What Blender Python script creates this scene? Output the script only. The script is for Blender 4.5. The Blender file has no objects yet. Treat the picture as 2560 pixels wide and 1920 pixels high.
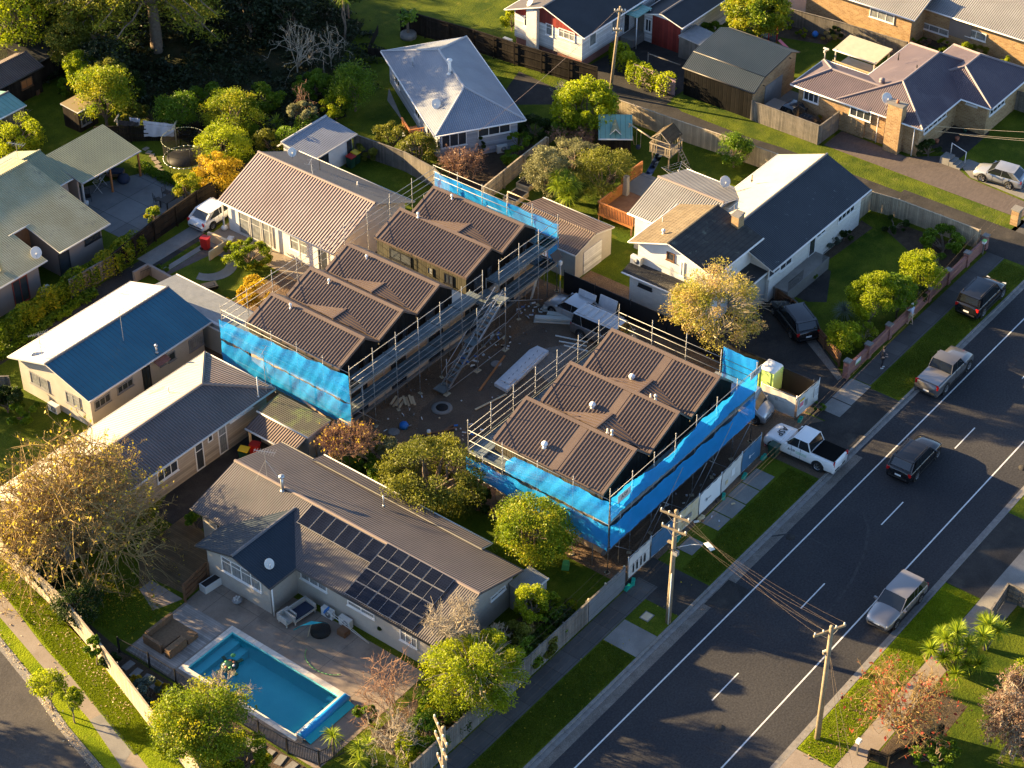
import bpy, math, random
import numpy as np
from mathutils import Vector, Matrix
from mathutils.geometry import tessellate_polygon
random.seed(7); RS = np.random.RandomState(11)
S = bpy.context.scene; C = S.collection
PI = math.pi
# ---------------------------------------------------------------- camera
CAMH = 86.0; TH = math.atan(3986/5177.); FN = 5177.
AZ = math.atan2(5104, FN*math.cos(TH)+3986*math.sin(TH))
cam = bpy.data.objects.new('camera', bpy.data.cameras.new('camera')); C.objects.link(cam)
cam.location = (0, 0, CAMH); cam.rotation_euler = (PI/2-TH, 0, AZ-PI/2)
cam.data.sensor_width = 36; cam.data.lens = 36*FN/2560; cam.data.clip_start = 1; cam.data.clip_end = 3000
S.camera = cam
# ---------------------------------------------------------------- world, sun, exposure
SUN_EL = math.radians(15); SHADOW_AZ = math.radians(-73.5)     # direction the shadows run, from +X
w = bpy.data.worlds.new('World'); S.world = w; w.use_nodes = True
wn = w.node_tree; bg = wn.nodes['Background']; sky = wn.nodes.new('ShaderNodeTexSky')
sky.sky_type = 'NISHITA'; sky.sun_disc = False; sky.sun_elevation = SUN_EL
SUNAZ = SHADOW_AZ+PI                                            # direction towards the sun, from +X
sky.sun_rotation = PI/2-SUNAZ; sky.air_density = 0.55; sky.dust_density = 0.5; sky.ozone_density = 1.0
wn.links.new(sky.outputs[0], bg.inputs[0]); bg.inputs[1].default_value = 0.072
sl = bpy.data.lights.new('sun', 'SUN'); sl.energy = 5.0; sl.angle = math.radians(0.6); sl.color = (1, .71, .35)
so = bpy.data.objects.new('sun', sl); C.objects.link(so)
sd = Vector((math.cos(SUNAZ)*math.cos(SUN_EL), math.sin(SUNAZ)*math.cos(SUN_EL), math.sin(SUN_EL)))
so.rotation_euler = sd.to_track_quat('Z', 'Y').to_euler(); so.location = (60, 120, 60)
S.view_settings.view_transform = 'Standard'; S.view_settings.look = 'None'; S.view_settings.gamma = 1
S.view_settings.exposure = 2.5
S.cycles.max_bounces = 6; S.cycles.transparent_max_bounces = 12
S.cycles.caustics_reflective = False; S.cycles.caustics_refractive = False

# ---------------------------------------------------------------- measuring: a pixel of a photo tile and a height give the place it shows
s0 = 860/2212.
TILE = dict(a=(0,0,s0), b=(850,0,s0), c=(1700,0,s0), d=(0,640,s0), e=(850,640,s0), f=(1700,640,s0), g=(0,1280,s0),
            h=(850,1280,s0), i=(1700,1280,s0), j=(460,1100,540/2212.), k=(1540,360,680/2212.), D=(0,0,2560/2212.),
            m=(1140,780,760/2101.), n=(520,400,900/2133.), p=(620,1440,340/2169.), q=(0,300,560/2212.), r=(1880,860,300/2074.))
def ray(t, x, y):
    X, Y, s = TILE[t]; u = (X+x*s-1280)/FN; v = (Y+y*s-960)/FN
    f = math.cos(TH)-v*math.sin(TH); dn = math.sin(TH)+v*math.cos(TH)
    hx, hy = math.cos(AZ), math.sin(AZ)
    return Vector((f*hx+u*hy, f*hy-u*hx, -dn))
def G(t, x, y, z=0.0):
    d = ray(t, x, y); k = (CAMH-z)/-d.z; return Vector((d.x*k, d.y*k, z))
def metres(t, x, y, n, z=0.0):                                   # size in metres of n tile pixels at that place
    p = G(t, x, y, z); hx, hy = math.cos(AZ), math.sin(AZ)
    zc = (p.x*hx+p.y*hy)*math.cos(TH)+(CAMH-z)*math.sin(TH)
    return n*TILE[t][2]*zc/FN

# ---------------------------------------------------------------- materials
MATS = {}
def _n(nt, typ, **k):
    n = nt.nodes.new(typ)
    for a, b in k.items():
        if a.startswith('_'): setattr(n, a[1:], b)
        else: n.inputs[int(a[1:]) if a[0] == 'i' and a[1:].isdigit() else a].default_value = b
    return n
def c4(c): return (c[0], c[1], c[2], 1)
def mk(name, c1, c2=None, rough=.8, metal=0., scale=2., detail=6, lo=.35, hi=.65, pat=None, pitch=.2, groove=.6, bump=.0,
       c3=None, s3=1., lo3=.6, hi3=.7, spec=.35, fine=0., mort=(.3,.28,.25), coat=0., dist=None):
    m = bpy.data.materials.new(name); m.use_nodes = True; nt = m.node_tree; L = nt.links.new
    b = nt.nodes['Principled BSDF']; b.inputs['Roughness'].default_value = rough; b.inputs['Metallic'].default_value = metal
    b.inputs['Specular IOR Level'].default_value = spec
    if coat: b.inputs['Coat Weight'].default_value = coat; b.inputs['Coat Roughness'].default_value = .05
    tc = _n(nt, 'ShaderNodeTexCoord'); uv = _n(nt, 'ShaderNodeUVMap')
    col = None; hgt = None
    def noise(sc, det=detail, vec=None):
        n = _n(nt, 'ShaderNodeTexNoise', Scale=sc, Detail=det, Roughness=.62); L(vec or tc.outputs['Object'], n.inputs['Vector']); return n.outputs['Fac']
    def ramp(v, lo, hi):
        n = _n(nt, 'ShaderNodeMapRange', i1=lo, i2=hi); L(v, n.inputs[0]); return n.outputs[0]
    def mix(f, a, bb, mode='MIX'):
        n = _n(nt, 'ShaderNodeMix', _data_type='RGBA', _blend_type=mode)
        if isinstance(f, float): n.inputs[0].default_value = f
        else: L(f, n.inputs[0])
        for i, q in ((6, a), (7, bb)):
            if isinstance(q, tuple): n.inputs[i].default_value = c4(q)
            else: L(q, n.inputs[i])
        return n.outputs[2]
    def mth(op, a, bb=0.):
        n = _n(nt, 'ShaderNodeMath', _operation=op)
        for i, q in ((0, a), (1, bb)):
            if isinstance(q, (int, float)): n.inputs[i].default_value = q
            else: L(q, n.inputs[i])
        return n.outputs[0]
    c2 = c2 or c1
    col = mix(ramp(noise(scale), lo, hi), tuple(c1), tuple(c2))
    if pat == 'brick':
        br = _n(nt, 'ShaderNodeTexBrick', Scale=1., i5=pitch*.05); br.offset = .5
        br.inputs['Brick Width'].default_value = pitch*2.6; br.inputs['Row Height'].default_value = pitch
        br.inputs['Mortar Size'].default_value = pitch*.07; br.inputs['Color1'].default_value = c4(c1)
        br.inputs['Color2'].default_value = c4(c2); br.inputs['Mortar'].default_value = c4(mort); br.inputs['Bias'].default_value = -.1
        L(uv.outputs[0], br.inputs['Vector']); col = mix(.35, br.outputs[0], col); hgt = br.outputs['Fac']
        hgt = mth('MULTIPLY', hgt, -1.)
    if pat in ('corr', 'vboard', 'board', 'tile', 'rib'):
        sx = _n(nt, 'ShaderNodeSeparateXYZ'); L(uv.outputs[0], sx.inputs[0])
        ax = sx.outputs[0] if pat in ('corr', 'vboard', 'rib') else sx.outputs[1]
        t = mth('DIVIDE', ax, pitch); fr = mth('FRACT', t)
        if pat == 'corr': hgt = mth('SINE', mth('MULTIPLY', t, 2*PI)); dk = ramp(hgt, -1., .2)
        else: hgt = ramp(fr, 0., .9) if pat in ('board', 'tile') else ramp(mth('ABSOLUTE', mth('SUBTRACT', fr, .5)), .5, .42); dk = ramp(mth('ABSOLUTE', mth('SUBTRACT', fr, .5)), .5, .40)
        g = mix(dk, (groove,)*3, (1., 1., 1.)); col = mix(1., col, g, 'MULTIPLY')
        if pat in ('vboard', 'board'):                            # each board its own tone
            fl = mth('FLOOR', t); wn_ = _n(nt, 'ShaderNodeTexWhiteNoise', _noise_dimensions='1D'); L(fl, wn_.inputs['W'])
            v = ramp(wn_.outputs[0], 0., 1.); mr = _n(nt, 'ShaderNodeMapRange', i3=.72, i4=1.15); L(v, mr.inputs[0])
            cb = _n(nt, 'ShaderNodeCombineColor'); [L(mr.outputs[0], cb.inputs[i]) for i in range(3)]; col = mix(1., col, cb.outputs[0], 'MULTIPLY')
        if pat == 'tile':
            t2 = mth('ADD', mth('DIVIDE', sx.outputs[0], pitch*.85), mth('MULTIPLY', mth('FLOOR', t), .5)); f2 = ramp(mth('ABSOLUTE', mth('SUBTRACT', mth('FRACT', t2), .5)), .5, .4)
            hgt = mth('MULTIPLY', hgt, f2)
    if pat == 'joint':
        br = _n(nt, 'ShaderNodeTexBrick', Scale=1.); br.offset = 0.
        br.inputs['Brick Width'].default_value = pitch; br.inputs['Row Height'].default_value = pitch; br.inputs['Mortar Size'].default_value = .02
        br.inputs['Color1'].default_value = (.85,.85,.85,1); br.inputs['Color2'].default_value = (1.1,1.1,1.1,1); br.inputs['Mortar'].default_value = c4((groove,)*3)
        L(tc.outputs['Object'], br.inputs['Vector']); col = mix(1., col, br.outputs[0], 'MULTIPLY')
    if fine:
        v = noise(scale*14+6, 3); mr = _n(nt, 'ShaderNodeMapRange', i1=.3, i2=.7, i3=1-fine, i4=1+fine); L(v, mr.inputs[0])
        cb = _n(nt, 'ShaderNodeCombineColor'); [L(mr.outputs[0], cb.inputs[i]) for i in range(3)]; col = mix(1., col, cb.outputs[0], 'MULTIPLY')
    if c3: col = mix(ramp(noise(s3, 8), lo3, hi3), col, tuple(c3))
    L(col, b.inputs['Base Color'])
    if bump:
        if hgt is None: hgt = noise(scale*6+4, 5)
        bp = _n(nt, 'ShaderNodeBump', Strength=1., Distance=bump); L(hgt, bp.inputs['Height']); L(bp.outputs[0], b.inputs['Normal'])
    MATS[name] = m; return m
def leafmat(name, ca, cb, trans=.35, cc=None):
    m = bpy.data.materials.new(name); m.use_nodes = True; nt = m.node_tree; L = nt.links.new
    b = nt.nodes['Principled BSDF']; out = nt.nodes['Material Output']
    at = _n(nt, 'ShaderNodeAttribute', _attribute_name='tint')
    cr = _n(nt, 'ShaderNodeValToRGB'); cr.color_ramp.elements[0].color = c4(ca); cr.color_ramp.elements[1].color = c4(cb)
    if cc: e = cr.color_ramp.elements.new(.5); e.color = c4(cc)
    L(at.outputs['Fac'], cr.inputs[0]); L(cr.outputs[0], b.inputs['Base Color']); b.inputs['Roughness'].default_value = .55
    b.inputs['Specular IOR Level'].default_value = .3
    tr = _n(nt, 'ShaderNodeBsdfTranslucent'); L(cr.outputs[0], tr.inputs[0])
    mx = _n(nt, 'ShaderNodeMixShader', Fac=trans); L(b.outputs[0], mx.inputs[1]); L(tr.outputs[0], mx.inputs[2]); L(mx.outputs[0], out.inputs[0])
    MATS[name] = m; return m
# --- walls, roofs, grounds
mk('white paint', (.72,.70,.66), (.6,.58,.54), rough=.6, scale=.8)
mk('trim white', (.75,.74,.71), rough=.5)
mk('grey paint', (.25,.25,.25), (.2,.2,.2), rough=.6)
mk('black paint', (.015,.015,.016), rough=.5)
mk('dark frame', (.02,.02,.022), rough=.4)
mk('dark cladding', (.009,.009,.009), (.013,.012,.011), rough=.6, pat='vboard', pitch=.4, groove=.35, bump=.02, spec=.06)
mk('olive cladding', (.05,.045,.025), (.06,.052,.03), rough=.7, pat='vboard', pitch=.4, groove=.35, bump=.02)
mk('brown steel', (.095,.068,.056), (.12,.088,.07), rough=.42, scale=.6, spec=.5)
mk('brown rib shade', (.035,.026,.024), rough=.5)
mk('ply', (.5,.38,.26), (.58,.45,.32), rough=.8, scale=1.5, pat='brick', pitch=.5, mort=(.35,.26,.18))
mk('block wall', (.42,.38,.32), (.36,.33,.28), rough=.9, scale=2, fine=.08)
mk('grey block', (.33,.34,.32), (.27,.28,.27), rough=.9, scale=.7, c3=(.17,.2,.14), s3=.6, lo3=.55, hi3=.75)
mk('cream weatherboard', (.42,.35,.27), (.37,.31,.24), rough=.6, pat='board', pitch=.18, groove=.6, bump=.015)
mk('cream plaster', (.45,.41,.35), (.36,.33,.28), rough=.8, scale=.5, fine=.06)
mk('white weatherboard', (.72,.71,.69), (.62,.61,.59), rough=.6, pat='board', pitch=.18, groove=.62, bump=.015)
mk('blue grey weatherboard', (.40,.43,.48), (.36,.39,.44), rough=.6, pat='board', pitch=.16, groove=.7, bump=.012)
mk('white brick', (.7,.68,.62), (.6,.58,.53), rough=.8, pat='brick', pitch=.16, mort=(.5,.48,.44), bump=.01)
mk('taupe wall', (.23,.19,.17), (.2,.17,.15), rough=.8, scale=.7)
mk('pink plaster', (.5,.38,.3), (.45,.34,.27), rough=.8)
mk('yellow brick', (.26,.15,.065), (.46,.31,.15), rough=.85, scale=1.2, pat='brick', pitch=.13, mort=(.5,.42,.3), bump=.01)
mk('red brick', (.24,.1,.08), (.33,.15,.12), rough=.85, pat='brick', pitch=.12, mort=(.3,.22,.19), bump=.01)
mk('red board', (.22,.03,.02), (.27,.04,.03), rough=.6, pat='vboard', pitch=.3, groove=.5, bump=.01)
mk('blue roof', (.014,.095,.15), (.02,.12,.18), rough=.38, pat='rib', pitch=.34, groove=.45, bump=.03, scale=.5, c3=(.07,.085,.06), s3=1.2, lo3=.66, hi3=.8, spec=.5)
mk('silver roof', (.5,.46,.42), (.6,.56,.52), rough=.42, metal=.25, pat='rib', pitch=.34, groove=.5, bump=.03, scale=.5, c3=(.3,.26,.22), s3=.8, lo3=.58, hi3=.75)
mk('brown corrugated', (.062,.054,.056), (.088,.076,.075), rough=.6, pat='corr', pitch=.15, groove=.68, bump=.012, scale=.35, spec=.5)
mk('pinkish corrugated', (.16,.12,.125), (.22,.17,.175), rough=.5, pat='corr', pitch=.25, groove=.3, bump=.045, scale=.3, spec=.4)
mk('faded brown iron', (.13,.105,.10), (.17,.14,.135), rough=.55, pat='corr', pitch=.2, groove=.45, bump=.03, scale=.35, spec=.4)
mk('slate corrugated', (.07,.073,.083), (.10,.10,.11), rough=.5, pat='corr', pitch=.22, groove=.5, bump=.03, scale=.3)
mk('pale grey roof', (.22,.24,.28), (.29,.31,.35), rough=.55, pat='corr', pitch=.17, groove=.7, bump=.02, scale=.4, spec=.4)
mk('cream roof', (.5,.44,.33), (.58,.52,.4), rough=.6, pat='corr', pitch=.17, groove=.8, bump=.012, scale=.4)
mk('olive roof', (.36,.32,.17), (.46,.42,.25), rough=.6, pat='corr', pitch=.17, groove=.62, bump=.02, scale=.5, c3=(.1,.1,.08), s3=.9, lo3=.6, hi3=.8)
mk('green roof', (.25,.27,.17), (.31,.33,.2), rough=.6, pat='corr', pitch=.17, groove=.7, bump=.02, scale=.5, c3=(.13,.14,.11), s3=.7, lo3=.6, hi3=.85)
mk('teal roof', (.14,.3,.26), (.18,.34,.3), rough=.5, pat='rib', pitch=.4, groove=.6, bump=.02)
mk('purple roof', (.085,.065,.08), (.115,.088,.10), rough=.6, pat='corr', pitch=.17, groove=.72, bump=.015, scale=.35, fine=.08, c3=(.15,.12,.13), s3=.5, lo3=.55, hi3=.8)
mk('navy roof', (.022,.029,.038), (.03,.037,.047), rough=.6, scale=.5, fine=.15, c3=(.16,.19,.18), s3=2.6, lo3=.64, hi3=.72, pat='corr', pitch=.17, groove=.8, bump=.01)
mk('charcoal roof', (.02,.032,.044), (.028,.04,.054), rough=.5, pat='corr', pitch=.16, groove=.8, bump=.01, scale=.4, spec=.2)
mk('mossy tile', (.035,.035,.035), (.055,.052,.048), rough=.9, pat='tile', pitch=.34, groove=.55, bump=.04, scale=1.5, fine=.2, c3=(.12,.13,.1), s3=1.6, lo3=.6, hi3=.72)
mk('brown tile', (.10,.075,.045), (.15,.115,.07), rough=.9, pat='tile', pitch=.34, groove=.6, bump=.04, scale=1.5, fine=.2, c3=(.14,.12,.08), s3=1.6, lo3=.55, hi3=.75)
mk('grey long roof', (.19,.185,.18), (.25,.245,.235), rough=.6, pat='corr', pitch=.19, groove=.62, bump=.02, scale=.4)
mk('black roof', (.02,.022,.025), (.028,.03,.034), rough=.6, scale=.6, fine=.12)
mk('rusty iron', (.10,.07,.062), (.15,.11,.095), rough=.7, pat='corr', pitch=.2, groove=.4, bump=.03, scale=.7)
mk('mossy iron', (.07,.065,.05), (.09,.085,.062), rough=.8, pat='corr', pitch=.15, groove=.55, bump=.02, c3=(.12,.16,.05), s3=.9, lo3=.5, hi3=.65)
mk('ridge cap', (.24,.19,.16), rough=.5); mk('grey cap', (.36,.37,.39), rough=.5); mk('cream cap', (.55,.5,.4), rough=.6)
mk('purple cap', (.2,.165,.17), rough=.6); mk('dark cap', (.1,.1,.11), rough=.5)
mk('gutter', (.5,.49,.46), rough=.4); mk('dark gutter', (.06,.055,.05), rough=.4)
mk('window glass', (.03,.035,.04), (.05,.055,.06), rough=.08, spec=.8, scale=.8)
mk('curtained glass', (.3,.31,.3), (.16,.17,.17), rough=.1, spec=.8, scale=2.2, pat='corr', pitch=.16, groove=.75)
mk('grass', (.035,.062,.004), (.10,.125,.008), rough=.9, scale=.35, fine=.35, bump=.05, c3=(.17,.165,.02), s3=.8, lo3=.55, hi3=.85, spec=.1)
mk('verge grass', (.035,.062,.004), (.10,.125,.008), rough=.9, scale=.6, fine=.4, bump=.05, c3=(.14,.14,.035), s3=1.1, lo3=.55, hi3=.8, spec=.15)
mk('sunlit grass tone', (.12,.17,.006), (.22,.26,.010), rough=.95, scale=.7, fine=.45, bump=.06, c3=(.24,.24,.02), s3=1.0, lo3=.55, hi3=.9, spec=.05)  # brighter copy of the grass: sunlight is put into its colour
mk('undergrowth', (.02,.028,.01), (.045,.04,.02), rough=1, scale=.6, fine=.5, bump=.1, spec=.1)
mk('asphalt', (.036,.036,.039), (.050,.049,.050), rough=.88, scale=.16, fine=.34, bump=.012, c3=(.05,.046,.043), s3=.5, lo3=.56, hi3=.85, spec=.14)
mk('side asphalt', (.06,.055,.052), (.082,.075,.069), rough=.9, scale=.5, fine=.25, bump=.012, spec=.25)
mk('old asphalt', (.024,.023,.022), (.046,.042,.038), rough=.9, scale=.5, fine=.3, bump=.015, c3=(.065,.058,.048), s3=.6, lo3=.55, hi3=.7, spec=.25)
mk('gravel', (.13,.115,.1), (.2,.18,.155), rough=.95, scale=1.2, fine=.45, bump=.03, spec=.2)
mk('concrete', (.17,.163,.15), (.24,.23,.21), rough=.85, scale=.6, fine=.12, c3=(.17,.16,.145), s3=.7, lo3=.56, hi3=.75, spec=.25)
mk('concrete slabs', (.13,.14,.145), (.18,.19,.19), rough=.85, scale=.5, pat='joint', pitch=2.6, groove=.3, c3=(.11,.11,.11), s3=.35, lo3=.55, hi3=.8, spec=.25)
mk('path slabs', (.075,.072,.068), (.11,.104,.097), rough=.88, scale=.6, pat='joint', pitch=1.55, groove=.55, fine=.15, spec=.2)
mk('warm path', (.22,.18,.14), (.28,.235,.19), rough=.88, scale=.6, fine=.12, spec=.2)
mk('pool concrete', (.22,.175,.135), (.31,.25,.195), rough=.8, scale=.5, fine=.1, pat='joint', pitch=2.9, groove=.55, c3=(.12,.1,.085), s3=.6, lo3=.5, hi3=.75)
mk('coping', (.6,.54,.46), (.7,.64,.55), rough=.75, scale=3, pat='joint', pitch=.6, groove=.8)
mk('deck boards', (.28,.25,.22), (.38,.34,.3), rough=.8, pat='vboard', pitch=.14, groove=.5, scale=1.5)
mk('old deck', (.11,.075,.035), (.16,.11,.055), rough=.9, pat='vboard', pitch=.14, groove=.4, scale=1.2)
mk('dirt', (.12,.08,.05), (.19,.13,.085), rough=.95, scale=.35, fine=.4, bump=.06, c3=(.20,.105,.05), s3=.3, lo3=.56, hi3=.72, spec=.15)
mk('wet dirt', (.085,.06,.042), (.125,.09,.06), rough=.8, scale=.7, fine=.35, bump=.05)
mk('garden soil', (.05,.035,.022), (.085,.06,.038), rough=1, scale=2, fine=.5, bump=.06)
mk('brick paving', (.08,.064,.058), (.12,.095,.085), rough=.9, pat='brick', pitch=.12, mort=(.1,.09,.08), scale=.5, fine=.15)
mk('kerb concrete', (.17,.16,.15), (.25,.235,.215), rough=.85, scale=3, fine=.2, c3=(.2,.19,.17), s3=2, lo3=.5, hi3=.7)
mk('road paint', (.7,.7,.68), (.56,.56,.54), rough=.6, scale=5, c3=(.25,.25,.25), s3=9, lo3=.6, hi3=.7)
mk('fence timber', (.46,.38,.26), (.36,.3,.21), rough=.85, scale=1.2, fine=.1, pat='vboard', pitch=.151, groove=.55, c3=(.2,.17,.13), s3=.8, lo3=.6, hi3=.85)
mk('grey timber', (.21,.185,.155), (.13,.118,.10), rough=.9, scale=1.2, fine=.12, pat='vboard', pitch=.151, groove=.5, c3=(.13,.12,.1), s3=.8, lo3=.6, hi3=.85)
mk('black timber', (.018,.015,.013), (.034,.028,.022), rough=.85, scale=1.2, fine=.2, pat='vboard', pitch=.151, groove=.4, spec=.08)
mk('orange timber', (.36,.13,.04), (.44,.18,.06), rough=.6, scale=2)
mk('brown timber', (.13,.065,.032), (.18,.095,.048), rough=.7, scale=2)
mk('new timber', (.55,.42,.25), (.62,.5,.32), rough=.8, scale=2)
mk('pole timber', (.2,.155,.095), (.28,.22,.145), rough=.85, scale=3, fine=.15)
mk('galvanised', (.5,.5,.49), (.4,.41,.41), rough=.38, metal=.75, scale=4)
mk('scaffold tube', (.34,.335,.32), (.26,.26,.25), rough=.55, metal=.35, scale=4)
mk('scaffold plank', (.13,.165,.17), (.2,.23,.23), rough=.6, metal=.3, scale=1.2, pat='joint', pitch=.8, groove=.75)
mk('timber plank', (.5,.42,.28), (.4,.34,.23), rough=.8, scale=2)
mk('pool shell', (.2,.78,.8), (.25,.84,.84), rough=.5, scale=.8)
mk('rubber', (.015,.015,.015), rough=.8); mk('alloy', (.45,.45,.46), rough=.3, metal=.8)
mk('car glass', (.012,.015,.017), rough=.05, spec=.9); mk('lamp red', (.45,.01,.01), rough=.15, spec=.7); mk('lamp clear', (.65,.65,.62), rough=.1, spec=.8)
mk('lamp amber', (.8,.25,.02), rough=.2); mk('plate', (.7,.7,.68), rough=.5)
mk('paint white', (.78,.78,.76), rough=.28, coat=.6); mk('paint silver', (.42,.43,.44), rough=.3, metal=.55, coat=.6)
mk('paint grey', (.16,.155,.155), rough=.3, metal=.5, coat=.6); mk('paint black', (.010,.010,.011), rough=.2, coat=.8)
mk('paint warm silver', (.33,.31,.30), rough=.3, metal=.6, coat=.6); mk('paint dark blue', (.02,.022,.028), rough=.25, coat=.8)
mk('plastic black', (.02,.02,.02), rough=.6); mk('vinyl black', (.006,.006,.006), rough=.9, spec=.05)
mk('plastic red', (.4,.02,.015), rough=.4); mk('plastic yellow', (.75,.5,.02), rough=.4); mk('plastic green', (.01,.28,.2), rough=.4)
mk('plastic dark green', (.012,.05,.03), rough=.4); mk('plastic blue', (.02,.16,.5), rough=.35); mk('plastic white', (.75,.75,.72), rough=.4)
mk('lime plastic', (.45,.62,.22), (.42,.58,.2), rough=.4); mk('hoarding white', (.62,.6,.55), (.5,.48,.43), rough=.6, scale=1.2)
mk('hoarding blue', (.05,.13,.22), (.06,.15,.25), rough=.6); mk('hoarding yellow', (.55,.42,.2), (.6,.52,.38), rough=.6, scale=2)
mk('ink', (.02,.02,.022), rough=.5); mk('faint ink', (.3,.3,.3), rough=.6); mk('ink white', (.8,.8,.8), rough=.5)
mk('ink green', (.12,.4,.12), rough=.5)
mk('wrap white', (.62,.64,.66), (.5,.52,.55), rough=.35, scale=3, bump=.03)
mk('foam sheet', (.55,.57,.52), (.48,.5,.46), rough=.6); mk('pink wrap', (.7,.2,.25), rough=.5)
mk('pvc pale', (.6,.63,.6), rough=.4); mk('cloth white', (.6,.6,.66), (.5,.5,.56), rough=.9); mk('cloth dark', (.03,.03,.035), rough=.9)
mk('wicker', (.22,.14,.075), (.15,.09,.05), rough=.9, scale=8, bump=.02); mk('sofa grey', (.45,.42,.37), rough=.8); mk('cushion navy', (.03,.04,.07), rough=.9)
mk('solar cell', (.004,.005,.010), (.006,.008,.016), rough=.2, spec=.3, scale=.7, pat='joint', pitch=.16, groove=1.6, c3=(.12,.13,.08), s3=3.5, lo3=.70, hi3=.74)
mk('solar frame', (.3,.3,.3), rough=.4, metal=.5)
mk('dish white', (.62,.62,.58), rough=.5); mk('turquoise cloth', (.02,.38,.45), rough=.7); mk('blue roller', (.015,.25,.6), rough=.4)
mk('shade mesh', (.12,.09,.05), rough=.9); mk('sail cloth', (.32,.24,.12), rough=.9); mk('skin', (.45,.28,.2), rough=.6)
mk('shirt blue', (.4,.44,.55), rough=.9); mk('khaki', (.4,.33,.22), rough=.9); mk('cap white', (.7,.7,.68), rough=.8); mk('hair dark', (.02,.015,.01), rough=.8)
mk('terracotta', (.35,.13,.07), rough=.8); mk('polycarb', (.5,.46,.32), (.42,.4,.28), rough=.4); mk('slide blue', (.12,.2,.42), rough=.3)
mk('leaf litter', (.6,.42,.2), (.45,.28,.12), rough=.9); mk('purple fence', (.33,.23,.28), (.38,.27,.32), rough=.6, pat='corr', pitch=.12, groove=.55, bump=.02)
mk('zinc fence', (.27,.29,.31), (.33,.35,.37), rough=.5, metal=.3, pat='corr', pitch=.09, groove=.6, bump=.02)
mk('bark', (.14,.1,.07), (.22,.17,.12), rough=.95, scale=5, bump=.02); mk('pale bark', (.42,.36,.26), (.3,.25,.18), rough=.9, scale=5)
mk('red bark', (.24,.13,.08), (.32,.19,.11), rough=.9, scale=5); mk('golden bark', (.34,.235,.085), (.22,.15,.06), rough=.9, scale=4)
mk('hills soil', (.05,.06,.03), rough=1)
leafmat('leaf dark', (.014,.03,.005), (.06,.10,.012)); leafmat('leaf green', (.05,.11,.004), (.18,.28,.010))
leafmat('leaf lime', (.15,.22,.004), (.42,.46,.012), .48); leafmat('leaf gold', (.3,.2,.01), (.7,.5,.03), .45)
leafmat('leaf olive', (.07,.09,.008), (.27,.27,.03), .4); leafmat('leaf conifer', (.09,.12,.008), (.38,.38,.03), .35)
leafmat('leaf mixed', (.07,.12,.004), (.44,.36,.014), .45, (.2,.27,.008)); leafmat('leaf pink', (.16,.19,.02), (.6,.38,.24), .4, (.42,.36,.06))
leafmat('leaf grey', (.11,.12,.045), (.36,.34,.15), .3); leafmat('leaf sword', (.1,.18,.008), (.42,.5,.03), .42)
leafmat('leaf pale', (.45,.33,.18), (.7,.56,.36), .3); leafmat('leaf red', (.25,.03,.02), (.6,.12,.06), .4); leafmat('leaf silver', (.06,.09,.07), (.16,.2,.15), .2)
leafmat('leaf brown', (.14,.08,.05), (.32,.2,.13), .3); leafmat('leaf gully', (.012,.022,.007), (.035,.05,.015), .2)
leafmat('leaf yellow', (.4,.3,.02), (.62,.5,.05), .4); leafmat('grass blade', (.05,.08,.004), (.16,.19,.008), .5)
leafmat('sunlit blade tone', (.17,.24,.008), (.28,.34,.012), .55)  # brighter copy of the grass blade, with sunlight put into the colour
# blue scaffold netting: woven cloth that lets some light and sight through
def netmat(name, col, alpha):
    m = mk(name, col, tuple(c*1.2 for c in col), rough=.6, scale=.6, bump=.012, spec=.15); nt = m.node_tree; b = nt.nodes['Principled BSDF']; out = nt.nodes['Material Output']
    tr = _n(nt, 'ShaderNodeBsdfTransparent'); tl = _n(nt, 'ShaderNodeBsdfTranslucent', Color=c4(col)); m1 = _n(nt, 'ShaderNodeMixShader', Fac=.35); m2 = _n(nt, 'ShaderNodeMixShader', Fac=alpha)
    L = nt.links.new; L(b.outputs[0], m1.inputs[1]); L(tl.outputs[0], m1.inputs[2]); L(m1.outputs[0], m2.inputs[1]); L(tr.outputs[0], m2.inputs[2]); L(m2.outputs[0], out.inputs[0])
netmat('blue netting', (.02,.36,.85), .27); netmat('trampoline net', (.02,.02,.02), .55); netmat('mesh dark', (.05,.05,.05), .35)
wm = mk('pool water', (.01,.2,.3), rough=.04); nt = wm.node_tree; b = nt.nodes['Principled BSDF']; out = nt.nodes['Material Output']
gl = _n(nt, 'ShaderNodeBsdfGlossy', Roughness=.03); tr = _n(nt, 'ShaderNodeBsdfTransparent', Color=(.60,.90,.95,1)); fr = _n(nt, 'ShaderNodeFresnel', IOR=1.33); mx = _n(nt, 'ShaderNodeMixShader')
no = _n(nt, 'ShaderNodeTexNoise', Scale=1.6, Detail=3.); bp = _n(nt, 'ShaderNodeBump', Strength=.8, Distance=.05)
for a, c in ((no.outputs[0], bp.inputs['Height']), (bp.outputs[0], gl.inputs['Normal']), (bp.outputs[0], fr.inputs['Normal']), (fr.outputs[0], mx.inputs[0]), (tr.outputs[0], mx.inputs[1]), (gl.outputs[0], mx.inputs[2]), (mx.outputs[0], out.inputs[0])): nt.links.new(a, c)

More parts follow.
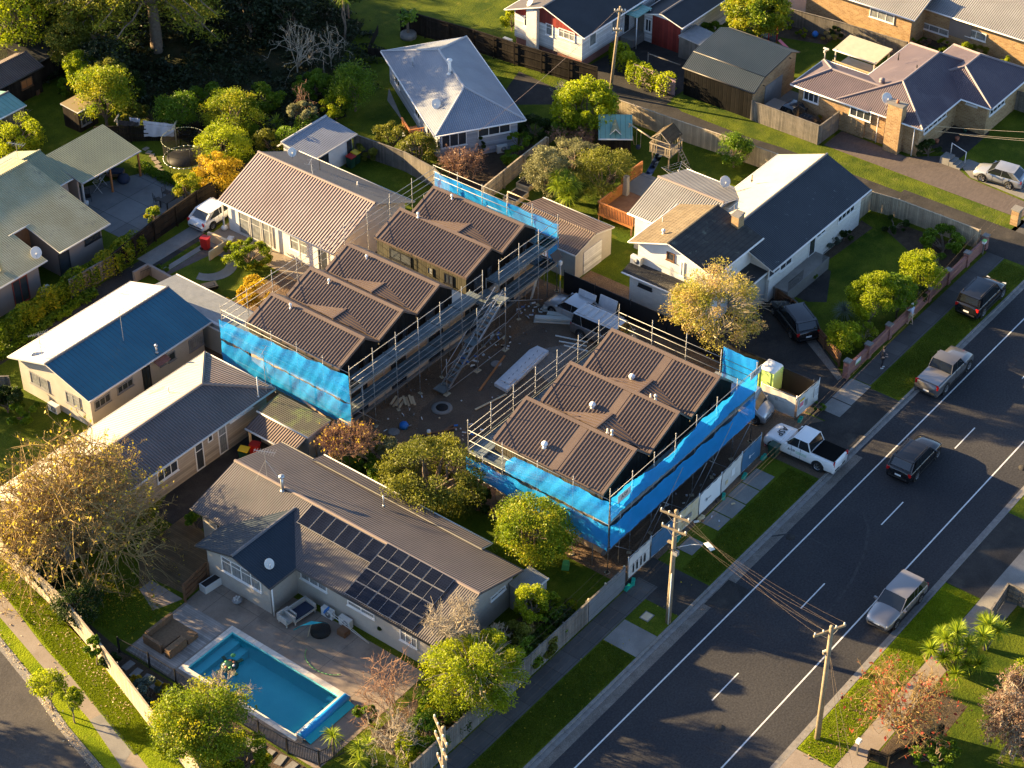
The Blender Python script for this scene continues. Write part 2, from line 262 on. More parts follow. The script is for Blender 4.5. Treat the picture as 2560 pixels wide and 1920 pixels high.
# ---------------------------------------------------------------- mesh builder
class MB:
    def __init__(s): s.v = []; s.f = []; s.mi = []; s.ms = []; s.sm = []
    def m(s, name):
        if name not in s.ms: s.ms.append(name)
        return s.ms.index(name)
    def poly(s, pts, mat, smooth=False):
        n = len(s.v); s.v += [tuple(p) for p in pts]; s.f.append(tuple(range(n, n+len(pts)))); s.mi.append(s.m(mat)); s.sm.append(smooth); return s
    def mesh(s, vs, fs, mat, smooth=False):
        n = len(s.v); s.v += [tuple(p) for p in vs]; k = s.m(mat)
        for f in fs: s.f.append(tuple(n+i for i in f)); s.mi.append(k); s.sm.append(smooth)
        return s
    def box(s, c, d, mat, rz=0, ry=0, rx=0, taper=1.):
        hx, hy, hz = d[0]/2, d[1]/2, d[2]/2; R = Matrix.Rotation(rz, 3, 'Z') @ Matrix.Rotation(ry, 3, 'Y') @ Matrix.Rotation(rx, 3, 'X')
        vs = []
        for z, t in ((-hz, 1.), (hz, taper)):
            for x, y in ((-1,-1), (1,-1), (1,1), (-1,1)): vs.append(R @ Vector((x*hx*t, y*hy*t, z))+Vector(c))
        return s.mesh(vs, [(3,2,1,0), (4,5,6,7), (0,1,5,4), (1,2,6,5), (2,3,7,6), (3,0,4,7)], mat)
    def b2(s, x0, x1, y0, y1, z0, z1, mat): return s.box(((x0+x1)/2, (y0+y1)/2, (z0+z1)/2), (abs(x1-x0), abs(y1-y0), abs(z1-z0)), mat)
    def tube(s, a, b, r, mat, n=6, r2=None, caps=True):
        a = Vector(a); b = Vector(b); d = b-a
        if d.length < 1e-5: return s
        d.normalize(); u = d.orthogonal().normalized(); v = d.cross(u); r2 = r if r2 is None else r2; vs = []
        for p, q in ((a, r), (b, r2)):
            for i in range(n): t = 2*PI*i/n; vs.append(p+(u*math.cos(t)+v*math.sin(t))*q)
        fs = [(i, (i+1) % n, n+(i+1) % n, n+i) for i in range(n)]
        if caps: fs += [tuple(range(n-1, -1, -1)), tuple(range(n, 2*n))]
        return s.mesh(vs, fs, mat, n > 5)
    def path(s, pts, r, mat, n=6):
        for a, b in zip(pts[:-1], pts[1:]): s.tube(a, b, r, mat, n)
        return s
    def lathe(s, c, prof, mat, n=16, ax='Z'):
        vs = []
        for r, z in prof:
            for i in range(n):
                t = 2*PI*i/n; p = (r*math.cos(t), r*math.sin(t), z)
                if ax == 'Y': p = (p[0], p[2], p[1])
                if ax == 'X': p = (p[2], p[0], p[1])
                vs.append(Vector(p)+Vector(c))
        fs = []; m = len(prof)
        for j in range(m-1):
            for i in range(n): q = (j*n+i, j*n+(i+1) % n, (j+1)*n+(i+1) % n, (j+1)*n+i); fs.append(q if ax != 'Y' else q[::-1])
        fs += [tuple(range(n-1, -1, -1)), tuple(range((m-1)*n, m*n))]
        return s.mesh(vs, fs, mat, True)
    def prism(s, pts, z0, z1, mat):                              # outline in XY, z from z0 to z1
        n = len(pts); vs = [(p[0], p[1], z0) for p in pts]+[(p[0], p[1], z1) for p in pts]
        return s.mesh(vs, [tuple(range(n-1, -1, -1)), tuple(range(n, 2*n))]+[(i, (i+1) % n, n+(i+1) % n, n+i) for i in range(n)], mat)
    def build(s, name, parent=None, loc=None, label=None, kind=None, rz=0):
        me = bpy.data.meshes.new(name); me.from_pydata(s.v, [], s.f)
        for q in s.ms: me.materials.append(MATS[q])
        me.polygons.foreach_set('material_index', s.mi); me.polygons.foreach_set('use_smooth', s.sm)
        me.update(); uvl = me.uv_layers.new(name='UVMap'); dat = np.zeros(len(me.loops)*2)
        V = np.array(s.v); 
        for p in me.polygons:
            n = p.normal; h = math.hypot(n.x, n.y)
            if h < .06: ux, uy = (1., 0., 0.), (0., 1., 0.)
            else: ux = (-n.y/h, n.x/h, 0.); uy = (n.y*ux[2]-n.z*ux[1], n.z*ux[0]-n.x*ux[2], n.x*ux[1]-n.y*ux[0])
            q = V[list(p.vertices)]; i0 = p.loop_start
            dat[2*i0:2*(i0+p.loop_total):2] = q@np.array(ux); dat[2*i0+1:2*(i0+p.loop_total):2] = q@np.array(uy)
        uvl.data.foreach_set('uv', dat)
        o = bpy.data.objects.new(name, me); C.objects.link(o)
        if parent: o.parent = parent
        if loc is not None: o.location = loc
        if rz: o.rotation_euler.z = rz
        if label: o['label'] = label
        if kind: o['kind'] = kind
        return o
def tag(o, label, cat, group=None, kind=None):
    o['label'] = label; o['category'] = cat
    if group: o['group'] = group
    if kind: o['kind'] = kind
    return o
def thing(name, label, cat, loc=(0,0,0), rz=0, group=None):
    o = bpy.data.objects.new(name, None); C.objects.link(o); o.location = loc; o.rotation_euler = (0, 0, rz); o.empty_display_size = .3
    return tag(o, label, cat, group)
def solo(mb, name, label, cat, loc=None, rz=0, group=None): return tag(mb.build(name, loc=loc, rz=rz), label, cat, group)
def struct(mb, name): o = mb.build(name); o['kind'] = 'structure'; return o
def dup(o, loc, rz=None, label=None, group=None, scale=None):
    def cp(q, par):
        c = q.copy(); C.objects.link(c); c.parent = par
        for ch in [x for x in ALLCH(q)]: cp(ch, c)
        return c
    c = cp(o, None); c.location = loc
    if rz is not None: c.rotation_euler = (0, 0, rz)
    if scale: c.scale = scale
    if label: c['label'] = label
    if group: c['group'] = group
    return c
def ALLCH(q): return [x for x in bpy.data.objects if x.parent == q]
def text(txt, size, mat, parent, M, name='lettering', ext=.002, bold=0.):
    cu = bpy.data.curves.new('t', 'FONT'); cu.body = txt; cu.size = size; cu.align_x = 'CENTER'; cu.align_y = 'CENTER'; cu.extrude = ext; cu.offset = bold; cu.resolution_u = 3
    o = bpy.data.objects.new('t', cu); C.objects.link(o); dg = bpy.context.evaluated_depsgraph_get(); me = bpy.data.meshes.new_from_object(o.evaluated_get(dg))
    bpy.data.objects.remove(o); me.materials.clear(); me.materials.append(MATS[mat]); q = bpy.data.objects.new(name, me); C.objects.link(q); q.parent = parent; q.matrix_local = M; return q
def frame(o, x, y):                                              # matrix with given origin, x axis and y axis
    x = Vector(x).normalized(); y = Vector(y).normalized(); z = x.cross(y)
    M = Matrix((x, y, z)).transposed().to_4x4(); M.translation = Vector(o); return M
# ================================================================ ground, roads, paths
def sheet(name, pts, k, mat, holes=(), z=None):
    z = .004*k if z is None else z; loops = [[Vector((p[0], p[1], 0)) for p in pts]]+[[Vector((p[0], p[1], 0)) for p in h] for h in holes]
    tris = tessellate_polygon(loops); vs = [(p.x, p.y, z) for l in loops for p in l]; fs = []
    for t in tris:
        a, b, c = (Vector(vs[i]) for i in t); fs.append(t if (b-a).cross(c-a).z > 0 else t[::-1])
    mb = MB(); mb.mesh(vs, fs, mat); return struct(mb, name)
def rect(name, x0, x1, y0, y1, k, mat, z=None): return sheet(name, [(x0,y0),(x1,y0),(x1,y1),(x0,y1)], k, mat, z=z)
POOL = (55.3, 59.0, 58.6, 67.0)
px0, px1, py0, py1 = POOL
poolh = [(px0,py0),(px1,py0),(px1,py1),(px0,py1)]
SK = [(42.0,46.9),(46.9,65.3),(47.8,69.1),(49.0,72.9),(50.1,77.2),(53.2,88),(56.6,100),(85,205)]   # side street kerb line
land = SK+[(85,520),(700,520),(700,46.9)]
sheet('ground', land, 0, 'grass', [poolh])
rect('ground', -300, 700, -300, 36.1, 0, 'grass')
rect('ground', -700, 1300, -700, 1400, 0, 'hills soil', z=-2.5)
sheet('ground', [(-300,36.1),(-300,520),(76,520),(76,205),(47,100),(40.8,77.2),(37,65.3),(31,46.9),(31,36.1)], 0, 'grass')
rect('road', 31, 700, 36.1, 46.9, 0, 'asphalt', z=-.12)
sheet('side_street', SK+[(76,205),(47,100),(40.8,77.2),(37,65.3),(31,46.9)], 0, 'side asphalt', z=-.12)
def kerb(name, pts, side, w=.14, top=.012, bot=-.13, gut=.33):
    for a, b in zip(pts[:-1], pts[1:]):
        d = Vector((b[0]-a[0], b[1]-a[1], 0)); n = Vector((-d.y, d.x, 0)).normalized()*side; d.normalize(); L = (Vector((b[0],b[1],0))-Vector((a[0],a[1],0))).length
        t = 0
        while t < L:
            e = min(L, t+1.2); p = Vector((a[0],a[1],0))+d*(t+.01); q = Vector((a[0],a[1],0))+d*(e-.01); c = (p+q)/2
            KB.box((c.x+n.x*w/2, c.y+n.y*w/2, (top+bot)/2), ((q-p).length, w, top-bot), 'kerb concrete', rz=math.atan2(d.y, d.x))
            KB.box((c.x-n.x*gut/2, c.y-n.y*gut/2, -.116), ((q-p).length, gut, .02), 'kerb concrete', rz=math.atan2(d.y, d.x)); t = e
KB = MB(); kerb('k', [(42,46.9),(160,46.9)], 1); kerb('k', [(42,36.1),(150,36.1)], -1); kerb('k', [(x, y) for x, y in SK[:6]], -1); struct(KB, 'kerb')
mk_ = MB()
for y in (44.85, 38.5): mk_.b2(32, 260, y-.045, y+.045, -.119, -.116, 'road paint')
x = 72.1-9.6*4
while x < 200: mk_.b2(x, x+2.75, 41.69, 41.77, -.119, -.116, 'road paint'); x += 9.55
struct(mk_, 'road_marking')
MATS['worn tyre'] = mk('worn tyre', (.04,.039,.04), (.05,.048,.047), rough=.8, scale=3, c3=(.025,.024,.025), s3=4, lo3=.45, hi3=.6)
for pts_, w_ in ((((1180,0),(1212,110),(1190,260),(1100,450),(960,640),(860,800)),.09),(((560,160),(700,140),(850,175),(960,230)),.07),(((300,-60),(420,30),(560,160)),.07)):
    P_ = [G('i',a,b,-.116) for a, b in pts_]; l_ = []; r2_ = []
    for i in range(len(P_)): d_ = (P_[min(i+1,len(P_)-1)]-P_[max(i-1,0)]).normalized(); n_ = Vector((-d_.y,d_.x,0)); l_.append(P_[i]+n_*w_); r2_.append(P_[i]-n_*w_)
    sheet('tyre_mark', [(p.x,p.y) for p in l_+r2_[::-1]], 0, 'worn tyre', z=-.1175)
for x_, y_, r_ in ((86.5,45.6,.3),(101.5,37.3,.3),(70.4,40.2,.3),(112.6,42.6,.3)): m2_ = MB(); m2_.lathe((x_,y_,-.116),[(r_,-.003),(r_,.004)],'grey paint' if 0 else 'old asphalt',16); struct(m2_, 'road_cover')
for a_ in ((78.2,80.9,45.0,46.5),(63,66.2,38.8,41),(104,104.9,36.6,38.2)): rect('road_patch', *a_, 0, 'old asphalt', z=-.1165)
# main footpath and verge
sheet('lawn', [(50.3,77.3),(49.2,72.9),(48.0,69.1),(47.1,65.3),(45.5,59),(49.0,59),(50.4,64.3),(52.6,71.5),(53.7,75.5),(54.6,80.9),(56.8,91),(53.6,88)], 1, 'sunlit grass tone')
rect('lawn', 125.7, 127.95, 50.5, 82, 2, 'verge grass'); rect('lawn', 71.7, 88.6, 33.65, 35.93, 1, 'sunlit grass tone')
rect('footpath', 57, 77.6, 49.45, 50.85, 2, 'path slabs'); rect('footpath', 102.9, 160, 49.45, 50.85, 2, 'path slabs')
for a, b, c, d in ((84.1,85.5,49.4,50.7),(85.6,87.2,49.35,50.75),(87.3,88.9,49.4,50.8),(89.0,90.7,49.4,50.8),(98.6,100.1,49.3,50.8),(100.2,102.8,49.35,50.85),(81.2,82.6,49.4,50.5)):
    rect('footpath', a, b, c, d, 4, 'concrete')
sheet('footpath', [(51.4,78.7),(50.15,73.5),(49.05,68.6),(47.65,64.4),(45.9,57),(47.0,57),(48.55,63.3),(49.9,68.3),(51.35,74.9),(53.0,80.6),(56,91),(54.7,91)], 2, 'warm path')
sheet('footpath', [(47.65,64.4),(48.95,64.9),(49.75,68.2),(49.0,68.4)], 3, 'concrete')
rect('crossing', 71.95, 74.1, 47.06, 49.4, 1, 'concrete'); rect('driveway', 76.3, 79.6, 47.06, 51.6, 1, 'old asphalt')
rect('dirt_verge', 92.3, 97.6, 47.06, 51.4, 1, 'wet dirt'); sheet('worn_asphalt', [(94.0,47.1),(97.5,47.1),(98.4,49.3),(96.4,50.8),(94.4,50.2)], 5, 'old asphalt')
rect('driveway', 97.6, 102.6, 47.06, 49.3, 2, 'old asphalt'); rect('driveway', 122.4, 126.2, 47.06, 60, 3, 'old asphalt')
rect('dirt_verge', 79.6, 97.6, 50.85, 52.0, 3, 'dirt')
rect('road_patch', 33, 96, 46.0, 46.56, 0, 'gravel', z=-.118)
# south side
rect('footpath', 31, 160, 32.3, 33.6, 2, 'warm path'); rect('driveway', 88.7, 96.8, 33.6, 35.95, 2, 'old asphalt'); rect('footpath', 86.9, 99, 31.6, 33.6, 3, 'concrete')
sheet('driveway', [(66,33.6),(71.6,33.6),(71.6,35.95),(64,35.95)], 3, 'warm path')
sheet('garden_bed', [(73.5,30.0),(80.3,30.0),(80.3,32.2),(73.5,32.2)], 1, 'garden soil')
# pool yard
def ring(name, k, mat, w):
    sheet(name, [(px0-w,py0-w),(px1+w,py0-w),(px1+w,py1+w),(px0-w,py1+w)], k, mat, [poolh], z=.012+.004*k)
sheet('patio', [(54.1,55.8),(63.4,55.8),(63.4,71.3),(59.1,71.0),(54.1,70.9)], 2, 'pool concrete', [poolh]); ring('pool_coping', 3, 'coping', .38)
sheet('timber_deck', [(54.2,67.5),(59.1,67.5),(59.1,70.8),(54.2,70.8)], 4, 'deck boards')
sheet('garden_bed', [(49.9,60),(53.9,56),(53.9,71),(54.9,79),(54.4,79.3),(52.5,71)], 1, 'garden soil')
sheet('garden_bed', [(57.5,51.1),(72.3,51.1),(72.3,54.3),(64,54.9),(57.5,55.2)], 1, 'garden soil')
sheet('timber_deck', [(58.2,74.0),(59.3,74.0),(59.6,71.3),(62.1,71.4),(64.3,74.6),(64.6,76.6),(60.7,76.6)], 5, 'old deck')
sheet('path', [(57.4,72.0),(59.2,71.3),(59.2,74.0),(58.2,74.0)], 2, 'pool concrete')
sheet('path', [(63.6,74.9),(76.2,74.9),(76.2,79.2),(66,79.2),(63.6,78.2)], 1, 'old asphalt')
# building site
sheet('building_site', [(76.4,51.2),(79.6,51.2),(99.0,51.4),(99.2,60),(99.2,86),(92,90.5),(79,90.5),(76.4,86)], 2, 'dirt')
sheet('path', [(83,52.2),(92.5,52.2),(92.5,53.7),(83,53.7)], 3, 'wet dirt')
sheet('wet_patch', [(79,66),(84,65),(90,66.5),(96,69),(95,71.5),(88,72.3),(82,71.8),(78.5,69.5)], 3, 'wet dirt')
sheet('gravel_patch', [(89.5,66.3),(92,65.2),(94.2,66),(94.4,68.2),(92.4,69.6),(90.2,68.6)], 4, 'gravel'); sheet('gravel_patch', [(79.0,72.2),(84,72.0),(90,72.9),(95,72.8),(95,74.3),(78.3,74.3)], 4, 'dirt')
for i_ in range(4): sheet('wheel_rut', [(96.6-i_*.9,53.5),(96.9-i_*.9,53.5),(95.8-i_*.7,60),(94.6-i_*.5,65.5),(94.3-i_*.5,65.5),(95.5-i_*.7,60)], 5, 'wet dirt')
# long house yard
sheet('driveway', [(66,97.9),(80.6,97.8),(86.4,98.0),(88.2,98.0),(88.2,99.6),(66,99.6)], 1, 'old asphalt'); rect('driveway', 82.9, 87.4, 97.0, 97.5, 2, 'concrete'); rect('driveway', 82.9, 90.2, 98.45, 99.9, 3, 'concrete')
sheet('path', [(82.9,96.6),(87.4,95.9),(87.4,96.95),(82.9,96.95)], 2, 'brick paving')
pts = [(85.6+1.9*math.cos(t), 94.9-1.9*math.sin(t)) for t in np.linspace(-.6, 3.0, 14)]; inn = [(85.7+1.25*math.cos(t), 95.2-1.25*math.sin(t)) for t in np.linspace(3.0, -.6, 14)]
sheet('path', pts+inn, 3, 'concrete')
sheet('patio', [(88.2,86.2),(91.6,86.2),(91.6,98.0),(87.4,98.0),(87.4,95.2),(88.2,94.2)], 3, 'warm path')
sheet('patio', [(84.1,102.5),(91.8,102.6),(91.8,108.2),(85,111.5),(84.1,108.2)], 2, 'concrete slabs')
# middle house
sheet('path', [(112.0,100.6),(113.6,101.8),(110.4,97.6),(109.9,96.9)], 2, 'concrete'); sheet('garden_bed', [(104.2,87.4),(107.2,90.2),(113.8,87.4),(113.8,85.3),(105,85.0)], 1, 'garden soil')
sheet('garden_bed', [(117.4,92.5),(121.8,87),(122.6,95),(119,93.8)], 1, 'old asphalt')
# two storey house
sheet('driveway', [(97.7,49.3),(102.8,49.3),(102.6,51.3),(107.1,57.6),(109.0,60.6),(107.4,61.5),(99.1,61.5),(99.1,51.4),(97.7,51.4)], 3, 'old asphalt')
sheet('gravel_strip', [(102.0,51.5),(102.5,51.4),(107.2,58.1),(106.3,58.4)], 4, 'gravel'); sheet('path', [(108.7,58.0),(109.5,56.9),(113.1,58.7),(113.1,59.9),(108.7,59.9)], 2, 'old asphalt')
sheet('dirt_yard', [(99.4,65.5),(102.3,65.5),(102.3,72.6),(99.4,72.6)], 2, 'dirt'); sheet('garden_bed', [(117,51.8),(121.8,51.8),(121.8,57.5),(120.4,58.4)], 1, 'garden soil')
sheet('garden_bed', [(113.8,59.6),(113.8,60.6),(120.4,60.4),(120,59.2)], 1, 'garden soil')
# right-of-way
sheet('driveway', [(122.1,60),(126.2,60),(126.2,66),(125.4,74),(125.5,80.4),(126.5,82.2),(134.6,82.2),(145,90),(145,96),(134,90.6),(127.6,90.9),(124.5,91.5),(124,86),(121.9,80),(122.0,70)], 1, 'old asphalt')
sheet('driveway', [(128.0,51),(130.3,51),(130.8,56.9),(132.5,60),(130.6,62.3),(130.9,68.4),(128.1,68.4)], 2, 'brick paving'); sheet('driveway', [(130.45,49.0),(133.2,49.0),(133.3,58.2),(132.3,58.6),(130.95,56.8)], 3, 'concrete')
rect('patio', 133.0, 138.0, 58.8, 63.6, 3, 'old asphalt'); rect('patio', 128.2, 134, 68.9, 75.2, 2, 'concrete'); sheet('driveway', [(144.6,76.8),(147.4,76.8),(152,84),(152,92),(146,88)], 2, 'warm path')
rect('garden_bed', 148, 152, 62, 70.6, 1, 'garden soil'); sheet('garden_bed', [(142.6,77),(144.2,77),(143.6,83),(140.8,82.5)], 1, 'garden soil')
sheet('undergrowth', [(96.5,104.5),(108,101.5),(112,107),(121,111),(121,160),(92,175),(90,132),(99,127)], 1, 'undergrowth')
# pool: shell, water, steps
mb = MB(); D_ = -1.35
mb.poly([(px0,py0,D_),(px1,py0,D_),(px1,py1,D_),(px0,py1,D_)], 'pool shell')
for a, b in zip(poolh, poolh[1:]+poolh[:1]): mb.poly([(a[0],a[1],.014),(b[0],b[1],.014),(b[0],b[1],D_),(a[0],a[1],D_)], 'pool shell')
mb.b2(px0+.01, px1-.01, py1-.6, py1-.01, D_+.01, -.45, 'pool shell'); mb.b2(px0+.01, px1-.01, py1-1.2, py1-.605, D_+.01, -.8, 'pool shell')
mb.b2(px0+.01, px0+.5, py0+.01, py1-1.21, D_+.01, -.75, 'pool shell')
for i in range(3): mb.b2(px1-.4-.35*i, px1-.05-.35*i, py0+.05, py0+.7, D_+.01, -.35-.3*i, 'pool shell')
solo(mb, 'pool_shell', 'rectangular blue pool shell with a wide step at its far end', 'pool')
mb = MB(); mb.poly([(px0+.003,py0+.003,-.13),(px1-.003,py0+.003,-.13),(px1-.003,py1-.003,-.13),(px0+.003,py1-.003,-.13)], 'pool water'); struct(mb, 'water')
# ================================================================ house kit
def plane_hit(t, x, y, ax, val):
    d = ray(t, x, y); i = 0 if ax == 'x' else 1; k = val/d[i]; return Vector((d.x*k, d.y*k, CAMH+d.z*k))
def block(H, x0, x1, y0, y1, ze, zr, axis, rp, roof, wall, hip=(0,0), over=.45, z0=0, ze2=None, cap='dark cap', gut='gutter', walls=True, th=.1, overg=None):
    ze2 = ze if ze2 is None else ze2; O = H.location; overg = over if overg is None else overg
    sw = axis == 'x'
    def T(a, b, z): p = (b, a, z) if sw else (a, b, z); return (p[0]-O.x, p[1]-O.y, p[2])
    a0, a1, b0, b1 = (y0, y1, x0, x1) if sw else (x0, x1, y0, y1)      # a: across the ridge, b: along the ridge
    R0, R1 = b0+hip[0], b1-hip[1]; mb = MB()
    A, B, Cc, D = (a0,b0,ze), (a1,b0,ze2), (a1,b1,ze2), (a0,b1,ze); P, Q = (rp,R0,zr), (rp,R1,zr)
    def face(pts, m, dz=0, flip=False):
        q = [T(p[0], p[1], p[2]+dz) for p in pts]
        if sw != flip: q = q[::-1]
        mb.poly(q, m)
    fs = []
    if rp > a0+.01: fs.append([D, A, P, Q])
    if rp < a1-.01: fs.append([B, Cc, Q, P])
    if hip[0]: fs.append([A, B, P])
    if hip[1]: fs.append([Cc, D, Q])
    for f in fs: face(f, roof); face(f, gut, -th, True)
    edge = [(A,D),(Cc,B)]
    edge += [(B,A)] if hip[0] else [(P,A),(B,P)]
    edge += [(D,Cc)] if hip[1] else [(D,Q),(Q,Cc)]
    for p, q in edge: face([p, q, (q[0],q[1],q[2]-th), (p[0],p[1],p[2]-th)], gut)
    r = mb.build('roof', H)
    cb = MB()
    def cp(p, q, rr=.1): cb.tube(T(p[0],p[1],p[2]+.015), T(q[0],q[1],q[2]+.015), rr, cap, 5)
    if a0+.01 < rp < a1-.01: cp(P, Q)
    if hip[0]: cp(A, P); cp(B, P)
    if hip[1]: cp(D, Q); cp(Cc, Q)
    if cb.v: cb.build('ridge_cap', r)
    gb = MB()
    for p, q, s in ((A, D, -1), (B, Cc, 1)):
        if (s == 1 and rp >= a1-.01) or (s == -1 and rp <= a0+.01): continue
        MB().tube(T(p[0]+s*.05,p[1],p[2]-.05), T(q[0]+s*.05,q[1],q[2]-.05), .06, gut, 6).build('gutter', r)
    for h, p, q, s in ((hip[0], A, B, -1), (hip[1], D, Cc, 1)):
        if h: MB().tube(T(p[0],p[1]+s*.05,p[2]-.05), T(q[0],q[1]+s*.05,q[2]-.05), .06, gut, 6).build('gutter', r)
    if walls:
        wb = MB(); o = over; og0 = o if hip[0] else overg; og1 = o if hip[1] else overg
        def zr_(a):
            if a <= rp: return ze+(zr-ze)*((a-a0)/max(rp-a0, 1e-6))
            return ze2+(zr-ze2)*((a1-a)/max(a1-rp, 1e-6))
        l, rr, f, bk = a0+o, a1-o, b0+og0, b1-og1
        zl, zq = zr_(l)-th-.004, zr_(rr)-th-.004
        if hip[0] or hip[1]: zl = min(zl, ze+.1); zq = min(zq, ze2+.1)
        def w_(pts, flip=False):
            q = [T(*p) for p in pts]
            wb.poly(q[::-1] if sw != flip else q, wall)
        w_([(l,bk,z0),(l,f,z0),(l,f,zl),(l,bk,zl)]); w_([(rr,f,z0),(rr,bk,z0),(rr,bk,zq),(rr,f,zq)])
        m = min(max(rp, l), rr)
        for y_, hh, fl in ((f, hip[0], False), (bk, hip[1], True)):
            top = [(rr,y_,zq)]+([] if hh else [(m,y_,zr_(m)-th-.004)])+[(l,y_,zl)]
            w_([(l,y_,z0),(rr,y_,z0)]+top, fl)
        wb.build('wall', H)
    return r
def window(H, ax, val, s, u0, u1, z0, z1, cols=2, fr='trim white', glass='window glass', rows=1, name='window', thick=.06, fw=.07, sill=True):
    O = H.location; u0, u1 = min(u0,u1), max(u0,u1); z0, z1 = min(z0,z1), max(z0,z1)
    def bx(mb, a, b, c, d, n0, n1, m):
        if ax == 'y': mb.b2(a-O.x, b-O.x, val+s*n0-O.y, val+s*n1-O.y, c, d, m)
        else: mb.b2(val+s*n0-O.x, val+s*n1-O.x, a-O.y, b-O.y, c, d, m)
    mb = MB(); t = thick
    bx(mb, u0, u1, z0, z0+fw, 0, t, fr); bx(mb, u0, u1, z1-fw, z1, 0, t, fr)
    bx(mb, u0, u0+fw, z0+fw+.001, z1-fw-.001, 0, t, fr); bx(mb, u1-fw, u1, z0+fw+.001, z1-fw-.001, 0, t, fr)
    for i in range(1, cols): u = u0+(u1-u0)*i/cols; bx(mb, u-fw*.4, u+fw*.4, z0+fw+.001, z1-fw-.001, 0, t-.012, fr)
    for i in range(1, rows): z = z0+(z1-z0)*(1-.33*i); bx(mb, u0+fw+.001, u1-fw-.001, z-fw*.35, z+fw*.35, 0, t-.02, fr)
    if sill: bx(mb, u0-.05, u1+.05, z0-.05, z0-.001, 0, t+.06, fr)
    f = mb.build(name, H); g = MB(); bx(g, u0+fw, u1-fw, z0+fw, z1-fw, .004, t*.45, glass); g.build('pane', f); return f
def win(H, ax, val, s, t, xa, ya, xb, yb, **k):
    p = plane_hit(t, xa, ya, ax, val); q = plane_hit(t, xb, yb, ax, val); i = 1 if ax == 'x' else 0
    return window(H, ax, val, s, p[i], q[i], max(q.z, k.pop('zmin', .1)), p.z, **k)
def pipe(H, x, y, z, h, r=.05, mat='galvanised', cowl=False, name='flue', cm=None):
    O = H.location; mb = MB(); mb.tube((x-O.x,y-O.y,z-.15), (x-O.x,y-O.y,z+h), r, mat, 10); mb.lathe((x-O.x,y-O.y,z+.02), [(r*2.2,-.06),(r*1.2,.05)], mat, 10)
    if cowl: mb.lathe((x-O.x,y-O.y,z+h), [(r*1.1,-.1),(r*1.9,-.06),(r*1.9,.06),(r*.9,.12),(.01,.14)], cm or mat, 12)
    return mb.build(name, H)
def dish(H, x, y, z, az, r=.35, h=.5, name='satellite_dish', el=40):
    O = H.location; mb = MB(); c = Vector((x-O.x, y-O.y, z+h)); mb.path([(c.x,c.y,z-.05),(c.x,c.y,c.z-.1)], .025, 'galvanised')
    d = Vector((math.cos(az)*math.cos(math.radians(el)), math.sin(az)*math.cos(math.radians(el)), math.sin(math.radians(el)))); q = d.to_track_quat('Z', 'Y'); vs = []; fs = []; n = 18
    for j, (rr, zz) in enumerate(((.001,0),(.4,.03),(.75,.09),(1,.16),(.98,.18),(.72,.12),(.001,.03))):
        for i in range(n): a = 2*PI*i/n; vs.append(c+q@Vector((rr*r*math.cos(a), rr*r*1.12*math.sin(a), zz*r)))
    for j in range(6):
        for i in range(n): fs.append((j*n+i, j*n+(i+1)%n, (j+1)*n+(i+1)%n, (j+1)*n+i))
    mb.mesh(vs, fs, 'dish white', True); tip = c+d*r*.95+Vector((0,0,-r*.35)); mb.tube(c+q@Vector((0,-r*.95,.1*r)), tip, .015, 'galvanised', 5); mb.box(tip, (.08,.08,.1), 'dish white')
    return mb.build(name, H)
def aerial(H, x, y, z, h, az=0., stay=None, name='tv_aerial', n=9):
    O = H.location; mb = MB(); X, Y = x-O.x, y-O.y; mb.tube((X,Y,z), (X,Y,z+h), .018, 'galvanised', 5); c, s = math.cos(az), math.sin(az)
    mb.tube((X-c*.7,Y-s*.7,z+h-.05), (X+c*.7,Y+s*.7,z+h-.05), .013, 'galvanised', 5)
    for i in range(n): t = -.65+1.3*i/(n-1); w_ = .34-.02*i; mb.tube((X+c*t+s*w_,Y+s*t-c*w_,z+h-.05), (X+c*t-s*w_,Y+s*t+c*w_,z+h-.05), .008, 'galvanised', 4)
    for sx, sy in (stay or ()): mb.tube((X,Y,z+h*.65), (X+sx,Y+sy,z-.05), .01, 'galvanised', 4)
    return mb.build(name, H)
def heatpump(H, x, y, z, face='x', s=-1, name='heat_pump'):
    O = H.location; mb = MB(); X, Y = x-O.x, y-O.y; d = (.32,.85) if face == 'x' else (.85,.32)
    mb.box((X,Y,z+.36), (d[0],d[1],.62), 'dish white'); fo = (s*.165,-.1) if face == 'x' else (-.1,s*.165)
    mb.lathe((X+fo[0],Y+fo[1],z+.36), [(.24,-.012),(.24,.012)], 'grey paint', 16, ax='X' if face == 'x' else 'Y'); mb.lathe((X+fo[0],Y+fo[1],z+.36), [(.06,-.02),(.06,.02)], 'dish white', 8, ax='X' if face == 'x' else 'Y')
    for q in (-.3,.3): mb.box((X+(0 if face == 'x' else q), Y+(q if face == 'x' else 0), z+.025), (.34 if face == 'x' else .06, .06 if face == 'x' else .34, .05), 'plastic black')
    return mb.build(name, H)
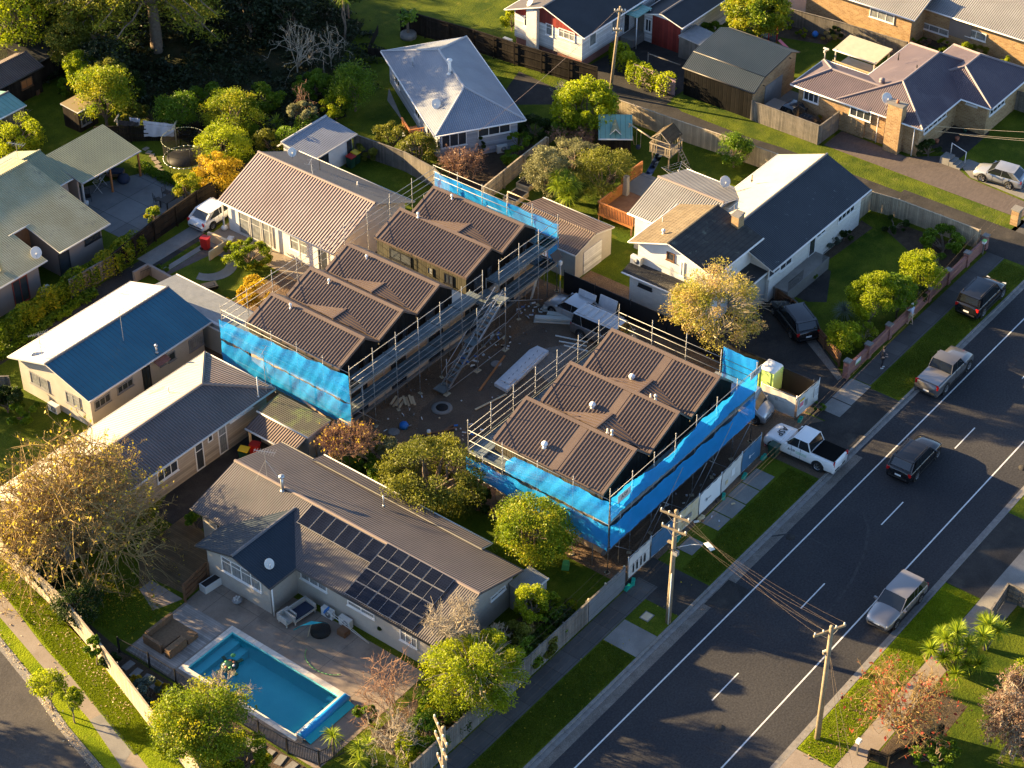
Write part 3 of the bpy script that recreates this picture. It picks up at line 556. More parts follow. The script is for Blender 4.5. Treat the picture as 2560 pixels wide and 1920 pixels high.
def fence(name, label, pts, h=1.7, mat='fence timber', cat='fence', bw=.15, cap=True, side=1, gap=.012, jit=.03, postmat=None, group=None, tops=None):
    """paling fence along a line of ground points: boards, rails, cap, posts"""
    P0 = Vector((pts[0][0], pts[0][1], 0)); F = thing(name, label, cat, P0, 0, group); bd = MB(); rl = MB(); cpb = MB(); tot = 0; pm = postmat or mat; k = 0
    for i, (a, b) in enumerate(zip(pts[:-1], pts[1:])):
        a = Vector((a[0],a[1],0))-P0; b = Vector((b[0],b[1],0))-P0; d = b-a; L = d.length; d.normalize(); n = Vector((-d.y,d.x,0))*side; rz = math.atan2(d.y,d.x)
        m = max(1, int(L/bw)); st = L/m
        for j in range(m):
            c = a+d*(st*(j+.5)); hh = h+random.uniform(-jit,jit)*(0 if cap else 1)
            bd.box((c.x,c.y,hh/2+.02), (st-gap,.02,hh), mat, rz=rz+random.uniform(-.01,.01))
        for z in (.35, h*.55, h-.25): c = (a+b)/2-n*.045; rl.box((c.x,c.y,z), (L,.05,.09), pm, rz=rz)
        if cap: c = (a+b)/2; cpb.box((c.x,c.y,h+.055), (L,.12,.035), mat, rz=rz)
        q = max(1, round(L/2.4))
        for j in range(q+(1 if i == len(pts)-2 else 0)):
            if k < 95: c = a+d*(L*j/q)-n*.12; MB().box((0,0,h/2), (.1,.1,h+.04), pm, rz=rz).build('post', F, (c.x,c.y,.02)); k += 1
    bd.build('palings', F); rl.build('rails', F)
    if cap: cpb.build('capping_rail', F)
    return F
# ================================================================ houses
# long solar house (pool house)
H = thing('house', 'long grey weatherboard house with brown iron roof and solar panels beside the pool', 'house', (67,63,0))
block(H, 63.4, 71.5, 55.0, 74.5, 2.65, 3.8, 'y', 67.4, 'brown corrugated', 'cream plaster', cap='ridge cap', gut='dark gutter')
block(H, 71.3, 72.3, 58, 71.6, 2.55, 2.85, 'y', 71.3, 'brown corrugated', 'cream plaster', cap='ridge cap', gut='gutter')
r_ = block(H, 61.1, 66.6, 65.75, 71.8, 2.65, 3.55, 'x', 68.7, 'charcoal roof', 'cream plaster', cap='dark cap', gut='dark gutter')
WT = 'trim white'
win(H,'x',61.55,-1,'j',380,1175,800,1560,cols=4,rows=2,glass='curtained glass'); win(H,'x',63.85,-1,'j',1195,1340,1470,1560,cols=3,glass='curtained glass')
win(H,'x',63.85,-1,'h',50,560,225,690,cols=2,glass='curtained glass'); win(H,'x',63.85,-1,'h',385,735,500,880,cols=3,rows=2,glass='curtained glass',name='french_door')
win(H,'y',55.45,-1,'h',965,575,1060,470,cols=2); win(H,'y',55.45,-1,'h',790,700,855,620,cols=1); win(H,'x',63.85,-1,'j',330,850,400,940,cols=1)
pipe(H, *[(q.x,q.y) for q in [G('j',1010,505,3.8)]][0], 3.7, 1.1, .1, 'galvanised', True); q = G('j',2045,660,3.3); pipe(H, q.x, q.y, 3.2, .8, .045)
q = G('j',875,1300,3.0); dish(H, q.x, q.y, 2.95, -2.1, .3, .3); q = G('j',850,375,3.8); aerial(H, q.x, q.y, 3.75, 2.1, 2.0, [(.3,-.9),(.9,-.1),(-.6,.4)])
heatpump(H, 63.45, 63.4, 0); heatpump(H, 63.5, 62.05, 0); q = MB(); q.tube((61.45-67,65.9-63,.1), (61.45-67,65.9-63,2.5), .05, 'trim white'); q.build('downpipe', H)
# solar panels on that roof: lie on the slope facing -x
sl_ = (3.8-2.65)/(67.4-63.4); sa = math.atan(sl_)
def panel(x, y, w_=1.0, l_=1.62):
    z = 2.65+(x-63.4)*sl_+.12; mb = MB(); mb.box((0,0,0), (l_,w_,.035), 'solar frame'); o = mb.build('solar_panel', H, (x-67,y-63,z)); o.rotation_euler = (0,-sa,0)
    g = MB(); g.box((0,0,.02), (l_-.05,w_-.05,.012), 'solar cell'); g.build('cells', o); return o
for i in range(6): panel(66.5, 67.35-i*.98, .95, 1.5)
for r in range(4):
    for c in range(3):
        o = panel(66.88-r*.985, 61.1-c*1.72, 1.68, 1.0); m2 = MB(); m2.box((0,0,.022),(.98,.018,.014),'solar frame'); m2.build('mid_bar', o)
# house with tan hip roof
H = thing('house', 'beige weatherboard house with half tan half brown roof behind the bare tree', 'house', (68,81,0))
block(H, 56.5, 75.25, 78.55, 85.0, 2.75, 3.65, 'x', 81.75, 'faded brown iron', 'cream weatherboard', hip=(0,3.4), cap='ridge cap', gut='gutter')
win(H,'y',79.0,-1,'d',1475,1060,1620,970,cols=3,rows=2); win(H,'y',79.0,-1,'d',1395,1110,1470,1270,cols=1,rows=2,name='glass_door',glass='curtained glass',sill=False)
win(H,'y',79.0,-1,'d',1245,1210,1320,1365,cols=1,rows=2,name='glass_door',sill=False); win(H,'y',79.0,-1,'d',1330,1150,1368,1180,cols=1,sill=False); win(H,'y',79.0,-1,'d',1000,1370,1145,1370,cols=3,rows=2)
q = G('d',1085,875,3.3); pipe(H, q.x, q.y, 3.2, .5, .035); q = G('d',1665,975,2.8)
aerial(H, 74.6, 78.7, 2.7, 3.4, .4, [(.5,-.2)], 'tv_aerial', 4); pipe(H, 73.9, 78.75, 2.8, 1.6, .035, 'trim white')
# tan tint of its far slope: sunlight is put into the roof colour
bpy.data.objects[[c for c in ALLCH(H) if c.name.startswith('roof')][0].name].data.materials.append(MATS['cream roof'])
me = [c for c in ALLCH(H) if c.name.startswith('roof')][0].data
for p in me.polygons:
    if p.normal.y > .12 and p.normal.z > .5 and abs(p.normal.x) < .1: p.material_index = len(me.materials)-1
# blue roof house
H = thing('house', 'cream plaster house with blue and silver iron roof near the left edge', 'house', (72,91,0))
block(H, 66.7, 78.0, 87.1, 94.95, 2.8, 4.0, 'x', 91.05, 'blue roof', 'cream plaster', cap='dark cap', gut='gutter')
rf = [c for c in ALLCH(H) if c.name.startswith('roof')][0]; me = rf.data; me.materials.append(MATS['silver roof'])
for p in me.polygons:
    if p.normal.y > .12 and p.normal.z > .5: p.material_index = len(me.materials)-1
win(H,'x',67.15,-1,'d',190,735,320,875,cols=2,glass='curtained glass',fr='grey paint'); win(H,'x',67.15,-1,'d',420,862,522,985,cols=2,rows=2,glass='curtained glass',fr='grey paint')
F_ = dict(fr='grey paint'); win(H,'y',87.55,-1,'d',603,940,712,925,cols=3,**F_); win(H,'y',87.55,-1,'d',750,845,855,825,cols=3,**F_); win(H,'y',87.55,-1,'d',910,730,978,840,cols=2,name='door',sill=False,fr='dark frame')
win(H,'y',87.55,-1,'d',1025,668,1062,690,cols=1,**F_); win(H,'y',87.55,-1,'d',1078,632,1128,655,cols=1,**F_); win(H,'y',87.55,-1,'d',1210,545,1308,560,cols=2,**F_,glass='curtained glass')
mb = MB(); mb.box((73.3-72,87.2-91,2.25), (1.1,.7,.05), 'red brick', rx=.3); mb.build('door_canopy', H)
q = G('d',795,545,3.5); aerial(H, q.x, q.y, 3.4, 2.6, 0, None, 'aerial_mast', 2); q = G('d',1008,615,3.0); pipe(H, q.x, q.y, 2.95, .55, .06, 'galvanised', True)
q = G('d',200,620,3.4); dish(H, q.x, q.y, 3.1, 2.6, .36, .3); q = G('d',270,640,3.5); aerial(H, q.x, q.y, 3.4, 1.9, 2.6, [(.4,-.5),(-.5,.3)], n=12); heatpump(H, 66.8, 91.0, 0)
sb = thing('lean_to', 'grey corrugated lean-to roof joining the blue roof house to the site scaffold', 'lean-to', (80,89,0))
block(sb, 78.05, 81.0, 85.2, 93.6, 2.35, 2.7, 'y', 78.1, 'zinc fence', 'cream plaster', over=.2, cap='grey cap', walls=True)
# long striped roof house
H = thing('house', 'long white house with pinkish striped iron roof and sunny verandah', 'house', (94,92,0))
block(H, 89.5, 98.4, 86.1, 97.8, 2.65, 4.65, 'y', 94.1, 'pinkish corrugated', 'white paint', cap='ridge cap', gut='gutter', over=.5, ze2=2.65)
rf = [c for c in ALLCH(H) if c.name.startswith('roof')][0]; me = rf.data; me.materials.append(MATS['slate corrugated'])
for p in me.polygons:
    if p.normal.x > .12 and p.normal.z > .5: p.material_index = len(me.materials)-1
for a in ((180,300,255,375),(262,330,325,430),(485,460,560,520),): pass
for y0_, y1_ in ((96.2,95.1),(95.0,93.9),(93.8,92.7)): window(H,'x',90.0,-1,y0_,y1_,.2,2.15,cols=1,rows=2,glass='curtained glass',fr='gutter',name='glazed_door',sill=False)
window(H,'x',90.0,-1,89.2,91.0,.9,2.1,cols=2,rows=2,glass='curtained glass'); window(H,'x',90.0,-1,87.2,88.2,.1,2.1,cols=1,fr='grey paint',name='door',sill=False)
for y_ in (97.6, 92.8, 89.8, 87.0): MB().box((89.75-94,y_-92,1.3), (.1,.1,2.6), 'gutter').build('verandah_post', H)
aerial(H, 94.4, 92.6, 4.5, 1.3, .5, [(.5,.3),(-.4,-.5)], 'tv_aerial', 3); q = G('a',1878,990,4.6); dish(H, q.x, q.y, 4.3, -2.2, .33, .45); pipe(H, 96.5, 90.0, 3.5, .3, .05, 'trim white')
pipe(H, 96.2, 93.5, 3.7, 1.3, .02, 'black paint')
# grey sheds behind it
H = thing('outbuilding', 'small white outbuilding with pale grey iron roof beside the wheelie bins', 'shed', (101,98,0))
block(H, 98.4, 103.6, 96.4, 100.0, 2.3, 2.75, 'x', 99.6, 'pale grey roof', 'white paint', cap='grey cap', over=.3)
win(H,'y',96.7,-1,'a',2050,1000,2112,1045,cols=2,fr='dark frame'); window(H,'y',96.7,-1,102.7,103.2,.1,2.0,cols=1,fr='dark frame',name='door',sill=False)
# middle blue-grey hip house (turned)
ang = math.radians(57.6); HO = Vector((106.5,90.8,0)); ca, sa2 = math.cos(ang), math.sin(ang)
H = thing('house', 'blue grey weatherboard house with pale hipped roof in the middle of the back lots', 'house', (0,0,0))
block(H, 0, 14.6, -7.5, 0, 2.75, 4.35, 'x', -3.7, 'pale grey roof', 'blue grey weatherboard', hip=(3.9,4.2), cap='grey cap', gut='trim white', over=.5)
def lw(t, x, y, ax, val):                                          # hit on a wall of the turned house, local coordinates
    d = ray(t, x, y); o = Vector((0,0,CAMH))-HO; R = Matrix.Rotation(-ang, 3, 'Z'); o = R@o; d = R@d; i = 0 if ax == 'x' else 1; k = (val-o[i])/d[i]; return o+d*k
for ax, val, s, t, xa, ya, xb, yb, kw in (('x',.5,-1,'b',650,870,815,925,dict(cols=3,rows=1)), ('x',.5,-1,'b',885,820,1095,845,dict(cols=3)),):
    p, q = lw(t,xa,ya,ax,val), lw(t,xb,yb,ax,val); window(H,ax,val,s,p[1],q[1],max(.4,q.z),p.z,**kw)
for u in (2.2, 5.5, 11.): window(H,'y',-.5,1,u,u+1.4,.9,2.1,cols=2)
heatpump(H, .25, -5.6, .0); q = lw('b',712,570,'y',-3.9); pipe(H, 6.6, -3.4, 4.2, 1.2, .12, 'trim white', True); pipe(H, 10.2, -1.4, 3.3, .9, .04); dish(H, 3.4, -1.2, 3.2, 2.6, .38, .35)
mb = MB(); mb.b2(2.9, 5.0, 0, 1.25, .85, .95, 'brown timber'); mb.b2(2.9, 5.0, 0, 1.2, 0, .84, 'blue grey weatherboard')
for i in range(12): mb.box((2.95+i*.18,1.2,1.4), (.05,.05,.9), 'orange timber')
for i in range(6): mb.box((2.92,.1+i*.2,1.4), (.05,.05,.9), 'orange timber')
mb.b2(2.88,5.05,1.15,1.27,1.86,1.92,'orange timber'); mb.b2(2.86,2.97,.02,1.14,1.86,1.92,'orange timber'); mb.build('porch_deck', H)
H.location = HO; H.rotation_euler.z = ang
# two storey white house
H = thing('house', 'white two storey house with mossy tile gable and large navy roof wing', 'house', (106,64,0))
block(H, 106.4, 120.1, 59.8, 67.9, 3.15, 4.75, 'x', 63.75, 'navy roof', 'white brick', cap='dark cap', gut='trim white', over=.45)
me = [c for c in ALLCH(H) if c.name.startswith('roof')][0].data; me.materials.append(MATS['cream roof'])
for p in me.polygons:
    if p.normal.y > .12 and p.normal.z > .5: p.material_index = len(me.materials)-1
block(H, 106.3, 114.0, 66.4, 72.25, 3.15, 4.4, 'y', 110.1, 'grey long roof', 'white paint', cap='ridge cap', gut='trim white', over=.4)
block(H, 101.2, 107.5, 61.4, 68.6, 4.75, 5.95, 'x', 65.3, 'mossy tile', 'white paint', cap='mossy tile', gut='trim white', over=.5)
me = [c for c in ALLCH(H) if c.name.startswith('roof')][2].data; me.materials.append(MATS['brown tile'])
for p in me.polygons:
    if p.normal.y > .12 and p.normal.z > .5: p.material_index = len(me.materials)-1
block(H, 100.5, 101.75, 61.4, 68.6, 2.6, 3.0, 'y', 101.75, 'mossy tile', 'white brick', gut='trim white', over=.3, overg=.5)
block(H, 104.0, 107.4, 60.4, 61.9, 2.65, 2.75, 'x', 61.9, 'black roof', 'grey block', gut='trim white', over=.1)
win(H,'x',101.7,-1,'k',415,870,475,960,cols=1,fr='brown timber'); win(H,'x',101.7,-1,'k',530,950,552,1080,cols=1,fr='trim white',glass='trim white'); win(H,'y',61.9,-1,'k',800,1050,870,1010,cols=3,zmin=3.3,fr='dark frame'); win(H,'y',61.9,-1,'k',895,975,972,930,cols=2,zmin=3.3,fr='dark frame')
win(H,'x',100.8,-1,'k',185,1125,292,1195,cols=1,fr='dark frame'); win(H,'y',60.25,-1,'k',1630,735,1700,710,cols=2); win(H,'y',60.25,-1,'k',1805,590,1932,535,cols=4)
win(H,'y',60.25,-1,'k',1240,1030,1330,1020,cols=2,zmin=1.3); win(H,'y',60.25,-1,'k',1335,960,1425,960,cols=2,zmin=1.3); window(H,'y',60.25,-1,112.2,113.1,1.0,2.9,cols=1,name='door',sill=False)
heatpump(H, 101.4, 68.0, 3.0); q = G('k',1005,705,5.2); mb = MB(); mb.box((107.0-106,63.3-64,5.35), (.75,.6,1.7), 'yellow brick'); mb.box((107.0-106,63.3-64,6.24), (.85,.7,.1), 'concrete'); mb.build('chimney', H)
pipe(H, 102.7, 66.7, 5.4, .3, .07, 'trim white', True); pipe(H, 104.5, 68.0, 4.9, .45, .03, 'trim white'); q = G('k',1105,295,3.9); pipe(H, q.x, q.y, 3.9, .45, .04, 'dark frame'); q = G('k',885,330,3.6); dish(H, q.x, q.y, 3.4, -2.4, .4, .45)
aerial(H, 107.4, 63.9, 5.0, 1.6, 0, None, 'aerial_mast', 2)
mb = MB(); mb.b2(107.5-106, 113.2-106, 59.0-64, 60.2-64, 0, 1.05, 'concrete'); mb.build('terrace', H)
mb = MB(); 
for x_ in np.arange(107.6,109.6,.13): mb.tube((x_-106,59.05-64,1.05),(x_-106,59.05-64,1.85),.012,'black paint',4)
mb2_ = MB()
for x_ in np.arange(112.3,113.2,.13): mb2_.tube((x_-106,59.05-64,1.05),(x_-106,59.05-64,1.85),.012,'black paint',4)
mb.tube((1.55,59.05-64,1.86),(3.6,59.05-64,1.86),.02,'black paint'); mb.build('balustrade', H); mb = mb2_; mb.tube((6.3,59.05-64,1.86),(7.2,59.05-64,1.86),.02,'black paint'); mb.build('balustrade', H)
H = thing('deck', 'orange stained timber deck with balustrade beside the two storey house', 'deck', (109,74,0))
mb = MB(); mb.b2(-1.2,2.6,-1.2,2.0,.85,.95,'brown timber'); mb.b2(2.7,5.6,-.2,2.6,.86,.9,'concrete slabs')
for x_ in np.arange(-1.2,2.6,.6): mb.b2(x_,x_+.1,1.85,1.95,0,.84,'brown timber'); mb.b2(x_,x_+.1,-1.15,-1.05,0,.84,'brown timber')
mb.build('floor', H); rb = MB()
for a, b in (((-1.2,-1.2),(-1.2,2.0)),((-1.2,2.0),(2.6,2.0)),((2.6,2.0),(2.8,2.7)),((2.8,2.7),(5.6,2.7))):
    a = Vector((*a,0)); b = Vector((*b,0)); n = int((b-a).length/.14); d = b-a
    for i in range(n+1): p = a+d*i/n; rb.box((p.x,p.y,1.4), (.05,.05,.9), 'orange timber', rz=math.atan2(d.y,d.x))
    c = (a+b)/2; rb.box((c.x,c.y,1.88), (d.length,.11,.045), 'orange timber', rz=math.atan2(d.y,d.x)); rb.box((c.x,c.y,.8), (d.length,.04,.2), 'orange timber', rz=math.atan2(d.y,d.x))
rb.build('balustrade', H)
mb = MB(); mb.box((0,0,1.3), (.42,.42,2.6), 'concrete', taper=.8); mb.box((0,0,2.63), (.3,.3,.06), 'dark cap'); solo(mb, 'outdoor_chimney', 'tall grey square outdoor chimney standing by the orange deck', 'chimney', (111.1,75.75,0))
# brick hip house
H = thing('house', 'yellow brick house with many hipped faded purple roof and brick chimney', 'house', (135,65,0))
block(H, 130.6, 142.5, 61.2, 69.0, 2.85, 4.6, 'x', 64.9, 'purple roof', 'yellow brick', hip=(3.0,3.0), cap='purple cap', gut='trim white', over=.5)
block(H, 130.45, 135.6, 66.0, 73.2, 2.85, 3.85, 'y', 133.0, 'purple roof', 'yellow brick', hip=(0,2.2), cap='purple cap', gut='trim white', over=.5)
block(H, 136.8, 144.5, 58.5, 66.0, 2.85, 4.25, 'x', 62.4, 'purple roof', 'yellow brick', hip=(2.6,2.6), cap='purple cap', gut='trim white', over=.5)
win(H,'x',130.95,-1,'c',800,570,890,670,cols=3); win(H,'x',130.95,-1,'c',1098,668,1225,785,cols=3); win(H,'y',61.7,-1,'c',1568,830,1708,745,cols=5,zmin=1.7); win(H,'x',137.3,-1,'c',1845,640,1912,690,cols=1); win(H,'y',59.0,-1,'c',1993,700,2083,665,cols=4,zmin=1.5)
mb = MB(); mb.box((130.75-135,63.7-65,2.1), (.75,1.3,4.2), 'yellow brick'); mb.box((130.75-135,63.7-65,4.26), (.85,1.4,.12), 'concrete'); mb.tube((130.75-135,63.7-65,4.3),(130.75-135,63.7-65,4.55),.12,'terracotta',10); mb.build('chimney', H)
q = G('c',1318,725,3.0); dish(H, q.x, q.y, 3.0, -2.3, .42, 1.3); q = G('c',1405,370,4.2); pipe(H, q.x, q.y, 4.1, .5, .04, 'rubber'); q = G('c',1522,440,4.4); pipe(H, q.x, q.y, 4.3, .4, .05, 'rubber'); q = G('c',1300,515,4.2); pipe(H, q.x, q.y, 4.1, .15, .12, 'purple cap', True)
for t_, a_ in (('c',(1278,735,1275,870)),('c',(1510,815,1492,985))):
    p = plane_hit(t_,a_[0],a_[1],'x',130.88); mb = MB(); mb.tube((130.9-135,p.y-65,.05),(130.9-135,p.y-65,2.8),.045,'trim white'); mb.build('downpipe', H)
mb = MB(); mb.b2(-3.6,-2.6,-6.0,-5.2,0,.55,'concrete'); [mb.b2(-3.6,-2.6,-6.35-.32*i,-6.03-.32*i,0,.4-.14*i,'concrete') for i in range(3)]; mb.tube((-2.6,-6.9,.1),(-2.6,-6.9,1.15),.03,'trim white'); mb.tube((-2.6,-5.6,.5),(-2.6,-5.6,1.5),.03,'trim white'); mb.tube((-2.6,-6.9,1.12),(-2.6,-5.6,1.47),.03,'trim white'); mb.build('steps', H)
# dark garage
H = thing('garage', 'dark stained garage with slate blue barn shaped roof beside the shared driveway', 'garage', (130,78,0))
for x0_, x1_, z0_, z1_ in ((127.85,129.4,2.55,3.4),(129.4,133.3,3.4,3.95)):
    block(H, x0_, x1_, 75.0, 82.0, z0_, z1_, 'y', x1_, 'charcoal roof', 'black timber', over=0.02, overg=.15, gut='dark gutter', walls=False)
block(H, 133.31, 134.6, 75.0, 82.0, 3.4, 3.94, 'y', 133.31, 'charcoal roof', 'black timber', over=.02, gut='dark gutter', walls=False)
mb = MB(); mb.poly([(-2.1,-2.8,0),(4.4,-2.8,0),(4.4,-2.8,3.3),(3.3,-2.8,3.8),(-.6,-2.8,3.28),(-2.1,-2.8,2.4)], 'yellow brick'); mb.poly([(4.4,3.85,0),(-2.1,3.85,0),(-2.1,3.85,2.4),(-.6,3.85,3.28),(3.3,3.85,3.8),(4.4,3.85,3.3)], 'black timber')
mb.poly([(-2.1,3.85,0),(-2.1,-2.8,0),(-2.1,-2.8,2.4),(-2.1,3.85,2.4)], 'dark cladding'); mb.poly([(4.4,-2.8,0),(4.4,3.85,0),(4.4,3.85,3.3),(4.4,-2.8,3.3)], 'black timber'); mb.build('wall', H)
mb = MB(); mb.b2(-.2,2.4,-2.86,-2.81,.05,2.2,'grey paint'); mb.build('garage_door', H)
# brown roofed garage by the site
H = thing('garage', 'cream garage with rusty brown iron roof behind the blue site netting', 'garage', (102.7,76,0))
block(H, 100.4, 105.1, 72.6, 79.2, 2.35, 2.95, 'y', 102.8, 'rusty iron', 'cream plaster', cap='rusty iron', over=.12)
mb = MB(); mb.b2(-1.2,1.0,-3.34,-3.29,.05,2.0,'white weatherboard'); mb.build('garage_door', H)
# white and red weatherboard house at the top
H = thing('house', 'white weatherboard house with red gable and black roof at the top edge', 'house', (130,95,0))
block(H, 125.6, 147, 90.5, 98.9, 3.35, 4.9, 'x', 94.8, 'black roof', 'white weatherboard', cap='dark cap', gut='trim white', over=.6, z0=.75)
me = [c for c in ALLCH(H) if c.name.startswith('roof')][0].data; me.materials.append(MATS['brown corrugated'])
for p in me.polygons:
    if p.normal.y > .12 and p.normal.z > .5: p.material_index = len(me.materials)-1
mb = MB(); mb.b2(126.3-130,146.4-130,91.2-95,98.2-95,0,.74,'red brick'); mb.build('foundation', H); mb = MB(); mb.poly([(126.17-130,98.2-95,3.0),(126.17-130,91.2-95,3.0),(126.17-130,91.2-95,3.25),(126.17-130,94.8-95,4.7),(126.17-130,98.2-95,3.25)], 'red board'); mb.build('red_gable', H)
mb = MB(); mb.b2(125.75-130,126.15-130,95.6-95,96.7-95,0,4.2,'white brick'); mb.build('chimney', H)
win(H,'x',126.2,-1,'b',1185,95,1230,180,cols=1,rows=2); win(H,'x',126.2,-1,'b',1325,145,1370,235,cols=1,rows=2,glass='curtained glass'); win(H,'x',126.2,-1,'b',1408,175,1510,270,cols=3,rows=2,glass='curtained glass')
for u in (127.2, 130.4, 136.8, 139.5): window(H,'y',91.1,-1,u,u+1.0,1.6,2.8,cols=1,glass='curtained glass')
window(H,'y',91.1,-1,132.2,133.1,.8,2.9,cols=1,name='door',sill=False); heatpump(H, 125.6, 98.6, 0); mb = MB(); mb.b2(1.8,4.0,-5.6,-3.95,3.0,3.08,'teal roof'); mb.tube((1.9,-5.5,0),(1.9,-5.5,3),.05,'trim white'); mb.tube((3.9,-5.5,0),(3.9,-5.5,3),.05,'trim white'); mb.b2(1.8,4.0,-5.2,-3.9,0,.7,'concrete'); mb.b2(3.85,3.95,-5.4,-3.95,0,2.6,'grey timber'); mb.build('porch', H)
q = G('b',1225,20,4.3); dish(H, q.x, q.y, 4.1, 2.5, .36, .25)
H = thing('garage', 'red and white garage with black roof at the top edge', 'garage', (138,88,0))
block(H, 133.3, 146, 85.8, 90.2, 2.6, 3.25, 'x', 88.0, 'black roof', 'white weatherboard', cap='dark cap', gut='trim white', over=.3)
mb = MB(); mb.b2(133.54-138,133.59-138,86.1-88,89.0-88,0,2.7,'red board'); mb.build('garage_door', H); window(H,'x',133.6,-1,89.1,89.75,1.0,2.2,cols=2)
# top right brick house
H = thing('house', 'yellow brick house with long grey corrugated roof in the top right corner', 'house', (150,72,0))
block(H, 146.1, 152.2, 70.6, 82, 2.95, 4.1, 'y', 149.2, 'grey long roof', 'yellow brick', cap='grey cap', gut='trim white', over=.5)
block(H, 148.6, 158.6, 55, 71.6, 2.95, 4.7, 'y', 153.6, 'grey long roof', 'yellow brick', cap='grey cap', gut='trim white', over=.5)
win(H,'x',146.6,-1,'c',1225,45,1375,155,cols=3,glass='curtained glass'); win(H,'x',149.1,-1,'c',1545,135,1725,235,cols=3,glass='curtained glass'); win(H,'x',149.1,-1,'c',1845,178,1965,270,cols=2,glass='curtained glass')
mb = MB(); p = plane_hit('c',1735,200,'x',149.07); mb.b2(-.97,-.93,p.y-72-2.0,p.y-72+.1,1.0,2.5,'taupe wall'); mb.build('cladding_panel', H)
# olive roof house, bottom left of the back lots
H = thing('house', 'taupe house with large weathered olive iron roof at the left edge', 'house', (78,107,0))
KO = dict(cap='olive roof', gut='gutter', over=.5); SO = (4.85-2.75)/8.5
block(H, 68, 76.2, 101.7, 111.9, 2.75, 4.85, 'x', 110.2, 'olive roof', 'taupe wall', ze2=4.5, **KO); block(H, 77.4, 82.3, 101.7, 111.9, 2.75, 4.85, 'x', 110.2, 'olive roof', 'taupe wall', ze2=4.5, **KO); block(H, 75.8, 77.8, 105.2, 111.88, 2.75+3.5*SO-.004, 4.846, 'x', 110.2, 'olive roof', 'brown timber', ze2=4.5, cap='olive roof', gut='gutter', over=.1)
block(H, 82.3, 86.2, 101.7, 106.0, 2.75, 3.3, 'x', 106.0, 'olive roof', 'taupe wall', cap='olive roof', gut='gutter', over=.5) if 0 else None
win(H,'y',102.2,-1,'a',540,1540,645,1520,cols=2,fr='dark frame'); window(H,'y',102.2,-1,73.2,74.6,.1,2.2,cols=2,fr='red board',name='door',sill=False); window(H,'y',102.2,-1,77.6,78.6,.5,2.2,cols=1,fr='dark frame')
q = G('a',30,1240,4.0); pipe(H, q.x, q.y, 3.9, .7, .1, 'olive roof'); q = G('d',8,80,3.3); pipe(H, q.x, q.y, 3.1, .9, .1, 'olive roof'); q = G('a',232,1625,3.3); dish(H, q.x, q.y, 3.0, -2.2, .4, .3)
heatpump(H, 75.6, 101.75, 0, 'y', -1); q = G('a',120,1040,4.2); aerial(H, q.x, q.y, 4.2, 1.6, 1.9, [(.3,-.3),(-.3,.2)], n=7)
H = thing('pavilion', 'olive roofed open pavilion beside the concrete patio at the left', 'pavilion', (88,111,0))
block(H, 85.2, 91.3, 107.9, 112.0, 2.35, 3.2, 'x', 112.0, 'green roof', 'pink plaster', cap='green roof', gut='gutter', over=.1, walls=False)
block(H, 85.2, 91.3, 112.02, 114.0, 3.54, 2.6, 'x', 112.02, 'green roof', 'pink plaster', cap='green roof', gut='gutter', walls=False, ze2=2.5) if 0 else None
mb = MB(); mb.b2(85.4-88,91.2-88,110.9-111,111.1-111,0,2.85,'taupe wall'); mb.b2(85.3-88,85.45-88,108.6-111,110.9-111,0,2.4,'pink plaster'); mb.build('wall', H)
for x_, m_ in ((85.35,'gutter'),(88.2,'orange timber'),(91.15,'orange timber')): MB().box((x_-88,108.1-111,1.15), (.13,.13,2.3), m_).build('post', H)
H = thing('house', 'small wing with pale gable wall and olive roof behind the pavilion', 'house wing', (83,113,0))
block(H, 79.5, 85.1, 108.8, 115.2, 2.5, 3.7, 'x', 112.2, 'green roof', 'pink plaster', cap='green roof', gut='gutter', over=.3)
# sheds
H = thing('shed', 'dark shed with rusty maroon iron roof at the upper left edge', 'shed', (94,126,0))
block(H, 90, 95.7, 123.9, 127.4, 2.4, 3.1, 'x', 125.8, 'rusty iron', 'black timber', cap='rusty iron', over=.25, gut='dark gutter'); window(H,'y',124.15,-1,93.3,94.5,1.1,1.9,cols=2,fr='brown timber',glass='orange timber')
H = thing('shed', 'low black shed with flat dark roof behind the maroon roofed shed', 'shed', (97,127,0))
block(H, 95.8, 98.9, 124.9, 129, 2.3, 2.6, 'x', 129, 'black roof', 'black timber', over=.2, gut='dark gutter')
H = thing('shed', 'corner of a teal roofed shed at the left edge', 'shed', (88.5,122,0)); block(H, 85.5, 90.6, 120.3, 124.2, 2.3, 2.8, 'x', 122.3, 'teal roof', 'grey timber', over=.2, gut='trim white')
H = thing('shed', 'tiny glazed garden shed with mustard flat roof under the round tree', 'shed', (100,116.5,0)); q = G('a',490,665,2.0)
H.location = (q.x,q.y,0); block(H, q.x-.9, q.x+1.3, q.y-1.1, q.y+.9, 1.95, 2.1, 'x', q.y+.9, 'sail cloth', 'black timber', over=.1, gut='gutter'); window(H,'y',q.y-1.0,-1,q.x-.6,q.x+.4,.5,1.6,cols=2,fr='grey paint')
H = thing('lean_to_shed', 'rusty striped lean-to porch and mossy shed roof under the blue netting', 'shed', (73.5,75.5,0))
block(H, 71.6, 72.95, 73.7, 77.8, 2.1, 2.5, 'y', 72.95, 'rusty iron', 'grey block', walls=False, over=.1); block(H, 72.96, 75.1, 73.5, 78.0, 2.6, 2.7, 'y', 75.1, 'mossy iron', 'grey block', over=.05)
for y_ in (77.6, 75.6): MB().box((71.75-73.5,y_-75.5,1.05), (.12,.12,2.1), 'new timber').build('post', H)
H = thing('garden_shed', 'small zinc garden shed at the road end of the solar roof house', 'shed', (71.9,54.7,0))
block(H, 70.6, 72.6, 54.0, 55.4, 1.85, 2.05, 'x', 55.4, 'zinc fence', 'grey block', over=.05)
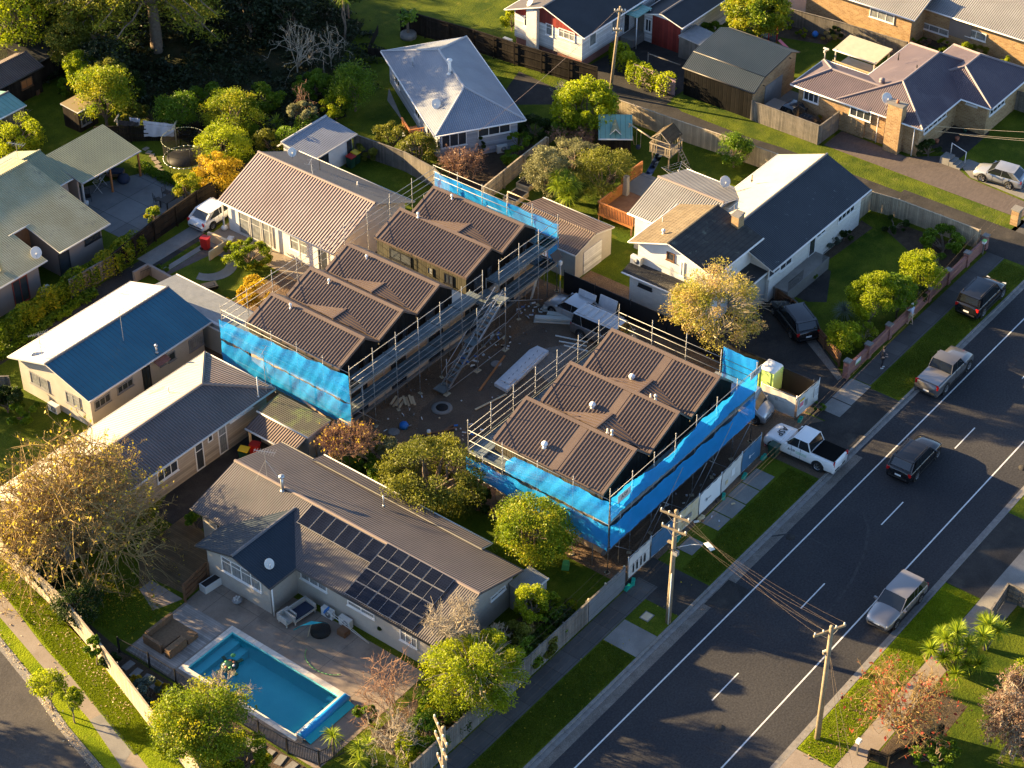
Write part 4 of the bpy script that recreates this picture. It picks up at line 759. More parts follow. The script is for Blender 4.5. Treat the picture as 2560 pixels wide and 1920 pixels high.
H = thing('shed', 'small grey corrugated shed beside the red and white garage', 'shed', (134.5,83.5,0)); q = G('c',110,230,1.9); H.location = (q.x,q.y,0); block(H, q.x-1.2, q.x+1.3, q.y-1.2, q.y+1.1, 1.9, 2.1, 'x', q.y+1.1, 'zinc fence', 'grey timber', over=.05)
H = thing('playhouse', 'teal roofed playhouse with a small white dormer on the back lawn', 'playhouse', (117.4,81.3,0)); ang2 = math.radians(-53)
block(H, 117.4-1.35, 117.4+1.35, 81.3-.95, 81.3+.95, 1.45, 2.55, 'x', 82.25, 'teal roof', 'black timber', over=.12, gut='trim white')
mb = MB(); mb.mesh([(-.4,-.75,1.75),(.4,-.75,1.75),(0,-.75,2.15),(-.4,.5,1.9),(.4,.5,1.9),(0,.5,2.4)],[(0,2,5,3),(2,1,4,5),(3,5,4)],'green roof'); mb.tube((-.45,-.77,1.72),(0,-.77,2.17),.03,'trim white',4); mb.tube((.45,-.77,1.72),(0,-.77,2.17),.03,'trim white',4); mb.build('dormer', H); H.rotation_euler.z = ang2
H = thing('carport', 'clear panelled carport roof on posts over the barbecue deck', 'carport', (140,72,0))
block(H, 138.5, 141.2, 69.9, 74.0, 2.35, 2.55, 'y', 141.2, 'polycarb', 'grey timber', walls=False, gut='gutter')
for x_ in (138.6,141.0):
    for y_ in (70.1,73.8): MB().box((x_-140,y_-72,1.2), (.1,.1,2.4), 'gutter').build('post', H)
mb = MB(); mb.b2(-1.5,1.2,-2.2,2.0,.35,.45,'new timber'); 
for y_ in np.arange(-2.2,2.0,.16): mb.box((-1.45,y_,.85),(.03,.07,.8),'new timber')
mb.box((-1.45,-.1,1.27),(.06,4.2,.06),'new timber'); mb.build('deck', H)
# ================================================================ the building site
def townhouses(label, loc, Y0, Y1, eaves, ridges, ends, ze, zr, mid, side_x, base_x, cowl):
    H = thing('townhouse_block', label, 'townhouses', (loc[0],loc[1],0)); ox, oy = loc
    yc = (Y0+Y1)/2
    for i, (e, r, en) in enumerate(zip(eaves, ridges, ends)):
        sl = (zr-ze)/(r-e); ang = math.atan(sl); L_ = math.hypot(r-e, zr-ze); mb = MB(); c = math.cos(ang); s = math.sin(ang)
        def Pn(u, y, n=0): return (e+u*c-n*s-ox, y-oy, ze+u*s+n*c)
        mb.poly([Pn(0,Y1),Pn(0,Y0),Pn(L_,Y0),Pn(L_,Y1)], 'brown steel'); zv = ze-.02
        mb.poly([(r-ox,Y1-oy,zr),(r-ox,Y0-oy,zr),(en-ox,Y0-oy,zv),(en-ox,Y1-oy,zv)], 'brown steel')
        for y, a in ((Y0,1),(Y1,-1)):                            # barge boards
            q = [Pn(0,y),Pn(L_,y),(en-ox,y-oy,zv)]; d = [(p[0],p[1],p[2]-.16) for p in q]
            for k in range(2): f = [q[k],d[k],d[k+1],q[k+1]]; mb.poly(f if a > 0 else f[::-1], 'brown steel')
        p = [Pn(0,Y1),Pn(0,Y0)]; mb.poly([p[0],(p[0][0],p[0][1],p[0][2]-.14),(p[1][0],p[1][1],p[1][2]-.14),p[1]], 'brown steel')
        # ribs, ridge and barge flashings
        gap = (mid-.28, mid+.28) if mid else (0, 0); y = Y0+.3
        while y < Y1-.3:
            if not (gap[0] < y < gap[1]):
                h = .055
                vs = [Pn(.03,y-.065),Pn(.03,y+.065),Pn(L_-.26,y+.065),Pn(L_-.26,y-.065),Pn(.03,y-.035,h),Pn(.03,y+.035,h),Pn(L_-.26,y+.035,h),Pn(L_-.26,y-.035,h)]
                mb.mesh(vs, [(4,7,6,5),(0,3,7,4),(1,5,6,2),(0,4,5,1),(3,2,6,7)], 'brown steel')
            y += .235
        fl = lambda u0,u1,y0,y1,n: mb.mesh([Pn(u0,y0,0),Pn(u1,y0,0),Pn(u1,y1,0),Pn(u0,y1,0),Pn(u0,y0,n),Pn(u1,y0,n),Pn(u1,y1,n),Pn(u0,y1,n)], [(4,5,6,7),(0,1,5,4),(1,2,6,5),(2,3,7,6),(3,0,4,7)], 'brown steel')
        fl(L_-.25, L_, Y0-.01, Y1+.01, .07); fl(.01, L_-.255, Y0-.01, Y0+.2, .06); fl(.01, L_-.255, Y1-.2, Y1+.01, .06)
        if mid: fl(.01, L_-.255, mid-.3, mid+.3, .02)
        rf = mb.build('roof', H)
        if i < len(eaves)-1 and abs(eaves[i+1]-en) < .3:          # cricket between two gables
            e2 = eaves[i+1]; zc = ze+.36*(zr-ze); x0 = r+(en-r)*(zr-zc)/(zr-ze); x1 = e2+(zc-ze)/sl; ym = yc-.5; hl = 3.0; cb = MB()
            V1, V2, A, B = (e2-ox,ym+hl-oy,ze+.06),(e2-ox,ym-hl-oy,ze+.06),(x0-ox,ym-oy,zc+.05),(x1-ox,ym-oy,zc+.05)
            cb.poly([V1,A,B], 'brown steel'); cb.poly([V2,B,A], 'brown steel'); cb.tube(A, B, .09, 'brown steel', 4)
            for V in (V1, V2):
                for t_ in (.15,.3,.45,.6,.75,.9): xq = x0+(x1-x0)*t_-ox; xm = e2-ox; f_ = (t_*(x1-x0))/(e2-x0) if xq < xm else (x1-ox-xq)/(x1-e2); a_ = Vector(A).lerp(Vector(B), t_); v_ = Vector((xq,a_.y+(V[1]-a_.y)*f_*.97,a_.z+(V[2]-a_.z)*f_*.97)); cb.tube(tuple(v_+Vector((0,0,.02))), tuple(a_+Vector((0,0,.02))), .03, 'brown steel', 4)
            cb.build('roof_cricket', rf)
        wb = MB(); wx0, wx1 = e+.12, en
        for y, f in ((Y0+.12, 1), (Y1-.12, -1)):
            q = [(wx0,y,2.75),(wx1,y,2.75),(wx1,y,ze-.2),(r,y,zr-.2),(wx0,y,ze-.12)]; q = [(a-ox,b-oy,z) for a,b,z in q]; wb.poly(q if f > 0 else q[::-1], 'dark cladding')
        if i == 0 or abs(eaves[i]-ends[i-1]) > .3: wb.poly([(wx0-ox,Y1-.12-oy,2.75),(wx0-ox,Y0+.12-oy,2.75),(wx0-ox,Y0+.12-oy,ze-.1),(wx0-ox,Y1-.12-oy,ze-.1)], 'olive cladding')
        wb.poly([(wx1-ox-.02,Y0+.12-oy,2.75),(wx1-ox-.02,Y1-.12-oy,2.75),(wx1-ox-.02,Y1-.12-oy,ze-.15),(wx1-ox-.02,Y0+.12-oy,ze-.15)], 'dark cladding')
        wb.build('upper_wall', H)
        cx = e+(r-e)*.33; window(H,'y',Y0+.115,-1,e+.9,e+1.9,3.2,4.5,cols=1,fr='dark frame'); window(H,'y',Y0+.115,-1,e+2.4,e+2.9,3.4,4.5,cols=1,fr='dark frame')
    bx0, bx1 = base_x; mb = MB(); mb.b2(bx0-ox, bx1-ox, Y0+.1-oy, Y1-.1-oy, 0, 2.55, 'ply'); mb.b2(bx0-ox-.03, bx1-ox+.03, Y0+.05-oy, Y1-.05-oy, 2.56, 2.74, 'concrete'); mb.b2(bx0-ox-.1, bx1-ox+.1, Y0-oy-.1, Y0+.09-oy, 0, .18, 'concrete'); mb.build('ground_storey', H)
    x = bx0+1.0; k = 0
    while x < bx1-1.5: window(H,'y',Y0+.1,-1,x,x+1.5,.2,2.2,cols=2,fr='dark frame',sill=False,name='sliding_door'); x += 3.95; k += 1
    return H
A_E = [77.27,81.22,85.1,90.32,94.34]; A_R = [79.9,83.76,87.53,93.2,96.93]; A_N = [81.22,85.1,88.9,94.34,98.3]
HA = townhouses('row of five dark brown gabled townhouses under scaffold at the rear of the site', (88,79), 74.55, 82.9, A_E, A_R, A_N, 5.0, 6.0, None, None, (77.4,98.2), False)
mb = MB(); mb.b2(88.92-88,90.28-88,74.2-79,83.0-79,3.5,3.62,'foam sheet'); mb.b2(88.92-88,90.28-88,74.1-79,74.18-79,3.3,3.75,'concrete'); mb.build('link_roof', HA)
for y0_, y1_ in ((81.6,79.6),(76.6,75.8)): window(HA,'x',90.43,-1,y0_,y1_,3.8,4.6,cols=2,fr='dark frame',glass='window glass')
window(HA,'x',90.43,-1,78.1,77.6,3.9,4.5,cols=1,fr='olive cladding',glass='curtained glass')
for a, t_ in enumerate(((490,885),(717,735),(940,590),(1245,358),(1445,238))):
    q = G('n',t_[0],t_[1],5.75); pipe(HA, q.x, q.y, 5+(q.x-A_E[a])*.38, .3, .05, 'trim white', True)
B_E = [77.71,82.58,87.07]; B_R = [81.16,85.77,90.31]; B_N = [82.58,87.07,91.9]
HB = townhouses('row of three dark brown gabled townhouses beside the street', (84.5,58), 53.75, 62.25, B_E, B_R, B_N, 5.0, 6.3, 57.6, None, (77.9,91.8), True)
for a, t_ in enumerate(((612,935),(943,665),(1215,457))):
    q = G('m',t_[0],t_[1],5.4); zz = 5+(q.x-B_E[a])*.377; mb = MB(); O = HB.location; c = (q.x-O.x,q.y-O.y,zz)
    mb.lathe(c, [(.17,-.05),(.12,.12),(.12,.22)], 'trim white', 14); mb.lathe((c[0],c[1],c[2]+.3), [(.1,-.06),(.2,-.06),(.21,.02),(.15,.13),(.01,.17)], 'trim white', 14); mb.build('roof_vent', HB)
for t_ in ((1047,825),(1078,840),(1345,585),(1378,597)): q = G('m',t_[0],t_[1],5.6); pipe(HB, q.x, q.y, 5.5, .3, .05, 'trim white', t_[0] in (1078,1378))
# ---- scaffolds
def netting(sc, a, b, z0, z1, nrm, sag=.25, n=None, mat='blue netting', out=.08, zb=None, lab=None):
    """cloth between two ground points; zb gives the lower edge heights along it"""
    a = Vector((a[0],a[1],0)); b = Vector((b[0],b[1],0)); L_ = (b-a).length; nx = max(8, int(L_/.18)); nz = 9; vs = []; fs = []; N_ = Vector((nrm[0],nrm[1],0)); ph = random.uniform(0,6)
    for i in range(nx+1):
        t = i/nx; top = z1(t) if callable(z1) else z1; bot = z0(t) if callable(z0) else z0
        bay = math.sin(PI*((t*L_/2.4) % 1.0)); top -= .10*bay; bot += .05*bay
        for j in range(nz+1):
            s_ = j/nz; w_ = .05*bay*math.sin(PI*s_)+.035*math.sin(t*L_*3.1+ph+s_*5)*(.3+s_)+.02*math.sin(t*L_*9+s_*9+ph)+.015*math.sin(s_*22+t*5)
            p = a.lerp(b, t)+N_*(out+w_); vs.append((p.x-sc.location.x, p.y-sc.location.y, bot+(top-bot)*s_))
    for i in range(nx):
        for j in range(nz): q = i*(nz+1)+j; fs.append((q,q+nz+1,q+nz+2,q+1))
    mb = MB(); mb.mesh(vs, fs, mat, True); return mb.build('debris_netting', sc, label=lab)
def scaffold(name, label, loc, sides, tube='scaffold tube'):
    sc = thing(name, label, 'scaffold', (loc[0],loc[1],0)); ox, oy = loc; nst = 0
    for (a, b, nrm, ztop, decks, base, rails, inner) in sides:
        a = Vector((a[0]-ox,a[1]-oy,0)); b = Vector((b[0]-ox,b[1]-oy,0)); d = b-a; L_ = d.length; d.normalize(); N_ = Vector((nrm[0],nrm[1],0)); nb = max(1, round(L_/2.45)); rz = math.atan2(d.y,d.x)
        for i in range(nb+1):
            p = a+d*(L_*i/nb); zt = ztop+random.uniform(-.05,.25)
            if nst < 96: mb = MB(); mb.tube((0,0,base),(0,0,zt),.025,tube,6); [mb.tube((0,0,z-.04),(0,0,z+.04),.045,tube,6) for z in np.arange(max(base,.5),zt,.5)]; mb.box((0,0,base+.03),(.3,.22,.05),'timber plank',rz=random.uniform(0,3)) if base < .1 else None; mb.build('standard', sc, (p.x,p.y,0)); nst += 1
            if inner and nst < 96:
                pi = p-N_*1.15; mb = MB(); mb.tube((0,0,base),(0,0,max(decks)+.1),.03,tube,6); mb.build('standard', sc, (pi.x,pi.y,0)); nst += 1
        rb = MB()
        for z in rails: rb.tube(a+Vector((0,0,z)), b+Vector((0,0,z)), .02, tube, 6)
        if inner:
            for z in decks:
                rb.tube(a-N_*1.15+Vector((0,0,z)), b-N_*1.15+Vector((0,0,z)), .025, tube, 5)
                for i in range(nb+1): p = a+d*(L_*i/nb); rb.tube(p+Vector((0,0,z-.04)), p-N_*1.15+Vector((0,0,z-.04)), .025, tube, 5)
        rb.build('guard_rails', sc)
        if inner:
            for z in decks:
                dk = MB()
                for i in range(nb):
                    c = a+d*(L_*(i+.5)/nb)-N_*.58
                    for k in range(4): q = c+N_*(-.42+.28*k); dk.box((q.x,q.y,z+.03),(L_/nb-.06,.25,.05),'scaffold plank',rz=rz)
                tb = a+(b-a)/2; dk.box((tb.x,tb.y,z+.14),(L_,.03,.15),'scaffold plank',rz=rz); dk.build('plank_deck', sc)
    return sc
R_ = [2.35,2.85,3.35,4.2,4.7,5.2,6.1]
SA = scaffold('scaffold', 'steel scaffold with stair tower round the rear townhouses', (88,73),
    [((76.55,73.0),(90.2,73.0),(0,-1),6.35,[2.35,4.2],0,R_,True), ((92.0,73.0),(98.7,73.0),(0,-1),6.35,[2.35,4.2],0,R_,True), ((90.2,73.0),(92.0,73.0),(0,-1),4.6,[2.35,3.4],0,[2.35,2.85,3.35,3.9],True),
     ((76.55,84.4),(98.7,84.4),(0,1),6.2,[4.4],0,[4.4,5.0,5.5,6.0],False), ((76.55,73.0),(76.55,84.4),(-1,0),6.0,[4.2],0,[2.0,4.0,5.4,5.8],True), ((98.7,73.0),(98.7,84.4),(1,0),6.3,[2.35,4.2],0,[2.35,4.2,5.3,5.8,6.3],True)])
netting(SA,(76.55,73.0),(76.55,84.6),1.35,3.3,(-1,0),lab='lower strip of blue netting'); netting(SA,(76.55,73.0),(76.55,84.6),3.35,lambda t: 5.65-.6*t,(-1,0)); netting(SA,(98.7,84.4),(98.7,73.0),lambda t: 4.0-1.2*max(0,t-.7),5.75,(1,0)); netting(SA,(98.7,77.5),(98.7,73.0),2.0,3.9,(1,0))
def stairs(sc, x0, x1, y, z0, z1, w_=.65):
    mb = MB(); O = sc.location
    for yy in (y-w_/2, y+w_/2): mb.box(((x0+x1)/2-O.x,yy-O.y,(z0+z1)/2),(math.hypot(x1-x0,z1-z0),.05,.18),'galvanised',ry=-math.atan2(z1-z0,x1-x0)); mb.tube((x0-O.x,yy-O.y,z0+.95),(x1-O.x,yy-O.y,z1+.95),.025,'galvanised')
    n = 9
    for i in range(n): t = (i+.5)/n; mb.box((x0+(x1-x0)*t-O.x,y-O.y,z0+(z1-z0)*t),(.24,w_,.03),'scaffold plank')
    return mb.build('stair_flight', sc)
stairs(SA, 84.7, 87.5, 71.9, .3, 2.3); stairs(SA, 87.9, 90.6, 71.9, 2.35, 4.2)
mb = MB()
for x_ in (84.4,87.7,90.8):
    mb.tube((x_-88,71.5-73,0),(x_-88,71.5-73,5.3 if x_ > 85 else 3.0),.03,'scaffold tube'); mb.box((x_-88,71.5-73,.03),(.5,.3,.05),'timber plank')
for z in (.3,1.3,2.35,3.3,4.2,4.9): mb.tube((84.4-88 if z < 3 else 87.7-88,71.5-73,z),(90.8-88,71.5-73,z),.025,'scaffold tube')
for x_, z in ((84.4,.3),(87.7,2.35),(90.8,4.2)): mb.box((x_-88,71.95-73,z),(.8,.9,.05),'scaffold plank')
mb.tube((77.2-88,73-73,2.3),(79.2-88,73-73,.2),.025,'scaffold tube'); mb.tube((93-88,0,2.3),(97-88,0,.2),.025,'scaffold tube'); mb.tube((98.7-88,0,2.3),(98.7-88,2.4,.2),.025,'scaffold tube'); mb.build('stair_tower', SA)
SB = scaffold('scaffold', 'steel scaffold with blue netting round the street townhouses', (84.5,52.3),
    [((76.75,52.6),(92.75,52.6),(0,-1),6.55,[2.0,3.9],0,[1.9,2.4,3.9,4.5,5.2,6.05],True), ((76.75,52.6),(76.75,63.4),(-1,0),6.1,[2.2,4.0],0,[2.2,4.0,5.0,5.8],True),
     ((92.75,52.6),(92.75,63.4),(1,0),6.3,[2.2,4.1],0,[4.1,4.6,5.2,5.7],False), ((76.75,63.4),(92.75,63.4),(0,1),6.4,[4.2],0,[4.2,4.8,5.4,5.9],True)])
netting(SB,(76.75,52.6),(92.75,52.6),lambda t: 4.15+.12*math.sin(t*9),lambda t: 6.0-.5*math.sin(PI*min(1,t*1.3))**2+.12*math.sin(t*14),(0,-1)); netting(SB,(76.75,52.6),(92.75,52.6),2.0,3.8,(0,-1),out=.12,lab='lower strip of dark blue netting')
netting(SB,(76.75,52.6),(76.75,63.5),lambda t: 1.8+.7*t*t,3.8,(-1,0)); netting(SB,(76.75,52.6),(76.75,60.4),3.95,lambda t: 5.7 if t < .9 else 5.7-2.0*(t-.9)*4,(-1,0)); netting(SB,(92.75,55.2),(92.75,52.6),2.1,6.6,(1,0))
mb = MB()
for i in range(6): x0_ = 77+i*2.55; mb.tube((x0_-84.5,-.02,.1 if i % 2 else 2.2),(x0_+2.3-84.5,-.02,2.2 if i % 2 else .1),.022,'scaffold tube',5)
mb.tube((80.5-84.5,-.1,.1),(84-84.5,-.1,3.8),.022,'scaffold tube',5); mb.tube((86-84.5,-.1,.1),(89.6-84.5,-.1,3.8),.022,'scaffold tube',5); mb.build('brace', SB)
for x_, z_, y_, s_ in ((77.9,5.6,52.45,-1),(92.3,6.1,52.45,-1)):
    mb = MB(); mb.box((x_-84.5,y_-52.3-.08,z_),(1.3,.02,.55),'hoarding white'); b_ = mb.build('banner', SB); text('ASP', .42, 'ink', b_, frame((x_-84.5,y_-52.3-.095,z_),(1,0,0),(0,0,1)))
# ---- hoarding panels along the street (mesh fence panels with printed cloth)
def tfence(x0, y0, x1, y1, face, label, mark=None, h=1.75, group='temporary fence panels along the site front'):
    P = Vector((x0,y0,0)); L_ = math.hypot(x1-x0,y1-y0); an = math.atan2(y1-y0,x1-x0); F = thing('site_fence', label, 'site fence', P, an, group)
    mb = MB()
    for x_ in (0, L_): mb.tube((x_,0,.05),(x_,0,h+.25),.022,'galvanised',6)
    for z in (.15, h+.1): mb.tube((0,0,z),(L_,0,z),.018,'galvanised',6)
    mb.build('frame', F); mb = MB(); nx = 14; vs = []; fs = []
    for i in range(nx+1):
        for j in range(5): vs.append((.04+(L_-.08)*i/nx, -.03+.02*math.sin(i*1.3+j), .2+(h-.15)*j/4))
    for i in range(nx):
        for j in range(4): q = i*5+j; fs.append((q,q+5,q+6,q+1))
    mb.mesh(vs, fs, face, True); c = mb.build('printed_cloth', F); return F, L_
F, L_ = tfence(89.5,51.25,91.85,51.3,'hoarding blue','navy blue fence panel with a small white house mark, nearest the parked ute'); text('SITE', .16, 'ink white', F, frame((L_*.62,-.07,1.0),(1,0,0),(0,0,1))) if 0 else None
def housemark(F, x, z, s, m): 
    mb = MB(); mb.box((x-s*.3,-.075,z),(s*.18,.01,s),m); mb.box((x+s*.3,-.075,z),(s*.18,.01,s),m); mb.box((x,-.075,z+s*.5),(s*.78,.01,s*.18),m); mb.box((x,-.075,z-.1*s),(s*.5,.01,s*.15),m); [mb.box((x+s*(1.0+.35*k),-.075,z),(s*.2,.01,s*.22),m) for k in range(5)]; mb.build('printed_mark', F)
housemark(F, .9, .95, .22, 'ink white')
F, L_ = tfence(87.0,51.15,89.45,51.25,'hoarding white','white fence panel with a pasted notice and dirty lower corner'); mb = MB(); mb.box((1.35,-.07,1.1),(.42,.01,.6),'plastic white'); mb.box((.6,-.07,.75),(.3,.01,.3),'hoarding yellow'); mb.build('notice', F)
F, L_ = tfence(84.4,51.1,86.95,51.15,'plastic white','clean white fence panel with a small dark house mark'); housemark(F, .8, .95, .2, 'ink')
F, L_ = tfence(81.9,51.15,84.35,51.1,'hoarding yellow','yellowed fence panel with a grid of dark windows printed on it'); mb = MB()
for i in range(4): mb.box((.8+i*.24,-.07,.95),(.2,.01,.34),'grey paint')
for i in range(5): mb.box((.6+i*.22,-.07,.45),(.12,.01,.22),'hoarding yellow')
mb.build('printed_windows', F)
tfence(79.3,51.2,81.85,51.15,'hoarding blue','dark blue fence panel just behind the street lamp pole'); F, L_ = tfence(76.9,51.2,79.2,51.2,'hoarding white','white fence panel with printed people at the corrugated fence end')
mb = MB()
for i in range(4): mb.box((.5+i*.4,-.07,.7),(.14,.01,.55),'ink'); mb.lathe((.5+i*.4,-.07,1.06), [(.07,-.01),(.07,.01)], 'taupe wall', 8, ax='Y')
mb.build('printed_figures', F)
F, L_ = tfence(96.45,54.2,96.55,51.55,'hoarding white','white fence panel facing the parked van, at right angles to the street'); housemark(F, 1.2, 1.1, .22, 'faint ink')
F, L_ = tfence(96.6,51.5,99.2,51.4,'hoarding white','sunlit white fence panel with warning signs in front of the portable toilet')
mb = MB(); mb.box((.45,-.08,1.15),(.55,.02,.75),'plastic white'); mb.box((.45,-.095,1.45),(.55,.01,.16),'plastic yellow'); mb.box((.42,-.095,1.1),(.42,.01,.36),'pink wrap'); mb.build('warning_sign', F); mb = MB(); mb.box((2.2,-.08,1.1),(.5,.02,.75),'plastic white'); [mb.box((2.05+.12*i,-.095,1.1),(.05,.01,.6),'faint ink') for i in range(4)]; mb.build('notice_board', F)
mb = MB(); [mb.box((.95+.1*i,-.08,.9),(.05,.01,.5),'grey paint') for i in range(3)]; mb.build('printed_mark', F)
for i, (x_, y_, m_, lb) in enumerate(((91.9,51.0,'plastic green','teal weight block at the corner of the navy fence panel'),(89.5,50.95,'plastic green','teal weight block between the navy and the notice panel'),(87.0,50.9,'plastic green','teal weight block between the notice and the clean white panel'),(84.35,50.85,'hoarding yellow','pale yellow weight block beside the yellowed fence panel'),(81.9,50.95,'plastic green','teal weight block beside the dark blue panel'),(77.0,50.85,'plastic green','teal weight block at the corrugated fence end'),(76.4,50.8,'plastic green','teal weight block nearest the corrugated fence'),(96.7,51.2,'plastic green','teal weight block under the corner of the sunlit panel'))):
    mb = MB(); mb.box((0,0,.1),(.62,.24,.18),m_,taper=.85); mb.box((-.15,0,.21),(.1,.2,.05),m_); mb.box((.15,0,.21),(.1,.2,.05),m_); solo(mb, 'fence_weight', lb, 'fence weight', (x_,y_,0), .25*(i%3), 'weight blocks under the site fence')
# portable toilet
T_ = thing('portable_toilet', 'lime green portable toilet with white domed roof', 'portable toilet', (98.2,54.6,0), 0)
mb = MB(); mb.b2(-.53,.53,-.53,.53,0,.14,'plastic black'); mb.b2(-.55,.55,-.55,.55,.14,1.95,'lime plastic'); [mb.b2(sx*.56-.04,sx*.56+.04,sy*.56-.04,sy*.56+.04,.12,1.97,'lime plastic') for sx in (-1,1) for sy in (-1,1)]; mb.build('cabin', T_)
mb = MB(); mb.b2(-.585,-.56,-.36,.36,.2,1.85,'lime plastic'); mb.build('door', T_); mb = MB(); mb.lathe((0,0,1.97), [(.84,0),(.84,.05),(.7,.2),(.4,.33),(.01,.38)], 'plastic white', 4); mb.tube((-.2,.3,2.1),(-.2,.3,2.5),.05,'plastic white')
o = mb.build('roof', T_, rz=0)
for v in o.data.vertices: x_, y_ = v.co.x, v.co.y; v.co.x, v.co.y = (x_-y_)*.707, (x_+y_)*.707
# site clutter
mb = MB(); mb.prism([(0,0),(5.3,.35),(5.3,1.35),(4.6,1.5),(.1,1.15)], 0, .26, 'wrap white'); mb.prism([(.5,.2),(4.9,.5),(4.8,1.2),(.6,.95)], .26, .36, 'wrap white'); mb.prism([(1.2,.0),(2.0,.05),(2.1,.3),(1.3,.3)], .2, .33, 'wrap white')
for i in range(9): mb.box((.5+i*.52,.55+.04*i,.368),(.2,.03,.01),'ink',rz=.3)
solo(mb, 'wrapped_roofing_pack', 'long bundle of roofing sheets wrapped in white plastic on the dirt', 'wrapped pack', (87.0,68.4,.02), .02)
mb = MB(); mb.prism([(0,0),(4.2,.1),(4.2,1.0),(.1,1.0)], 0, .3, 'wrap white'); solo(mb, 'wrapped_roofing_pack', 'white wrapped bundle half hidden behind the street scaffold rails', 'wrapped pack', (88.0,64.6,.02), .05)
rr_ = [(95.6,71.3,3.2,-1.0),(96.3,71.0,2.8,-1.1),(96.9,71.9,2.6,-.95),(97.4,71.2,2.2,-1.1)]
for i, (x_,y_,l_,a_) in enumerate(rr_):
    mb = MB(); [mb.box((k*.05,(k%2)*.12,.08+.14*k),(l_,.4,.12),'foam sheet') for k in range(3)]; solo(mb, 'timber_stack', ['pale board stack nearest the scaffold foot','pale board stack second from the scaffold foot','pale board stack behind the silver car','pale board stack closest to the black fence'][i], 'board stack', (x_,y_-.6,0), a_, 'stacks of pale boards on the site')
for i, (x_,y_,l_,a_) in enumerate(((94.6,68.6,2.4,-1.25),(94.2,68.2,2.0,-1.2),(93.9,67.7,1.8,-1.3))):
    mb = MB(); mb.box((0,0,.05),(l_,.08,.07),'pvc pale'); solo(mb, 'pipe_length', ['longest pale pipe lying beside the grey van','middle pale pipe lying beside the grey van','shortest pale pipe lying beside the grey van'][i], 'pipe', (x_,y_,.02), a_, 'pale pipes beside the van')
for i, (x0_,y0_,x1_,y1_,m_,lb) in enumerate(((86.0,70.0,90.2,71.1,'orange timber','long orange plank beside the wrapped roofing'),(84.2,68.9,86.8,68.3,'new timber','plank lying at the near end of the wrapped roofing'),(79.2,69.4,82.0,69.0,'brown timber','upper of two crossed brown planks'),(79.3,70.3,81.9,68.6,'brown timber','lower of two crossed brown planks'),(88.0,72.6,95.8,73.6,'grey paint','long grey hose line along the scaffold feet'))):
    d_ = math.hypot(x1_-x0_,y1_-y0_); mb = MB(); mb.box((0,0,.05),(d_,.14 if i < 4 else .05,.05),m_); solo(mb, 'plank' if i < 4 else 'hose', lb, 'plank' if i < 4 else 'hose', ((x0_+x1_)/2,(y0_+y1_)/2,.01+.03*i), math.atan2(y1_-y0_,x1_-x0_))
mb = MB(); mb.lathe((0,0,.02), [(.72,-.02),(.72,.04),(.5,.06),(.01,.06)], 'concrete', 24); mb.lathe((.02,0,.07), [(.42,-.01),(.42,.02),(.01,.03)], 'rubber', 20); solo(mb, 'manhole', 'round concrete manhole with black cover in the dirt', 'manhole', (83.0,70.8,.01))
for x_,y_,r_2,lb in ((89.1,71.0,.38,'grey manhole beside the wrapped roofing'),(85.9,72.3,.16,'small white drain cover near the stair foot'),(79.1,71.7,.4,'dark manhole near the crossed planks')):
    mb = MB(); mb.lathe((0,0,.03), [(r_2,-.03),(r_2,.02),(r_2*.8,.03),(.01,.03)], 'concrete' if r_2 > .39 or r_2 < .3 else 'kerb concrete', 20); solo(mb, 'manhole', lb, 'manhole', (x_,y_,.01))
mb = MB(); mb.lathe((0,0,.2), [(.32,-.2),(.34,0),(.25,.16),(.05,.2)], 'plastic blue', 7); solo(mb, 'crumpled_tarp', 'bright blue bundle of tarp on the dirt', 'tarp', (79.9,71.5,0))
mb = MB(); mb.lathe((0,0,.25), [(.13,-.25),(.13,.25)], 'plastic white', 10); mb.lathe((0,0,.25), [(.135,-.05),(.135,.12)], 'plastic yellow', 10); solo(mb, 'tube', 'yellow and white tube standing by the crossed planks', 'tube', (80.2,69.6,0))
for i, (x_,y_,a_) in enumerate(((81.6,73.5,.3),(82.2,73.0,.9))):
    mb = MB(); [mb.box((0,-.3+.2*k,.06+.13*(k%2)),(1.0,.15,.05),'new timber') for k in range(4)]; solo(mb, 'pallet_boards', ['tilted loose boards against the ply wall','loose boards lying in front of the ply wall'][i], 'boards', (x_,y_,0), a_)
mb = MB(); mb.box((0,0,.9),(.35,.03,1.9),'foam sheet',rx=.18,ry=.1); solo(mb, 'leaning_board', 'white board leaning under the scaffold deck', 'board', (96.9,73.7,0), .1)
for i, (x_,y_,a_) in enumerate(((97.55,69.6,.45),(97.9,68.0,.45))):
    mb = MB(); mb.box((0,0,.95),(.05,1.5,1.9),'wrap white',ry=.3); solo(mb, 'leaning_sheet', ['white sheet leaning on the black fence beside the silver car','white sheet leaning on the black fence beside the van roof'][i], 'sheet', (x_,y_,0))
mb = MB(); mb.tube((0,0,0),(0,0,3.4),.05,'scaffold tube'); mb.tube((0,0,2.0),(0,0,2.5),.06,'plastic yellow'); mb.box((0,0,3.5),(.22,.18,.3),'dish white'); o = solo(mb, 'camera_post', 'site security post with camera and small dark solar sheet', 'security post', (97.6,71.9,0))
mb = MB(); mb.box((-.1,.3,4.0),(.9,.04,.7),'ink',rx=-.7); mb.build('solar_sheet', o)
